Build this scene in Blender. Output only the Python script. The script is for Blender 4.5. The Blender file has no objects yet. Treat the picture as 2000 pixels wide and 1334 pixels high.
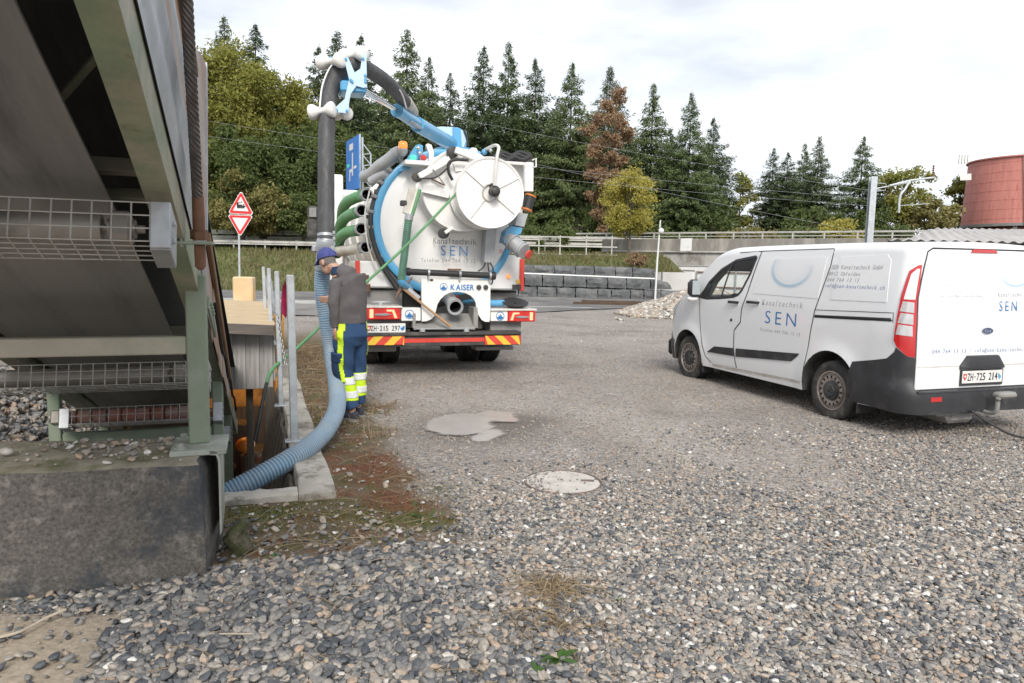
import bpy, bmesh, math, random
import numpy as np
from mathutils import Vector, Matrix
PI = math.pi
D = bpy.data
SC = bpy.context.scene
COL = SC.collection
random.seed(7)

# ------------------------------------------------------------------ camera, sky, sun, exposure
CAM_H, FOCAL, CX, CY = 1.65, 1400.0, 1000.0, 667.0
PITCH, ROLL = math.atan(152 / FOCAL), 0.02
_fw = np.array([0, math.cos(PITCH), -math.sin(PITCH)])
_u0 = np.array([0, math.sin(PITCH), math.cos(PITCH)])
_r0 = np.array([1.0, 0, 0])
_rt = math.cos(ROLL) * _r0 + math.sin(ROLL) * _u0
_up = -math.sin(ROLL) * _r0 + math.cos(ROLL) * _u0
_cam = np.array([0, 0, CAM_H])
cam = D.objects.new('camera', D.cameras.new('camera'))
COL.objects.link(cam)
cam.matrix_world = Matrix(((_rt[0], _up[0], -_fw[0], 0), (_rt[1], _up[1], -_fw[1], 0), (_rt[2], _up[2], -_fw[2], CAM_H), (0, 0, 0, 1)))
cam.data.sensor_width = 36
cam.data.lens = 36 * FOCAL / 2000
cam.data.clip_start, cam.data.clip_end = 0.05, 4000
SC.camera = cam

SUN_EL, SUN_AZ = math.radians(38), math.radians(174)      # azimuth measured from +Y towards +X
sun = D.objects.new('sun', D.lights.new('sun', 'SUN'))
COL.objects.link(sun)
sun.data.energy, sun.data.angle, sun.data.color = 1.5, math.radians(22), (1.0, 0.95, 0.88)
_sd = Vector((math.sin(SUN_AZ) * math.cos(SUN_EL), math.cos(SUN_AZ) * math.cos(SUN_EL), math.sin(SUN_EL)))
sun.rotation_euler = _sd.to_track_quat('Z', 'Y').to_euler()
sun.location = (20, -10, 30)

W = D.worlds.new('World')
SC.world = W
W.use_nodes = True
wn, wl = W.node_tree.nodes, W.node_tree.links
bg = wn['Background']
sky = wn.new('ShaderNodeTexSky')
sky.sky_type = 'NISHITA'
sky.sun_disc = False
sky.sun_elevation, sky.sun_rotation = SUN_EL, SUN_AZ
tc = wn.new('ShaderNodeTexCoord')
mp = wn.new('ShaderNodeMapping'); mp.inputs['Scale'].default_value = (1.0, 1.0, 3.2)
wl.new(tc.outputs['Generated'], mp.inputs['Vector'])
n1 = wn.new('ShaderNodeTexNoise'); n1.inputs['Scale'].default_value = 1.7; n1.inputs['Detail'].default_value = 7; n1.inputs['Roughness'].default_value = .52
wl.new(mp.outputs[0], n1.inputs['Vector'])
cr = wn.new('ShaderNodeValToRGB')
cr.color_ramp.elements[0].position, cr.color_ramp.elements[0].color = .45, (3.35, 3.58, 3.95, 1)
cr.color_ramp.elements[1].position, cr.color_ramp.elements[1].color = .78, (7.8, 7.85, 7.9, 1)
wl.new(n1.outputs['Fac'], cr.inputs['Fac'])
mx = wn.new('ShaderNodeMix'); mx.data_type = 'RGBA'
mx.inputs['Factor'].default_value = .93
wl.new(sky.outputs[0], mx.inputs['A']); wl.new(cr.outputs[0], mx.inputs['B'])
wl.new(mx.outputs['Result'], bg.inputs['Color'])
bg.inputs['Strength'].default_value = .1
SC.view_settings.view_transform = 'Standard'
SC.view_settings.look = 'None'
SC.view_settings.exposure = 1.16
SC.view_settings.gamma = 1.0
SC.view_settings.use_curve_mapping = False
SC.render.engine = 'CYCLES'
SC.cycles.max_bounces = 6
SC.cycles.transparent_max_bounces = 8

# ------------------------------------------------------------------ survey helpers (points of the real place measured from the photograph)
def ray(x, y):
    return _fw + _rt * ((x - CX) / FOCAL) + _up * ((CY - y) / FOCAL)
def gz(x, y, z=0.0):
    r = ray(x, y); return _cam + r * ((z - CAM_H) / r[2])
def gy(x, y, Y):
    r = ray(x, y); return _cam + r * (Y / r[1])

# ------------------------------------------------------------------ materials
MAT = {}
def mat(name, col, rough=.6, metal=0.0, nz=(4.0, .12), bump=None, dirt=None, coat=0.0, emit=None, spec=None, coords='Object', stretch=None, dirt2=None):
    """procedural principled material: base colour varied by noise, optional dirt patches and bump"""
    m = D.materials.new(name); m.use_nodes = True
    n, l = m.node_tree.nodes, m.node_tree.links
    b = n['Principled BSDF']
    b.inputs['Roughness'].default_value = rough
    b.inputs['Metallic'].default_value = metal
    if coat: b.inputs['Coat Weight'].default_value = coat; b.inputs['Coat Roughness'].default_value = .08
    if spec is not None: b.inputs['Specular IOR Level'].default_value = spec
    t = n.new('ShaderNodeTexCoord'); v = t.outputs[coords]
    if stretch:
        mpn = n.new('ShaderNodeMapping'); mpn.inputs['Scale'].default_value = stretch
        l.new(v, mpn.inputs['Vector']); v = mpn.outputs[0]
    out = None
    c = (*col, 1)
    if nz:
        no = n.new('ShaderNodeTexNoise'); no.inputs['Scale'].default_value = nz[0]; no.inputs['Detail'].default_value = 6; no.inputs['Roughness'].default_value = .65
        l.new(v, no.inputs['Vector'])
        r = n.new('ShaderNodeValToRGB')
        a = nz[1]
        r.color_ramp.elements[0].position, r.color_ramp.elements[0].color = .3, tuple(max(0, x * (1 - a)) for x in col) + (1,)
        r.color_ramp.elements[1].position, r.color_ramp.elements[1].color = .7, tuple(min(1, x * (1 + a)) for x in col) + (1,)
        l.new(no.outputs['Fac'], r.inputs['Fac']); out = r.outputs[0]
    for i, dd in enumerate((dirt, dirt2)):
        if not dd: continue
        dcol, dscale, lo, hi, amt = dd
        no = n.new('ShaderNodeTexNoise'); no.inputs['Scale'].default_value = dscale; no.inputs['Detail'].default_value = 8; no.inputs['Roughness'].default_value = .7
        ad = n.new('ShaderNodeVectorMath'); ad.operation = 'ADD'; ad.inputs[1].default_value = (13.7 + 5 * i, 4.1, 7.7)
        l.new(v, ad.inputs[0]); l.new(ad.outputs[0], no.inputs['Vector'])
        mr = n.new('ShaderNodeMapRange'); mr.inputs['From Min'].default_value = lo; mr.inputs['From Max'].default_value = hi; mr.inputs['To Max'].default_value = amt
        l.new(no.outputs['Fac'], mr.inputs['Value'])
        mi = n.new('ShaderNodeMix'); mi.data_type = 'RGBA'
        l.new(mr.outputs[0], mi.inputs['Factor'])
        if out is None: mi.inputs['A'].default_value = c
        else: l.new(out, mi.inputs['A'])
        mi.inputs['B'].default_value = (*dcol, 1)
        out = mi.outputs['Result']
    if out is None: b.inputs['Base Color'].default_value = c
    else: l.new(out, b.inputs['Base Color'])
    if bump:
        no = n.new('ShaderNodeTexNoise'); no.inputs['Scale'].default_value = bump[0]; no.inputs['Detail'].default_value = 5
        l.new(v, no.inputs['Vector'])
        bu = n.new('ShaderNodeBump'); bu.inputs['Strength'].default_value = bump[1]; bu.inputs['Distance'].default_value = bump[2] if len(bump) > 2 else .01
        l.new(no.outputs['Fac'], bu.inputs['Height']); l.new(bu.outputs[0], b.inputs['Normal'])
    if emit:
        b.inputs['Emission Color'].default_value = (*emit[0], 1); b.inputs['Emission Strength'].default_value = emit[1]
    MAT[name] = m
    return m

def glass_mat(name, tint=(.75, .85, .82), mixv=.75):
    m = D.materials.new(name); m.use_nodes = True
    n, l = m.node_tree.nodes, m.node_tree.links
    n.remove(n['Principled BSDF'])
    tr = n.new('ShaderNodeBsdfTransparent'); tr.inputs[0].default_value = (*tint, 1)
    gl = n.new('ShaderNodeBsdfGlossy'); gl.inputs['Roughness'].default_value = .02
    lw = n.new('ShaderNodeLayerWeight'); pw = n.new('ShaderNodeMath'); pw.operation = 'POWER'; l.new(lw.outputs['Facing'], pw.inputs[0]); pw.inputs[1].default_value = 4.0
    fr = n.new('ShaderNodeMath'); fr.operation = 'MULTIPLY_ADD'; l.new(pw.outputs[0], fr.inputs[0]); fr.inputs[1].default_value = .6; fr.inputs[2].default_value = .05
    mi = n.new('ShaderNodeMixShader')
    l.new(fr.outputs[0], mi.inputs[0]); l.new(tr.outputs[0], mi.inputs[1]); l.new(gl.outputs[0], mi.inputs[2])
    l.new(mi.outputs[0], n['Material Output'].inputs[0])
    MAT[name] = m
    return m

# ------------------------------------------------------------------ mesh building
class MB:
    """collects faces of one mesh; several materials allowed"""
    def __init__(s): s.v, s.f, s.mi, s.k = [], [], [], 0
    def add(s, vs, fs, mi=None):
        o = len(s.v); s.v += [tuple(map(float, p)) for p in vs]
        for f in fs: s.f.append(tuple(i + o for i in f)); s.mi.append(s.k if mi is None else mi)
        return s
    def box(s, c, size, bev=.0, rot=None):
        hx, hy, hz = (x / 2 for x in size)
        b = min(bev, .49 * min(size))
        R = rot if rot is not None else Matrix.Identity(3)
        c = Vector(c)
        if b <= 0:
            vs = [c + R @ Vector((x * hx, y * hy, z * hz)) for x in (-1, 1) for y in (-1, 1) for z in (-1, 1)]
            return s.add(vs, [(0, 1, 3, 2), (4, 6, 7, 5), (0, 4, 5, 1), (2, 3, 7, 6), (0, 2, 6, 4), (1, 5, 7, 3)])
        vs, idx = [], {}
        for x in (-1, 1):
            for y in (-1, 1):
                for z in (-1, 1):
                    for a in range(3):
                        p = [x * (hx - b), y * (hy - b), z * (hz - b)]
                        p[a] = (x * hx, y * hy, z * hz)[a]
                        idx[(x, y, z, a)] = len(vs); vs.append(c + R @ Vector(p))
        fs = []
        for a in range(3):
            o1, o2 = [(1, 2), (2, 0), (0, 1)][a]
            for sg in (-1, 1):
                q = []
                for u, w in ((-1, -1), (1, -1), (1, 1), (-1, 1)):
                    t = [0, 0, 0]; t[a] = sg; t[o1] = u; t[o2] = w
                    q.append(idx[(*t, a)])
                fs.append(tuple(q if sg > 0 else q[::-1]))
            for u in (-1, 1):
                for w in (-1, 1):
                    q = []
                    for sg, ax in ((-1, o1), (-1, o2), (1, o2), (1, o1)):
                        t = [0, 0, 0]; t[a] = sg; t[o1] = u; t[o2] = w
                        q.append(idx[(*t, ax)])
                    fs.append(tuple(q if u * w > 0 else q[::-1]))
        for x in (-1, 1):
            for y in (-1, 1):
                for z in (-1, 1):
                    q = [idx[(x, y, z, a)] for a in range(3)]
                    fs.append(tuple(q if x * y * z > 0 else q[::-1]))
        return s.add(vs, fs)
    def tube(s, pts, r, seg=10, cap=True, closed=False):
        pts = [Vector(p) for p in pts]; n = len(pts)
        rs = r if isinstance(r, (list, tuple)) else [r] * n
        vs, fs = [], []
        up = None
        for i, p in enumerate(pts):
            if closed: t = pts[(i + 1) % n] - pts[i - 1]
            else: t = pts[min(i + 1, n - 1)] - pts[max(i - 1, 0)]
            if t.length < 1e-9: t = Vector((0, 0, 1))
            t.normalize()
            if up is None:
                up = Vector((0, 0, 1)) if abs(t.z) < .9 else Vector((1, 0, 0))
            a = (up - t * up.dot(t))
            if a.length < 1e-6: a = t.orthogonal()
            a.normalize(); up = a
            b = t.cross(a)
            for k in range(seg):
                th = 2 * PI * k / seg
                vs.append(p + (a * math.cos(th) + b * math.sin(th)) * rs[i])
        for i in range(n if closed else n - 1):
            j = (i + 1) % n
            for k in range(seg):
                k2 = (k + 1) % seg
                fs.append((i * seg + k, i * seg + k2, j * seg + k2, j * seg + k))
        if cap and not closed:
            fs.append(tuple(range(seg))[::-1]); fs.append(tuple((n - 1) * seg + k for k in range(seg)))
        return s.add(vs, fs)
    def cyl(s, p0, p1, r0, r1=None, seg=16):
        p0, p1 = Vector(p0), Vector(p1)
        return s.tube([p0, p1], [r0, r0 if r1 is None else r1], seg)
    def lathe(s, prof, p0, axis, seg=24, cap=True):
        """prof: (distance along axis, radius)"""
        p0, ax = Vector(p0), Vector(axis).normalized()
        a = ax.orthogonal().normalized(); b = ax.cross(a)
        vs, fs = [], []
        for h, r in prof:
            for k in range(seg):
                th = 2 * PI * k / seg
                vs.append(p0 + ax * h + (a * math.cos(th) + b * math.sin(th)) * r)
        m = len(prof)
        for i in range(m - 1):
            for k in range(seg):
                k2 = (k + 1) % seg
                fs.append((i * seg + k, i * seg + k2, (i + 1) * seg + k2, (i + 1) * seg + k))
        if cap:
            fs.append(tuple(range(seg))[::-1]); fs.append(tuple((m - 1) * seg + k for k in range(seg)))
        return s.add(vs, fs)
    def prism(s, poly, fn, d0, d1):
        """2-d polygon extruded: fn(u, v, d) -> point"""
        n = len(poly)
        vs = [fn(u, v, d0) for u, v in poly] + [fn(u, v, d1) for u, v in poly]
        fs = [tuple(range(n)), tuple(range(2 * n - 1, n - 1, -1))]
        fs += [(i, i + n, (i + 1) % n + n, (i + 1) % n) for i in range(n)]
        return s.add(vs, fs)
    def grid(s, P):
        """P[i][j] points"""
        ni, nj = len(P), len(P[0])
        vs = [p for row in P for p in row]
        return s.add(vs, [(i * nj + j, i * nj + j + 1, (i + 1) * nj + j + 1, (i + 1) * nj + j) for i in range(ni - 1) for j in range(nj - 1)])
    def sphere(s, c, r, seg=12, ring=8, sc=(1, 1, 1), fn=None):
        c = Vector(c); vs = [c + Vector((0, 0, r * sc[2]))]
        for i in range(1, ring):
            th = PI * i / ring
            for k in range(seg):
                ph = 2 * PI * k / seg
                vs.append(c + Vector((r * sc[0] * math.sin(th) * math.cos(ph), r * sc[1] * math.sin(th) * math.sin(ph), r * sc[2] * math.cos(th))))
        vs.append(c - Vector((0, 0, r * sc[2])))
        if fn: vs = [fn(v) for v in vs]
        fs = [(0, 1 + k, 1 + (k + 1) % seg) for k in range(seg)]
        for i in range(ring - 2):
            for k in range(seg):
                a = 1 + i * seg; k2 = (k + 1) % seg
                fs.append((a + k, a + seg + k, a + seg + k2, a + k2))
        a = 1 + (ring - 2) * seg
        fs += [(a + k, len(vs) - 1, a + (k + 1) % seg) for k in range(seg)]
        return s.add(vs, fs)
    def mesh(s, name, mats, smooth=None):
        me = D.meshes.new(name); me.from_pydata(s.v, [], s.f)
        for m in (mats if isinstance(mats, (list, tuple)) else [mats]): me.materials.append(MAT[m] if isinstance(m, str) else m)
        if any(s.mi): me.polygons.foreach_set('material_index', s.mi)
        bm = bmesh.new(); bm.from_mesh(me); bmesh.ops.recalc_face_normals(bm, faces=bm.faces); bm.to_mesh(me); bm.free()
        if smooth:
            me.shade_smooth(); me.set_sharp_from_angle(angle=math.radians(smooth))
        me.update()
        return me
    def obj(s, name, mats, parent=None, smooth=35):
        o = D.objects.new(name, s.mesh(name, mats, smooth)); COL.objects.link(o)
        if parent is not None: o.parent = parent
        return o

def tag(o, label=None, cat=None, group=None, kind=None):
    if label: o['label'] = label
    if cat: o['category'] = cat
    if group: o['group'] = group
    if kind: o['kind'] = kind
    return o
def thing(name, label, cat, loc=(0, 0, 0), rz=0.0, group=None, M=None):
    o = D.objects.new(name, None); COL.objects.link(o)
    o.empty_display_size = .1
    if M is not None: o.matrix_world = M
    else: o.location = loc; o.rotation_euler = (0, 0, rz)
    return tag(o, label, cat, group)
def np_obj(name, V, Fc, m, parent=None, smooth=False):
    """mesh from numpy arrays: V (n,3), Fc (m,k)"""
    me = D.meshes.new(name)
    V = np.asarray(V, np.float32); Fc = np.asarray(Fc, np.int32)
    me.vertices.add(len(V)); me.vertices.foreach_set('co', V.ravel())
    k = Fc.shape[1]
    me.loops.add(Fc.size); me.loops.foreach_set('vertex_index', Fc.ravel())
    me.polygons.add(len(Fc)); me.polygons.foreach_set('loop_start', np.arange(len(Fc), dtype=np.int32) * k)
    if smooth: me.polygons.foreach_set('use_smooth', np.ones(len(Fc), bool))
    me.update(calc_edges=True); me.validate()
    me.materials.append(MAT[m] if isinstance(m, str) else m)
    o = D.objects.new(name, me); COL.objects.link(o)
    if parent is not None: o.parent = parent
    return o
def copy_tree(o, parent=None):
    c = o.copy(); COL.objects.link(c)
    if parent is not None: c.parent = parent
    for ch in list(o.children): copy_tree(ch, c)
    return c
def smoothpts(pts, n=8):
    """Catmull-Rom through points"""
    P = [Vector(p) for p in pts]; P = [P[0] * 2 - P[1]] + P + [P[-1] * 2 - P[-2]]
    out = []
    for i in range(1, len(P) - 2):
        for k in range(n):
            t = k / n
            out.append(.5 * ((2 * P[i]) + (P[i + 1] - P[i - 1]) * t + (2 * P[i - 1] - 5 * P[i] + 4 * P[i + 1] - P[i + 2]) * t * t + (3 * P[i] - P[i - 1] - 3 * P[i + 1] + P[i + 2]) * t ** 3))
    out.append(P[-2])
    return out

_glyph = {}
def glyph(ch, weight=0.0, shear=0.0):
    key = (ch, weight, shear)
    if key in _glyph: return _glyph[key]
    cu = D.curves.new('glyph', 'FONT'); cu.body = ch; cu.size = 1.0; cu.offset = weight; cu.shear = shear; cu.resolution_u = 3
    cu.fill_mode = 'FRONT'
    ob = D.objects.new('glyph', cu); COL.objects.link(ob)
    bpy.context.view_layer.update()
    me = ob.evaluated_get(bpy.context.evaluated_depsgraph_get()).to_mesh()
    vs = [(v.co.x, v.co.y) for v in me.vertices]; fs = [tuple(p.vertices) for p in me.polygons]
    D.objects.remove(ob); D.curves.remove(cu)
    _glyph[key] = (vs, fs)
    return _glyph[key]
def lettering(mb, text, width, height, fn, weight=0.0, shear=0.0, mono=True, gap=.18):
    """adds flat letters to mb filling width x height (cap height); fn(u, v) -> point, origin lower left"""
    sc = height / .72
    x = 0.0; items = []
    if mono:
        pitch = width / len(text)
        for i, ch in enumerate(text):
            if ch == ' ': continue
            vs, fs = glyph(ch, weight, shear)
            if not vs: continue
            x0, x1 = min(v[0] for v in vs), max(v[0] for v in vs)
            wch = (x1 - x0) * sc
            k = min(1.0, pitch * .86 / wch) if wch > 0 else 1
            c = (i + .5) * pitch
            items.append(([(c + ((vx - (x0 + x1) / 2) * sc) * k, vy * sc) for vx, vy in vs], fs))
    else:
        rows = []
        for ch in text:
            if ch == ' ': x += .35; continue
            vs, fs = glyph(ch, weight, shear)
            x0, x1 = min(v[0] for v in vs), max(v[0] for v in vs)
            rows.append(([(vx - x0 + x, vy) for vx, vy in vs], fs)); x += (x1 - x0) + gap
        k = width / max(1e-6, x - gap)
        items = [([(vx * k, vy * sc) for vx, vy in vs], fs) for vs, fs in rows]
    for vs, fs in items: mb.add([fn(u, v) for u, v in vs], fs)
# ------------------------------------------------------------------ numpy noise
def vnoise(x, y, s, seed=0):
    """smooth value noise, roughly 0..1"""
    x = np.asarray(x, float) * s + 37.2 * seed; y = np.asarray(y, float) * s - 11.7 * seed
    xi, yi = np.floor(x).astype(int), np.floor(y).astype(int)
    fx, fy = x - xi, y - yi
    fx, fy = fx * fx * (3 - 2 * fx), fy * fy * (3 - 2 * fy)
    def h(a, b):
        n = (a * 374761393 + b * 668265263 + seed * 974711) & 0x7fffffff
        n = ((n ^ (n >> 13)) * 1274126177) & 0x7fffffff
        return ((n ^ (n >> 16)) & 0xffff) / 65535.0
    return (h(xi, yi) * (1 - fx) + h(xi + 1, yi) * fx) * (1 - fy) + (h(xi, yi + 1) * (1 - fx) + h(xi + 1, yi + 1) * fx) * fy
def fbm(x, y, s, seed=0, o=4):
    a, t, w = 0, 0, 1
    for k in range(o): a = a + w * vnoise(x, y, s * 2 ** k, seed + k); t += w; w *= .5
    return a / t
def sstep(a, b, x):
    t = np.clip((np.asarray(x, float) - a) / (b - a), 0, 1); return t * t * (3 - 2 * t)

# site axis: the conveyor, the pit and the lorry all run about 19.5 degrees left of the view
AX = math.radians(19.5)
hS, wS = np.array([-math.sin(AX), math.cos(AX)]), np.array([math.cos(AX), math.sin(AX)])
S_O = np.array([-1.2, 4.83])
def S(t, s, z=0.0):
    p = S_O + wS * t + hS * s
    return (p[0], p[1], z)
def toS(x, y):
    dx, dy = np.asarray(x) - S_O[0], np.asarray(y) - S_O[1]
    return dx * wS[0] + dy * wS[1], dx * hS[0] + dy * hS[1]
SITE = Matrix.Rotation(AX, 4, 'Z'); SITE.translation = Vector((S_O[0], S_O[1], 0))   # x = t, y = s

def ground_h(x, y):
    h = .035 * (fbm(x, y, .55, 3) - .5) + .016 * (vnoise(x, y, 2.6, 9) - .5)
    m = np.exp(-(((x + .75) / .95) ** 2 + ((y - 3.1) / .75) ** 2))            # heaped coarse stones near the block
    h = h + .085 * m
    pud = np.exp(-(((x + .40) / .75) ** 2 + ((y - 7.2) / .6) ** 2) ** 2)
    h = h * (1 - pud) - .02 * pud
    mh = np.exp(-((((x - .41) / .42) ** 2 + ((y - 5.33) / .42) ** 2)) ** 3)
    h = h * (1 - mh) - .004 * mh
    return h
def soil_mask(x, y):
    """moss, dead grass and earth beside the pit coping"""
    t, s = toS(x, y)
    n = fbm(x, y, 1.7, 21)
    a = sstep(.95, .35, t + .9 * (n - .5) - .03 * s) * sstep(-1.5, -.85, s + .6 * (n - .5)) * sstep(14, 9, s)
    b = .45 * np.exp(-(((x - .30) / .16) ** 2 + ((y - 3.45) / .30) ** 2) ** 2) * sstep(.35, .55, n + .1)
    return np.clip(np.maximum(a, b), 0, 1)
def rust_mask(x, y):
    n = fbm(x, y, 3.2, 23)
    return np.clip(np.exp(-(((x + .98) / .42) ** 2 + ((y - 5.62) / .45) ** 2) ** 1.5) + np.exp(-(((x + .70) / .30) ** 2 + ((y - 4.82) / .24) ** 2) ** 1.5) + .5 * sstep(.62, .72, fbm(x, y, 1.9, 27)), 0, 1) * sstep(.36, .52, n)
def green_mask(x, y):
    n = fbm(x, y, 3.0, 29)
    return np.clip(np.exp(-(((x + 1.62) / .30) ** 2 + ((y - 4.50) / .10) ** 2) ** 1.2) + .8 * np.exp(-(((x + .85) / .45) ** 2 + ((y - 4.45) / .16) ** 2) ** 1.2) + .6 * np.exp(-(((x + .55) / .25) ** 2 + ((y - 5.2) / .3) ** 2)) + .5 * sstep(.60, .72, fbm(x, y, 1.4, 33)), 0, 1) * sstep(.34, .5, n)
def sand_mask(x, y):
    n = fbm(x, y, 2.5, 31)
    return sstep(-1.42, -1.72, x + .5 * (n - .5) + .25 * (y - 2.6)) * sstep(3.2, 3.0, y)

mat('steel_dark', (.09, .09, .09), .6)
# gravel ground material: stones as cells of three sizes, soil and sand by attribute
def ground_material():
    m = D.materials.new('gravel_ground'); m.use_nodes = True; MAT['gravel_ground'] = m
    n, l = m.node_tree.nodes, m.node_tree.links
    b = n['Principled BSDF']; b.inputs['Roughness'].default_value = .8
    t = n.new('ShaderNodeTexCoord'); v = t.outputs['Object']
    def ramp(fac, stops):
        r = n.new('ShaderNodeValToRGB'); e = r.color_ramp.elements
        e[0].position, e[0].color = stops[0][0], (*stops[0][1], 1); e[1].position, e[1].color = stops[-1][0], (*stops[-1][1], 1)
        for p, c in stops[1:-1]:
            q = e.new(p); q.color = (*c, 1)
        l.new(fac, r.inputs['Fac']); return r.outputs[0]
    def noise(sc, det=5, off=0):
        ad = n.new('ShaderNodeVectorMath'); ad.operation = 'ADD'; ad.inputs[1].default_value = (off, off * 2, 0); l.new(v, ad.inputs[0])
        q = n.new('ShaderNodeTexNoise'); q.inputs['Scale'].default_value = sc; q.inputs['Detail'].default_value = det; q.inputs['Roughness'].default_value = .62; l.new(ad.outputs[0], q.inputs['Vector']); return q.outputs['Fac']
    def mixc(f, a, bb):
        q = n.new('ShaderNodeMix'); q.data_type = 'RGBA'
        if isinstance(f, float): q.inputs['Factor'].default_value = f
        else: l.new(f, q.inputs['Factor'])
        for s_, k in ((a, 'A'), (bb, 'B')):
            if isinstance(s_, tuple): q.inputs[k].default_value = (*s_, 1)
            else: l.new(s_, q.inputs[k])
        return q.outputs['Result']
    def math_(op, a, bb):
        q = n.new('ShaderNodeMath'); q.operation = op
        for i, s_ in enumerate((a, bb)):
            if isinstance(s_, (int, float)): q.inputs[i].default_value = s_
            else: l.new(s_, q.inputs[i])
        return q.outputs[0]
    stones = [(0, (.12, .122, .126)), (.25, (.24, .232, .226)), (.45, (.33, .305, .28)), (.62, (.37, .29, .235)), (.8, (.45, .415, .375)), (1, (.66, .63, .58))]
    cols, hs = [], []
    for sc in (24, 47, 95):
        vo = n.new('ShaderNodeTexVoronoi'); vo.inputs['Scale'].default_value = sc; l.new(v, vo.inputs['Vector'])
        sep = n.new('ShaderNodeSeparateColor'); l.new(vo.outputs['Color'], sep.inputs[0])
        c = ramp(sep.outputs[0], stones)
        cols.append(c); hs.append(vo.outputs['Distance'])
    fine = mixc(ramp(noise(3.1, 4, 5), [(.42, (0, 0, 0)), (.58, (1, 1, 1))]), cols[1], cols[2])
    base = mixc(ramp(noise(2.0, 4, 2), [(.5, (0, 0, 0)), (.62, (.75, .75, .75))]), fine, cols[0])
    # dust and wheel-track tone, large patches
    dust = ramp(noise(.55, 6, 9), [(.38, (.15, .125, .107)), (.5, (.235, .188, .155)), (.62, (.325, .28, .24))])
    base = mixc(ramp(noise(1.1, 7, 17), [(.35, (.12, .12, .12)), (.65, (.62, .62, .62))]), base, dust)
    # rusty earth and moss
    moss = ramp(noise(3.5, 7, 3), [(.30, (.055, .06, .012)), (.42, (.10, .085, .03)), (.52, (.13, .095, .06)), (.62, (.155, .06, .022)), (.75, (.17, .14, .105))])
    a1 = n.new('ShaderNodeAttribute'); a1.attribute_name = 'soil'
    a2 = n.new('ShaderNodeAttribute'); a2.attribute_name = 'sand'
    a3 = n.new('ShaderNodeAttribute'); a3.attribute_name = 'wet'
    base = mixc(a1.outputs['Fac'], base, moss)
    a4 = n.new('ShaderNodeAttribute'); a4.attribute_name = 'rust'
    a5 = n.new('ShaderNodeAttribute'); a5.attribute_name = 'green'
    base = mixc(math_('MULTIPLY', math_('MULTIPLY', a4.outputs['Fac'], a1.outputs['Fac']), .9), base, ramp(noise(14, 5, 3), [(.35, (.085, .026, .010)), (.65, (.19, .065, .026))]))
    base = mixc(math_('MULTIPLY', math_('MULTIPLY', a5.outputs['Fac'], a1.outputs['Fac']), .9), base, ramp(noise(14, 5, 6), [(.35, (.045, .06, .010)), (.65, (.12, .13, .022))]))
    base = mixc(a2.outputs['Fac'], base, ramp(noise(30, 6, 3), [(.35, (.30, .245, .18)), (.65, (.44, .37, .285))]))
    base = mixc(math_('MULTIPLY', a3.outputs['Fac'], .85), base, (.13, .11, .09))
    l.new(base, b.inputs['Base Color'])
    rr = n.new('ShaderNodeMapRange'); l.new(a3.outputs['Fac'], rr.inputs['Value']); rr.inputs['To Min'].default_value = .85; rr.inputs['To Max'].default_value = .4
    l.new(rr.outputs[0], b.inputs['Roughness'])
    h = math_('ADD', math_('MULTIPLY', hs[0], -.5), math_('MULTIPLY', hs[1], -.5))
    keep = math_('SUBTRACT', 1.0, math_('MAXIMUM', math_('MULTIPLY', a1.outputs['Fac'], .8), a2.outputs['Fac']))
    bu = n.new('ShaderNodeBump'); bu.inputs['Strength'].default_value = .9; bu.inputs['Distance'].default_value = .03
    l.new(math_('ADD', math_('MULTIPLY', h, keep), math_('MULTIPLY', noise(40, 5, 1), .25)), bu.inputs['Height']); l.new(bu.outputs[0], b.inputs['Normal'])
ground_material()

PIT_T0, PIT_T1, PIT_S0, PIT_S1 = -3.3, -.25, .2, 11.0
def in_pit(x, y, m=0.0):
    t, s = toS(x, y)
    return (t > PIT_T0 + m) & (t < PIT_T1 - m) & (s > PIT_S0 - .3 * (t < -.9) + m) & (s < PIT_S1 - m)
gx, gyv = np.arange(-12, 16.01, .1), np.concatenate([np.arange(.6, 9, .06), np.arange(9, 36.01, .2)])
XX, YY = np.meshgrid(gx, gyv, indexing='ij')
edge = np.minimum.reduce([XX + 12, 16 - XX, YY - .6, 36 - YY])
ZZ = ground_h(XX, YY) * sstep(0, .8, edge)
ni, nj = XX.shape
I = np.arange(ni * nj).reshape(ni, nj)
Q = np.stack([I[:-1, :-1], I[1:, :-1], I[1:, 1:], I[:-1, 1:]], -1).reshape(-1, 4)
cxm, cym = XX.ravel()[Q].mean(1), YY.ravel()[Q].mean(1)
Q = Q[~in_pit(cxm, cym, -.08)]
V = np.stack([XX.ravel(), YY.ravel(), ZZ.ravel()], -1)
far = [(-700, -80), (700, -80), (700, 900), (-700, 900)]
nearc = [(-12, .6), (16, .6), (16, 36), (-12, 36)]
o = len(V)
V = np.concatenate([V, [(*p, 0) for p in far], [(*p, 0) for p in nearc]])
Q = np.concatenate([Q, [(o + i, o + (i + 1) % 4, o + 4 + (i + 1) % 4, o + 4 + i) for i in range(4)]])
ground = tag(np_obj('ground', V, Q, 'gravel_ground', smooth=True), kind='structure')
for nm, fn in (('soil', soil_mask), ('rust', rust_mask), ('green', green_mask), ('sand', sand_mask), ('wet', lambda x, y: np.clip(np.exp(-(((x + .35) / .75) ** 2 + ((y - 7.15) / .75) ** 2) ** 2) + .7 * np.exp(-(((x - .25) / .35) ** 2 + ((y - 7.55) / .28) ** 2)), 0, 1))):
    at = ground.data.attributes.new(nm, 'FLOAT', 'POINT')
    at.data.foreach_set('value', np.asarray(fn(V[:, 0], V[:, 1]), np.float32) * (np.hypot(V[:, 0], V[:, 1]) < 60))

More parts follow.
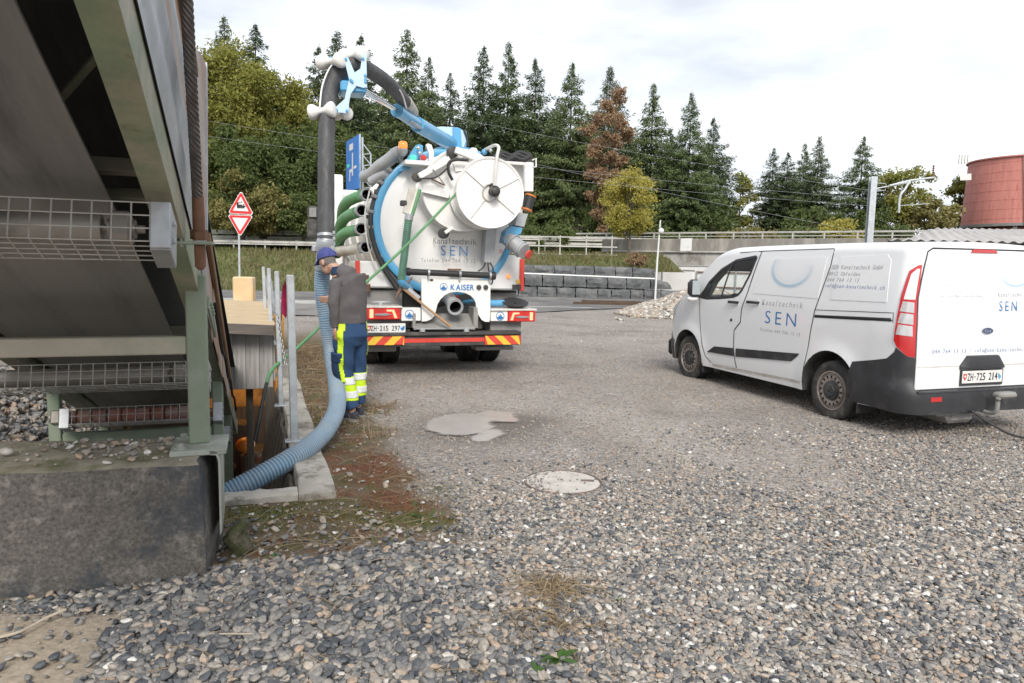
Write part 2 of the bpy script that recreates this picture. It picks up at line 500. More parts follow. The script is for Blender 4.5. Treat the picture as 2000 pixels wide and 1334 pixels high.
# ------------------------------------------------------------------ pit under the conveyor
mat('pit_concrete', (.27, .265, .22), .9, nz=(2.5, .35), bump=(30, .4), dirt=((.12, .135, .05), 1.2, .42, .62, .85))
mat('dark_plank', (.10, .085, .07), .85, nz=(3, .4), stretch=(6, 6, .6), bump=(14, .5), dirt=((.05, .05, .04), 2, .45, .6, .7))
PZ = -2.1
mb = MB(); mb.box(((PIT_T0 + PIT_T1) / 2, 5.4, PZ - .05), (PIT_T1 - PIT_T0 + .6, 12.2, .1))
o = mb.obj('pit_floor', 'pit_concrete', smooth=None); o.matrix_world = SITE; tag(o, kind='structure')
mb = MB()
mb.box((PIT_T0 - .1, 5.4, PZ / 2 + .60), (.2, 11.6, -PZ + 1.2), .02)
mb.box((PIT_T0 / 2 - .1, PIT_S1 + .1, PZ / 2), (3.4, .2, -PZ))
mb.box((-1.9, -.28, PZ / 2 - .02), (2.6, .2, -PZ))
o = mb.obj('pit_wall', 'pit_concrete', smooth=None); o.matrix_world = SITE; tag(o, kind='structure')
# timber lining of the right-hand pit side, plank by plank
lin = thing('timber_lining', 'dark upright boards lining the pit wall below the concrete coping', 'timber lining', M=SITE)
pl = None
for i in range(16):
    s0 = .3 + i * .29
    mb = MB(); mb.box((0, 0, 0), (.035, .275, 2.05), .006)
    if pl is None: pl = mb.obj('plank', 'dark_plank', lin); q = pl
    else: q = pl.copy(); COL.objects.link(q)
    q.location = (PIT_T1 - .24 - .008 * (i % 3), s0, -1.02); q.rotation_euler = (0, .22, random.uniform(-.02, .02))

# coping of the pit
mat('coping_concrete', (.47, .44, .385), .92, nz=(5, .2), bump=(55, .5, .008), dirt=((.14, .12, .085), 3.2, .5, .62, .8), dirt2=((.09, .10, .03), 7, .58, .68, .7))
cop = thing('concrete_coping', 'weathered pale concrete coping along the right edge of the pit', 'coping', M=SITE)
mb = MB()
NS = 40
prof = [(-.25, -.45), (-.25, .045), (-.235, .06), (-.015, .055), (0, .04), (.01, -.2)]
P = []
for i in range(NS + 1):
    s0 = .0 + 8.4 * i / NS
    P.append([(t + .008 * math.sin(3.1 * s0 + 9 * z) + random.uniform(-.004, .004), s0, z + random.uniform(-.005, .005)) for t, z in prof])
mb.grid(P); mb.add([P[0][k] for k in range(6)], [(0, 1, 2, 3, 4, 5)]); mb.add([P[-1][k] for k in range(6)], [(5, 4, 3, 2, 1, 0)])
mb.obj('edge_beam', 'coping_concrete', cop, 40)
mb = MB(); P = []
for i in range(21):
    t0 = -.25 - 1.0 * i / 20
    P.append([(t0, sv + random.uniform(-.006, .006), z + random.uniform(-.006, .006)) for sv, z in ((.03, -.35), (.02, .045), (.04, .06), (.19, .055), (.205, .03), (.205, -.3))])
mb.grid(P); mb.add(P[0], [(0, 1, 2, 3, 4, 5)])
mb.obj('cross_beam', 'coping_concrete', cop, 40)

# concrete block carrying the conveyor post
mat('block_concrete', (.105, .096, .086), .93, nz=(55, .5), bump=(70, .6, .008), dirt=((.24, .22, .195), 14, .54, .66, .75), dirt2=((.035, .042, .052), 1.6, .50, .60, .8))
mat('block_top', (.25, .225, .17), .95, nz=(6, .35), bump=(40, .6, .01), dirt=((.09, .10, .03), 3, .5, .62, .8), dirt2=((.32, .30, .27), 11, .6, .7, .7))
blk = thing('concrete_block', 'weathered dark concrete block carrying the green conveyor post', 'concrete block', M=Matrix.Translation((-1.53, 3.46, 0)) @ Matrix.Rotation(math.radians(13), 4, 'Z'))
mb = MB()
def blockpt(x, y, z):
    return (x + .012 * math.sin(7 * z + 2 * x) + .01 * (fbm(x * 3, z * 3 + y, 2, 5) - .5), y + .03 * (float(fbm(x, z, 2.2, 4)) - .5), z + .025 * (float(fbm(x, y * 2, 2.0, 6)) - .5))
BW, BD, BH = 2.6, .58, .62
n1_, n2_ = 44, 12
P = [[blockpt(-BW + BW * i / n1_, 0 + (.025 if j == n2_ else 0), -.15 + (BH + .15) * j / n2_) for j in range(n2_ + 1)] for i in range(n1_ + 1)]
mb.grid(P)
P2 = [[P[i][n2_]] + [blockpt(-BW + BW * i / n1_ - (.02 if i == n1_ else 0), BD * j / 8, BH + .012) for j in range(1, 9)] for i in range(n1_ + 1)]
mb.k = 1; mb.grid(P2); mb.k = 0
P3 = [[P[n1_][j]] + [blockpt(.0 + .0, BD * i / 8, -.15 + (BH + .15) * j / n2_) for i in range(1, 8)] + [blockpt(0, BD, -.15 + (BH + .15) * j / n2_)] for j in range(n2_ + 1)]
P3[n2_] = [P2[n1_][i] for i in range(9)]
mb.grid(P3)
mb.grid([[(-BW, BD, -.9), (-BW, BD, BH + .01)], [(0, BD, -.9), (0, BD, BH + .01)]])
mb.obj('body', ['block_concrete', 'block_top'], blk, 50)
# ------------------------------------------------------------------ belt conveyor rising out of the pit towards the viewer
mat('green_steel', (.19, .235, .15), .55, nz=(2.2, .25), bump=(35, .12), dirt=((.40, .33, .26), 2.0, .44, .62, .85), dirt2=((.16, .09, .05), 9, .64, .72, .8))
mat('green_post', (.225, .27, .195), .5, nz=(2.0, .15), bump=(30, .1), dirt=((.33, .33, .29), 5, .52, .68, .5), dirt2=((.15, .08, .045), 11, .66, .74, .8))
mat('beam_beige', (.43, .385, .31), .6, nz=(2.5, .12), bump=(35, .1), dirt=((.25, .30, .20), 1.1, .46, .62, .8), dirt2=((.24, .19, .14), 12, .62, .72, .7))
mat('plate_weathered', (.34, .355, .315), .65, nz=(5, .2), bump=(30, .15), dirt=((.20, .20, .15), 5, .48, .66, .8))
mat('belt_rubber', (.10, .096, .093), .6, nz=(1.2, .35), stretch=(1, .12, 1), bump=(60, .15, .004), dirt=((.24, .235, .225), .9, .42, .62, .9), dirt2=((.03, .03, .032), 1.8, .55, .66, .7))
mat('galv', (.40, .415, .43), .45, metal=.5, nz=(7, .2), bump=(18, .06), dirt=((.35, .33, .30), 4, .5, .7, .7))
mat('galv_dull', (.50, .53, .55), .55, metal=.35, nz=(9, .18), dirt=((.36, .36, .35), 3, .5, .66, .6))
mat('galv_rust', (.46, .40, .36), .5, metal=.3, nz=(2.5, .2), stretch=(1, .35, 2), dirt=((.36, .20, .12), 1.3, .42, .6, .9), dirt2=((.19, .10, .06), 6, .6, .72, .7))
mat('wire_white', (.42, .405, .375), .6, nz=(6, .2), dirt=((.3, .24, .18), 8, .5, .7, .8))
mat('roller_steel', (.23, .215, .195), .5, metal=.3, nz=(5, .3), dirt=((.33, .30, .26), 3, .46, .6, .8))
mat('roller_red', (.30, .12, .09), .6, nz=(5, .3), dirt=((.33, .30, .26), 5, .46, .6, .7))
mat('rust_brown', (.17, .085, .05), .7, nz=(6, .3), bump=(40, .2))
mat('wood_brown', (.20, .115, .055), .75, nz=(5, .25), stretch=(8, .6, 8), bump=(20, .3))
mat('rope_steel', (.14, .125, .115), .55, metal=.5, nz=(20, .3))
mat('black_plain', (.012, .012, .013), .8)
INC = math.radians(20)
_a = -np.append(hS, 0) * math.cos(INC) + np.array([0, 0, math.sin(INC)])
_w = np.append(wS, 0); _n = np.cross(_a, _w) * 1.0
_n = -np.cross(_w, _a) if np.cross(_w, _a)[2] < 0 else np.cross(_w, _a)
P0 = gy(350, 574, 3.76)
CONV = Matrix(((_w[0], _a[0], _n[0], P0[0]), (_w[1], _a[1], _n[1], P0[1]), (_w[2], _a[2], _n[2], P0[2]), (0, 0, 0, 1)))
cv = thing('belt_conveyor', 'green steel belt conveyor climbing out of the pit overhead', 'conveyor', M=CONV)
SL, SU = -6.2, 4.2                                     # lower and upper end along the belt
SM, LM = (SL + SU) / 2, SU - SL
def channel(mb, t0, side):
    """C-section side beam, open to the inside"""
    h, fl, th = .17, .095, .012
    pts = [(0, 0), (fl, 0), (fl, h), (0, h), (0, h - th), (fl - th, h - th), (fl - th, th), (0, th)]
    mb.prism([(t0 + side * u, v) for u, v in pts], lambda u, v, d: (u, d, v), SL, SU)
mb = MB(); channel(mb, .0, 1); mb.obj('side_beam', 'green_steel', cv)
mb = MB(); channel(mb, -1.12, -1); mb.obj('side_beam', 'green_steel', cv)
for nm, z0, th, w2, cur in (('return_belt', .035, .012, .455, 0), ('carrying_belt', .42, .014, .45, .10)):
    mb = MB(); P = []
    for i in range(41):
        s = SL + LM * i / 40
        P.append([(-.59 + w2 * u, s, z0 + cur * abs(u) ** 1.6 + .012 * math.sin(s * 1.7 + u) * (cur == 0) + dz) for u, dz in [(k / 5, 0) for k in range(-5, 6)] + [(k / 5, th) for k in range(5, -6, -1)]])
    for r in P: r.append(r[0])
    mb.grid(P); mb.obj(nm, 'belt_rubber', cv, 40)
# roller stations with wire guards
def guard(s, n0, n1, depth, red=False, tl=-1.2, cell=.062):
    r = .052
    zc = (n0 + n1) / 2 + .01
    mb = MB(); segs = 5 if red else 1
    if red:
        for k in range(9): mb.lathe([(0, r - .006), (.004, r), (.086, r), (.09, r - .006)], (-1.04 + k * .102, s - depth * .5, zc), (1, 0, 0), 14)
        mb.cyl((-1.1, s - depth * .5, zc), (.0, s - depth * .5, zc), r * .55)
    else:
        mb.cyl((-1.04, s - depth * .5, zc), (-.14, s - depth * .5, zc), r, seg=20)
        mb.cyl((-1.1, s - depth * .5, zc), (0, s - depth * .5, zc), .015)
    mb.obj('roller', 'roller_red' if red else 'roller_steel', cv)
    for t in (-.075, -1.085):
        mb = MB(); mb.box((t, s - depth * .5, zc), (.07, .10, .11), .012); mb.cyl((t - .045, s - depth * .5, zc), (t + .045, s - depth * .5, zc), .035)
        mb.obj('bearing_block', 'roller_steel', cv)
    w = .0028
    mb = MB()
    nt = int((.03 - tl) / cell)
    for k in range(nt + 1):
        t = .03 - k * cell
        mb.tube([(t, s, n1), (t, s, n0), (t, s - depth, n0 - .004)], w, 4)
    m = max(2, round((n1 - n0) / .052))
    for k in range(m + 1): mb.cyl((.04, s, n0 + (n1 - n0) * k / m), (tl, s, n0 + (n1 - n0) * k / m), w, seg=4)
    for k in range(1, 5): mb.cyl((.04, s - depth * k / 4, n0), (tl, s - depth * k / 4, n0), w, seg=4)
    mb.obj('guard_mesh', 'wire_white', cv, None)
    for t, sg in ((.03, 1), (tl, -1)):
        mb = MB()
        mb.box((t + sg * .033, s + .004, (n0 + n1) / 2 - .012), (.066, .008, n1 - n0 + .03), .003)
        mb.box((t + sg * .064, s - depth / 2, (n0 + n1) / 2 - .012), (.006, depth, n1 - n0 + .03), .002)
        mb.box((t + sg * .033, s - depth / 2, n0 - .028), (.066, depth, .006), .002)
        for dz in (.02, -.05): mb.lathe([(0, .011), (.008, .011), (.011, .006)], (t + sg * .067, s - depth * .3, (n0 + n1) / 2 + dz), (sg, 0, 0), 8)
        mb.obj('guard_bracket', 'galv', cv)
guard(1.27, -.200, -.052, .20)
guard(-.72, -.335, -.205, .20)
guard(-2.25, -.335, -.215, .20, True, tl=-.98)
guard(-3.75, -.335, -.215, .20, True)
# cross members between the beams
for s, z, hh, mt in ((.95, .24, .06, 'green_steel'), (.72, .22, .05, 'green_steel'), (-1.35, .14, .08, 'green_steel'), (2.7, .2, .07, 'green_steel'), (-2.9, .12, .08, 'green_steel')):
    mb = MB(); mb.box((-.56, s, z), (1.1, .05, hh), .004); mb.obj('cross_member', mt, cv)
mb = MB(); mb.tube([(-.45, 1.05, .25), (-.02, 1.75, .27)], .014, 6); mb.obj('brace', 'green_steel', cv)
# cladding: galvanised sheet, rusty panel, lower side sheet with brown edge board
def corr(t, s0, s1, z0, z1, m, name, amp=.014, pitch=.19, th=.004, lean=0.0):
    mb = MB(); P = []
    n = max(4, int((z1 - z0) / pitch * 8))
    for i in range(n + 1):
        z = z0 + (z1 - z0) * i / n
        x = t + amp * math.sin(2 * PI * z / pitch) + lean * (z - z0)
        P.append([(x, s0, z), (x, s0 * .5 + s1 * .5, z), (x, s1, z), (x + th, s1, z), (x + th, (s0 + s1) / 2, z), (x + th, s0, z)])
    for r in P: r.append(r[0])
    mb.grid(P); return mb.obj(name, m, cv, 60)
corr(.108, .42, SU, .15, .83, 'galv', 'side_sheet', amp=.007, pitch=.21)
corr(.100, -.33, .40, .17, .46, 'galv', 'side_sheet', amp=.007)
def sidepoly(poly, t0, t1, name, m):
    mb = MB(); mb.prism(poly, lambda u, v, d: (d, u, v), t0, t1); return mb.obj(name, m, cv)
for k in range(5):                                     # overlapping lower side sheets
    s0, s1 = -.36 - .62 * k, -.36 - .62 * (k + 1) - .03
    f = lambda s: .40 + (s + .35) * .087
    P = [(s0, -.02 + .012 * (k % 2)), (s1, -.02)] + [(s1, f(s1)), ((s0 + s1) / 2, f((s0 + s1) / 2) + .01), (s0, f(s0))]
    sidepoly(P, .100 + .006 * (k % 2), .104 + .006 * (k % 2), 'side_sheet', 'galv_rust')
sidepoly([(-.34, .44), (-.35, 1.60), (.12, 1.36), (.62, 1.06), (2.8, .95), (2.8, .44)], .106, .110, 'rust_panel', 'galv_rust')
mb = MB(); mb.box((.112, -.325, 1.02), (.012, .05, 1.14), .003); mb.obj('panel_flange', 'galv', cv)
mb = MB(); mb.box((.118, -1.82, .315), (.03, 3.0, .075), .006, Matrix.Rotation(.087, 3, 'X')); mb.obj('edge_board', 'wood_brown', cv)
mb = MB(); mb.box((.125, 2.4, .86), (.04, 3.4, .05), .004); mb.obj('edge_angle', 'wood_brown', cv)
mb = MB(); mb.box((-.56, SM, .80), (1.30, LM, .02)); mb.box((-1.23, SM, .42), (.01, LM, .6)); mb.box((.094, .95 + (SU - .95) / 2, .46), (.006, SU - .95, .55)); mb.box((.094, -1.7, .30), (.006, 3.0, .22)); mb.obj('dark_hood', 'black_plain', cv, None)  # cover sheets added in black to hide the sky and darken the inside
# flat splice bar with bolts below the beam
mb = MB(); mb.box((.125, -.55, .02), (.012, .62, .075), .003, Matrix.Rotation(.02, 3, 'X'))
for k in range(4): mb.lathe([(0, .012), (.012, .012), (.016, .007)], (.13, -.30 - .07 * k, .035), (1, 0, 0), 8)
mb.obj('splice_plate', 'green_post', cv)
# black drooping cable along the lower side sheet
mb = MB(); mb.tube(smoothpts([(.145, -.45, .08)] + [(.15, -.75 - .45 * k, .02 - .05 * (k % 2)) for k in range(8)], 5), .011, 6); mb.obj('cable', 'black_plain', cv)
# tie rope with socket, in world axes but part of the conveyor
inv = CONV.inverted()
def cl(x, y, Y): return inv @ Vector(gy(x, y, Y))
mb = MB()
r0, r1 = cl(386, 384, 3.1), cl(363, -25, 2.66)
mb.cyl(r0, r1, .018, seg=12); ax_ = (r1 - r0); L_ = ax_.length; ax_.normalize(); oa = ax_.orthogonal().normalized(); ob = ax_.cross(oa)
for q in range(6):                                     # laid strands wound round the core
    mb.tube([r0 + ax_ * (L_ * i / 90) + (oa * math.cos(q * PI / 3 + i * .42) + ob * math.sin(q * PI / 3 + i * .42)) * .0158 for i in range(91)], .0076, 5)
mb.obj('wire_rope', 'rope_steel', cv)
mb = MB(); sk0, sk1 = cl(389, 455, 3.14), cl(386, 380, 3.1)
mb.tube([sk0, sk0.lerp(sk1, .2), sk0.lerp(sk1, .95), sk1], [.024, .026, .024, .019], 14); mb.obj('rope_socket', 'rust_brown', cv)
mb = MB(); d_ = (sk0 - sk1).normalized(); mb.lathe([(-.012, .037), (.026, .037), (.026, .026)], sk0, d_, 6); mb.lathe([(.05, .023), (.15, .023), (.165, .010)], sk0, d_, 12); mb.obj('anchor_nut', 'rust_brown', cv)
mb = MB(); nb = sk0 + d_ * .045
R3 = CONV.to_3x3().inverted()
mb.box(nb + R3 @ Vector((-.03, 0, 0)), (.17, .014, .12), .003, R3 @ Matrix.Rotation(AX, 3, 'Z') @ Matrix.Rotation(math.radians(90), 3, 'X'))
mb.box(nb + R3 @ Vector((-.07, -.01, .05)), (.012, .12, .14), .003, R3 @ Matrix.Rotation(AX, 3, 'Z')); mb.obj('anchor_plate', 'green_post', cv)
# posts, base plates, cross beam
def wpt(x, y, z): return inv @ Vector((x, y, z))
Rw = R3 @ Matrix.Rotation(AX, 3, 'Z')
def post(x, y, z0, z1, w=.1, m='green_post'):
    mb = MB(); mb.box(wpt(x, y, (z0 + z1) / 2), (w, w, z1 - z0), .007, Rw); return mb.obj('post', m, cv)
px_, py_ = P0[0] + .075, P0[1] + .03
post(px_, py_, .66, 1.56)
post(px_ - 1.2 * wS[0], py_ - 1.2 * wS[1], .66, 1.56)
mb = MB(); c_ = np.array([px_, py_]) - .62 * wS - .0 * hS
mb.box(wpt(c_[0], c_[1], 1.19), (1.14, .09, .095), .006, Rw); mb.obj('cross_beam', 'beam_beige', cv)
for dx in (0, -1.2):
    mb = MB(); bx, by = px_ + dx * wS[0] + .015, py_ + dx * wS[1] - .03
    mb.box(wpt(bx, by, .648), (.27, .34, .028), .004, Rw)
    for u, v_ in ((-.09, -.11), (-.09, .11)):
        q = np.array([bx, by]) + wS * u + hS * v_
        mb.lathe([(0, .03), (.01, .03), (.012, .018), (.028, .018), (.03, .01)], wpt(q[0], q[1], .662), Rw @ Vector((0, 0, 1)), 6)
    if dx == 0:
        q = np.array([bx, by]) + wS * .055
        mb.prism([(0, .66), (.035, .65), (.05, .61), (.05, .22), (.04, .2), (.04, .6), (.03, .632), (0, .635)], lambda u, v, d: wpt(q[0] + wS[0] * u + hS[0] * d, q[1] + wS[1] * u + hS[1] * d, v), -.17, .17)
    mb.obj('base_plate', 'plate_weathered', cv)
for s_w, zc in ((2.35, .55), (4.2, .1)):
    for t in (.0, -1.2):
        q = np.array([P0[0], P0[1]]) + wS * (t + .05) + hS * s_w
        post(q[0], q[1], PZ, P0[2] - s_w * math.tan(INC) + .02, .085)
    q = np.array([P0[0], P0[1]]) - wS * .55 + hS * s_w
    mb = MB(); mb.box(wpt(q[0], q[1], P0[2] - s_w * math.tan(INC) - .42), (1.1, .07, .1), .006, Rw); mb.obj('cross_beam', 'green_post', cv)

# loose gravel heap and far pit wall seen under the conveyor
# ------------------------------------------------------------------ wooden shed over the pit
mat('plank_grey', (.30, .29, .275), .85, nz=(2.5, .2), stretch=(9, 9, .8), bump=(16, .5, .006), dirt=((.17, .15, .13), 1.6, .48, .66, .7))
mat('plank_tan', (.52, .40, .25), .8, nz=(2.5, .18), stretch=(1, 9, 9), bump=(18, .4, .006), dirt=((.30, .21, .12), 2.2, .52, .68, .7))
mat('fascia_wood', (.13, .11, .095), .85, nz=(3, .3), stretch=(.7, 9, 9), bump=(16, .5))
mat('shed_lining', (.42, .24, .07), .8, nz=(3, .3), bump=(20, .3), dirt=((.12, .07, .03), 2.5, .5, .65, .7))
shed = thing('wooden_shed', 'grey plank shed with light board roof standing over the pit', 'shed', M=SITE)
SF = 4.75
TW0, TW1 = -2.1, -.31
z_eave = .80
pl = None
k = 0
t = TW0
while t < TW1 - .02:
    wdt = random.choice((.13, .15, .165)); wdt = min(wdt, TW1 - t)
    mb = MB(); mb.box((0, 0, 0), (wdt - .003, .028, z_eave + .02), .004)
    o = mb.obj('plank', 'plank_grey', shed); o.location = (t + wdt / 2, SF + random.uniform(-.004, .004), z_eave / 2 - .01); t += wdt; k += 1
for i in range(12):                                   # right-hand wall above the coping
    mb = MB(); mb.box((0, 0, 0), (.028, .36, .62), .004)
    o = mb.obj('plank', 'plank_grey', shed); o.location = (TW1, SF + .2 + .366 * i, .38)
roofrot = Matrix.Rotation(math.radians(1.5), 3, 'X') @ Matrix.Rotation(math.radians(-2.5), 3, 'Y')
for i in range(24):                                   # roof boards run across
    mb = MB(); mb.box((0, 0, 0), (2.25, .188, .022), .004)
    o = mb.obj('roof_board', 'plank_tan', shed)
    o.location = (-1.43 + random.uniform(-.02, .02), SF - .2 + .194 * i, z_eave + .05 + .002 * i + random.uniform(-.006, .006))
    o.rotation_euler = (math.radians(2 + random.uniform(-1, 1)), math.radians(3 + random.uniform(-.5, .5)), random.uniform(-.006, .006))
mb = MB(); mb.box((-1.43, SF - .29, z_eave + .02), (2.25, .03, .13), .004, Matrix.Rotation(math.radians(3), 3, 'Y')); mb.obj('fascia', 'fascia_wood', shed)
mb = MB(); mb.box((TW1 - .06, SF - .02, -.95), (.12, .09, 1.9), .008); mb.box((-1.25, SF - .01, -.95), (.1, .09, 1.9), .008); mb.box((-.62, SF + .25, -.95), (.09, .1, 2.1), .008); mb.obj('door_frame', 'dark_plank', shed)
mb = MB(); mb.box(((TW0 + TW1) / 2, SF + .03, z_eave / 2), (TW1 - TW0 - .02, .012, z_eave - .02)); mb.obj('light_stop', 'fascia_wood', shed, None)  # board added to stop lamplight leaking between the front planks
mb = MB(); mb.box((-1.1, SF + 2.6, .0), (2.0, .05, 1.5)); mb.box((-2.05, SF + 1.3, -.7), (.05, 2.6, 2.8)); mb.obj('lining_board', 'shed_lining', shed, None)  # orange lining stops where the lamplit part of the back wall ends
mb = MB(); mb.box((-1.1, SF + 2.58, -1.45), (2.0, .06, 1.4)); mb.box((-1.0, SF + 1.9, -1.4), (.7, .4, 1.1), .02); mb.box((-.45, SF + 1.4, -1.6), (.3, .5, .9), .02); mb.obj('shaded_panel', 'dark_plank', shed, None)  # lower back wall coloured dark for shade below the lamp, plus clutter
lamp = D.objects.new('shed_lamp_light', D.lights.new('shed_lamp_light', 'POINT')); COL.objects.link(lamp)
lamp.location = S(-.95, SF + 1.7, .35); lamp.data.energy, lamp.data.color, lamp.data.shadow_soft_size = 13, (1, .52, .14), .08
mat('lamp_glow', (1, .7, .3), .5, nz=None, emit=((1, .55, .16), 6))
mat('orange_paint', (.55, .17, .03), .4, nz=(5, .15))
lb = thing('work_lamp', 'small warm work lamp hanging inside the shed', 'lamp', S(-.95, SF + 1.5, .3))
mb = MB(); mb.sphere((0, 0, .10), .045); mb.obj('bulb', 'lamp_glow', lb)
mb = MB(); mb.cyl((0, 0, .14), (0, 0, .5), .008, seg=6); mb.lathe([(.1, .03), (.16, .03), (.18, .012)], (0, 0, 0), (0, 0, 1), 10); mb.obj('cord', 'black_plain', lb)
pm = thing('pump', 'pump with orange dome and pipes standing in the pit under the shed', 'pump', S(-.62, SF + .75, PZ))
mb = MB(); mb.lathe([(0, .22), (.7, .22), (.74, .14), (1.02, .14), (1.05, .09)], (0, 0, 0), (0, 0, 1), 18); mb.obj('pump_body', 'steel_dark', pm)
mb = MB(); mb.sphere((-.05, -.08, 1.18), .13, 16, 10, (1, 1, .8)); mb.obj('dome', 'orange_paint', pm)
mb = MB(); mb.tube(smoothpts([(.1, -.1, .95), (.3, -.15, 1.0), (.36, -.1, .6), (.3, 0, .1)], 6), .045, 10); mb.tube(smoothpts([(-.2, -.1, .9), (-.34, -.15, .75), (-.34, -.1, .1)], 6), .05, 10)
mb.cyl((.02, -.22, .82), (.02, -.26, .82), .05); mb.obj('pipe', 'rust_brown', pm)
mat('hi_yellow', (.62, .78, .02), .7, nz=(20, .08))
mb = MB(); mb.box((.05, -.235, .55), (.10, .012, .13), .003); mb.obj('tag_plate', 'hi_yellow', pm)

# ------------------------------------------------------------------ galvanised barrier posts on the coping, chain, cloth
postm = None
for i, (px, py, ptop, w, lab) in enumerate(((575, 862, 537, .066, 'nearest galvanised barrier post on the pit coping with a red cloth'), (549, 793, 530, .052, 'second galvanised barrier post on the coping, chain hanging from its back'),
        (533, 735, 524, .052, 'third galvanised barrier post on the coping, counted from the hose'), (522, 692, 521, .052, 'farthest galvanised barrier post on the coping beside the shed roof'))):
    b = gz(px, py, .055); h = gy(px, ptop, b[1])[2] - .055
    if i == 0: h += .0
    th = thing('barrier_post', lab, 'post', (b[0], b[1], .055), AX + random.uniform(-.1, .1), 'galvanised barrier posts on the coping')
    th.rotation_euler = (0, -.012 * (1 + .4 * i), AX)
    mb = MB(); mb.box((0, 0, h / 2), (w, w, h), .008); mb.obj('tube', 'galv_dull', th)
    mb = MB(); mb.box((0, 0, .006), (w + .09, w + .03, .012), .002)
    for sx in (-1, 1): mb.lathe([(0, .014), (.012, .014), (.018, .006)], (sx * (w / 2 + .022), 0, .012), (0, 0, 1), 6)
    mb.obj('foot_plate', 'galv_dull', th)
    if i == 0: P_NEAR = (b, h)
    if i == 1: P_2 = (b, h)
    if i == 2: P_3 = (b, h)
    if i == 3: P_4 = (b, h)
def chain(a, b, sag, name, label):
    """hanging chain of single links"""
    a, b = Vector(a), Vector(b); n = max(6, int(((a - b).length + sag * .8) / .034))
    ch = thing(name, label, 'chain', a, 0, 'chains between the barrier posts')
    mb = MB()
    mb.tube([Vector((.024 * math.cos(q), .012 * math.sin(q), 0)) for q in [2 * PI * k / 10 for k in range(10)]], .0042, 5, closed=True)
    me = mb.mesh('chain_link', 'galv', 60)
    for k in range(n):
        t = (k + .5) / n
        p = a.lerp(b, t) - Vector((0, 0, sag * 4 * t * (1 - t))); t2 = t + .01
        q = a.lerp(b, t2) - Vector((0, 0, sag * 4 * t2 * (1 - t2)))
        o = D.objects.new('link', me); COL.objects.link(o); o.parent = ch; o.location = p - a
        o.rotation_mode = 'QUATERNION'; o.rotation_quaternion = (q - p).to_track_quat('X', 'Z') @ Matrix.Rotation(PI / 2 * (k % 2), 3, 'X').to_quaternion()
b2, b3, b4, b1 = P_2[0], P_3[0], P_4[0], P_NEAR[0]
chain((b2[0], b2[1], P_2[1] - .05), (b3[0], b3[1], P_3[1] - .1), .33, 'barrier_chain', 'upper chain sagging between second and third barrier posts')
chain((b3[0], b3[1], P_3[1] * .55), (b2[0], b2[1], P_2[1] * .62), .25, 'barrier_chain', 'lower chain sagging between second and third barrier posts')
chain((b3[0], b3[1], P_3[1] - .03), (b4[0], b4[1], P_4[1] - .1), .3, 'barrier_chain', 'chain sagging between the two farthest barrier posts')
chain((b2[0] - .02, b2[1] - .03, P_2[1] * .75), (b2[0] + .09, b2[1] - .1, P_2[1] * .36), .02, 'barrier_chain', 'loose chain end hanging beside the second barrier post')
mat('red_cloth', (.30, .012, .065), .9, nz=(12, .2))
cz = b1[2] if len(b1) > 2 else 0
cloth = MB(); P = []
for i in range(9):
    v = i / 8
    P.append([(-.035 - .06 * u * (1 - .3 * v) * (.3 + v), -.03 + .03 * math.sin(u * 5 + v * 3), -.02 - .28 * v + .04 * math.sin(u * 4)) for u in [k / 7 - .0 for k in range(8)]])
cloth.grid(P); P = [[(x - .0, y + .006, z) for x, y, z in r] for r in P]; cloth.grid(P)
ct = cloth.obj('red_cloth', 'red_cloth', None, 80); ct.location = (b1[0] - .015, b1[1], P_NEAR[1] - .02)
tag(ct, 'crumpled dark red cloth hanging on the nearest barrier post', 'cloth')
# ------------------------------------------------------------------ suction lorry, seen from behind
mat('white_paint', (.80, .79, .76), .32, nz=(1.5, .03), coat=.35, dirt=((.52, .48, .42), 2.2, .56, .74, .35))
mat('white_dirty', (.70, .68, .64), .45, nz=(2, .06), dirt=((.38, .34, .28), 2.5, .5, .7, .6))
mat('roller_white', (.78, .77, .73), .5, nz=(3, .04), dirt=((.5, .46, .4), 6, .55, .7, .4))
mat('blue_paint', (.10, .36, .60), .35, nz=(2, .08), coat=.3, dirt=((.25, .33, .4), 4, .56, .7, .4))
mat('light_blue', (.52, .68, .83), .35, nz=(2, .06), coat=.3, dirt=((.30, .42, .55), 4, .55, .7, .4))
mat('chrome', (.75, .75, .76), .12, metal=1, nz=None)
mat('grey_paint', (.40, .41, .42), .45, nz=(4, .12), metal=.2, dirt=((.24, .22, .2), 3, .52, .7, .6))
mat('grey_dirty', (.24, .235, .225), .65, nz=(3, .2), dirt=((.34, .31, .27), 4, .5, .7, .6))
mat('chassis', (.045, .044, .043), .6, nz=(4, .3), dirt=((.16, .14, .12), 3, .5, .68, .7))
mat('tyre', (.032, .031, .03), .82, nz=(8, .25), dirt=((.17, .155, .135), 5, .48, .68, .65))
mat('hose_black', (.06, .06, .062), .6, nz=(3, .25), stretch=(4, 4, .7), bump=(90, .2, .003), dirt=((.17, .165, .16), 6, .52, .66, .55))
mat('rubber', (.025, .025, .026), .55, nz=(9, .2))
mat('hose_green', (.10, .27, .115), .5, nz=(5, .2), dirt=((.2, .26, .17), 4, .5, .68, .5))
mat('hose_green_dk', (.09, .20, .14), .45, nz=(5, .2))
mat('pipe_dull', (.52, .49, .43), .5, metal=.2, nz=(3, .2), dirt=((.30, .24, .18), 3, .48, .66, .7))
mat('red_lamp', (.55, .025, .02), .18, nz=(30, .15), coat=.8)
mat('red_glow', (.9, .1, .06), .2, nz=None, coat=.6, emit=((1, .22, .12), 1.6))
mat('lamp_white', (.75, .74, .72), .15, nz=None, coat=.8)
mat('lamp_grey', (.42, .42, .43), .2, metal=.5, nz=None)
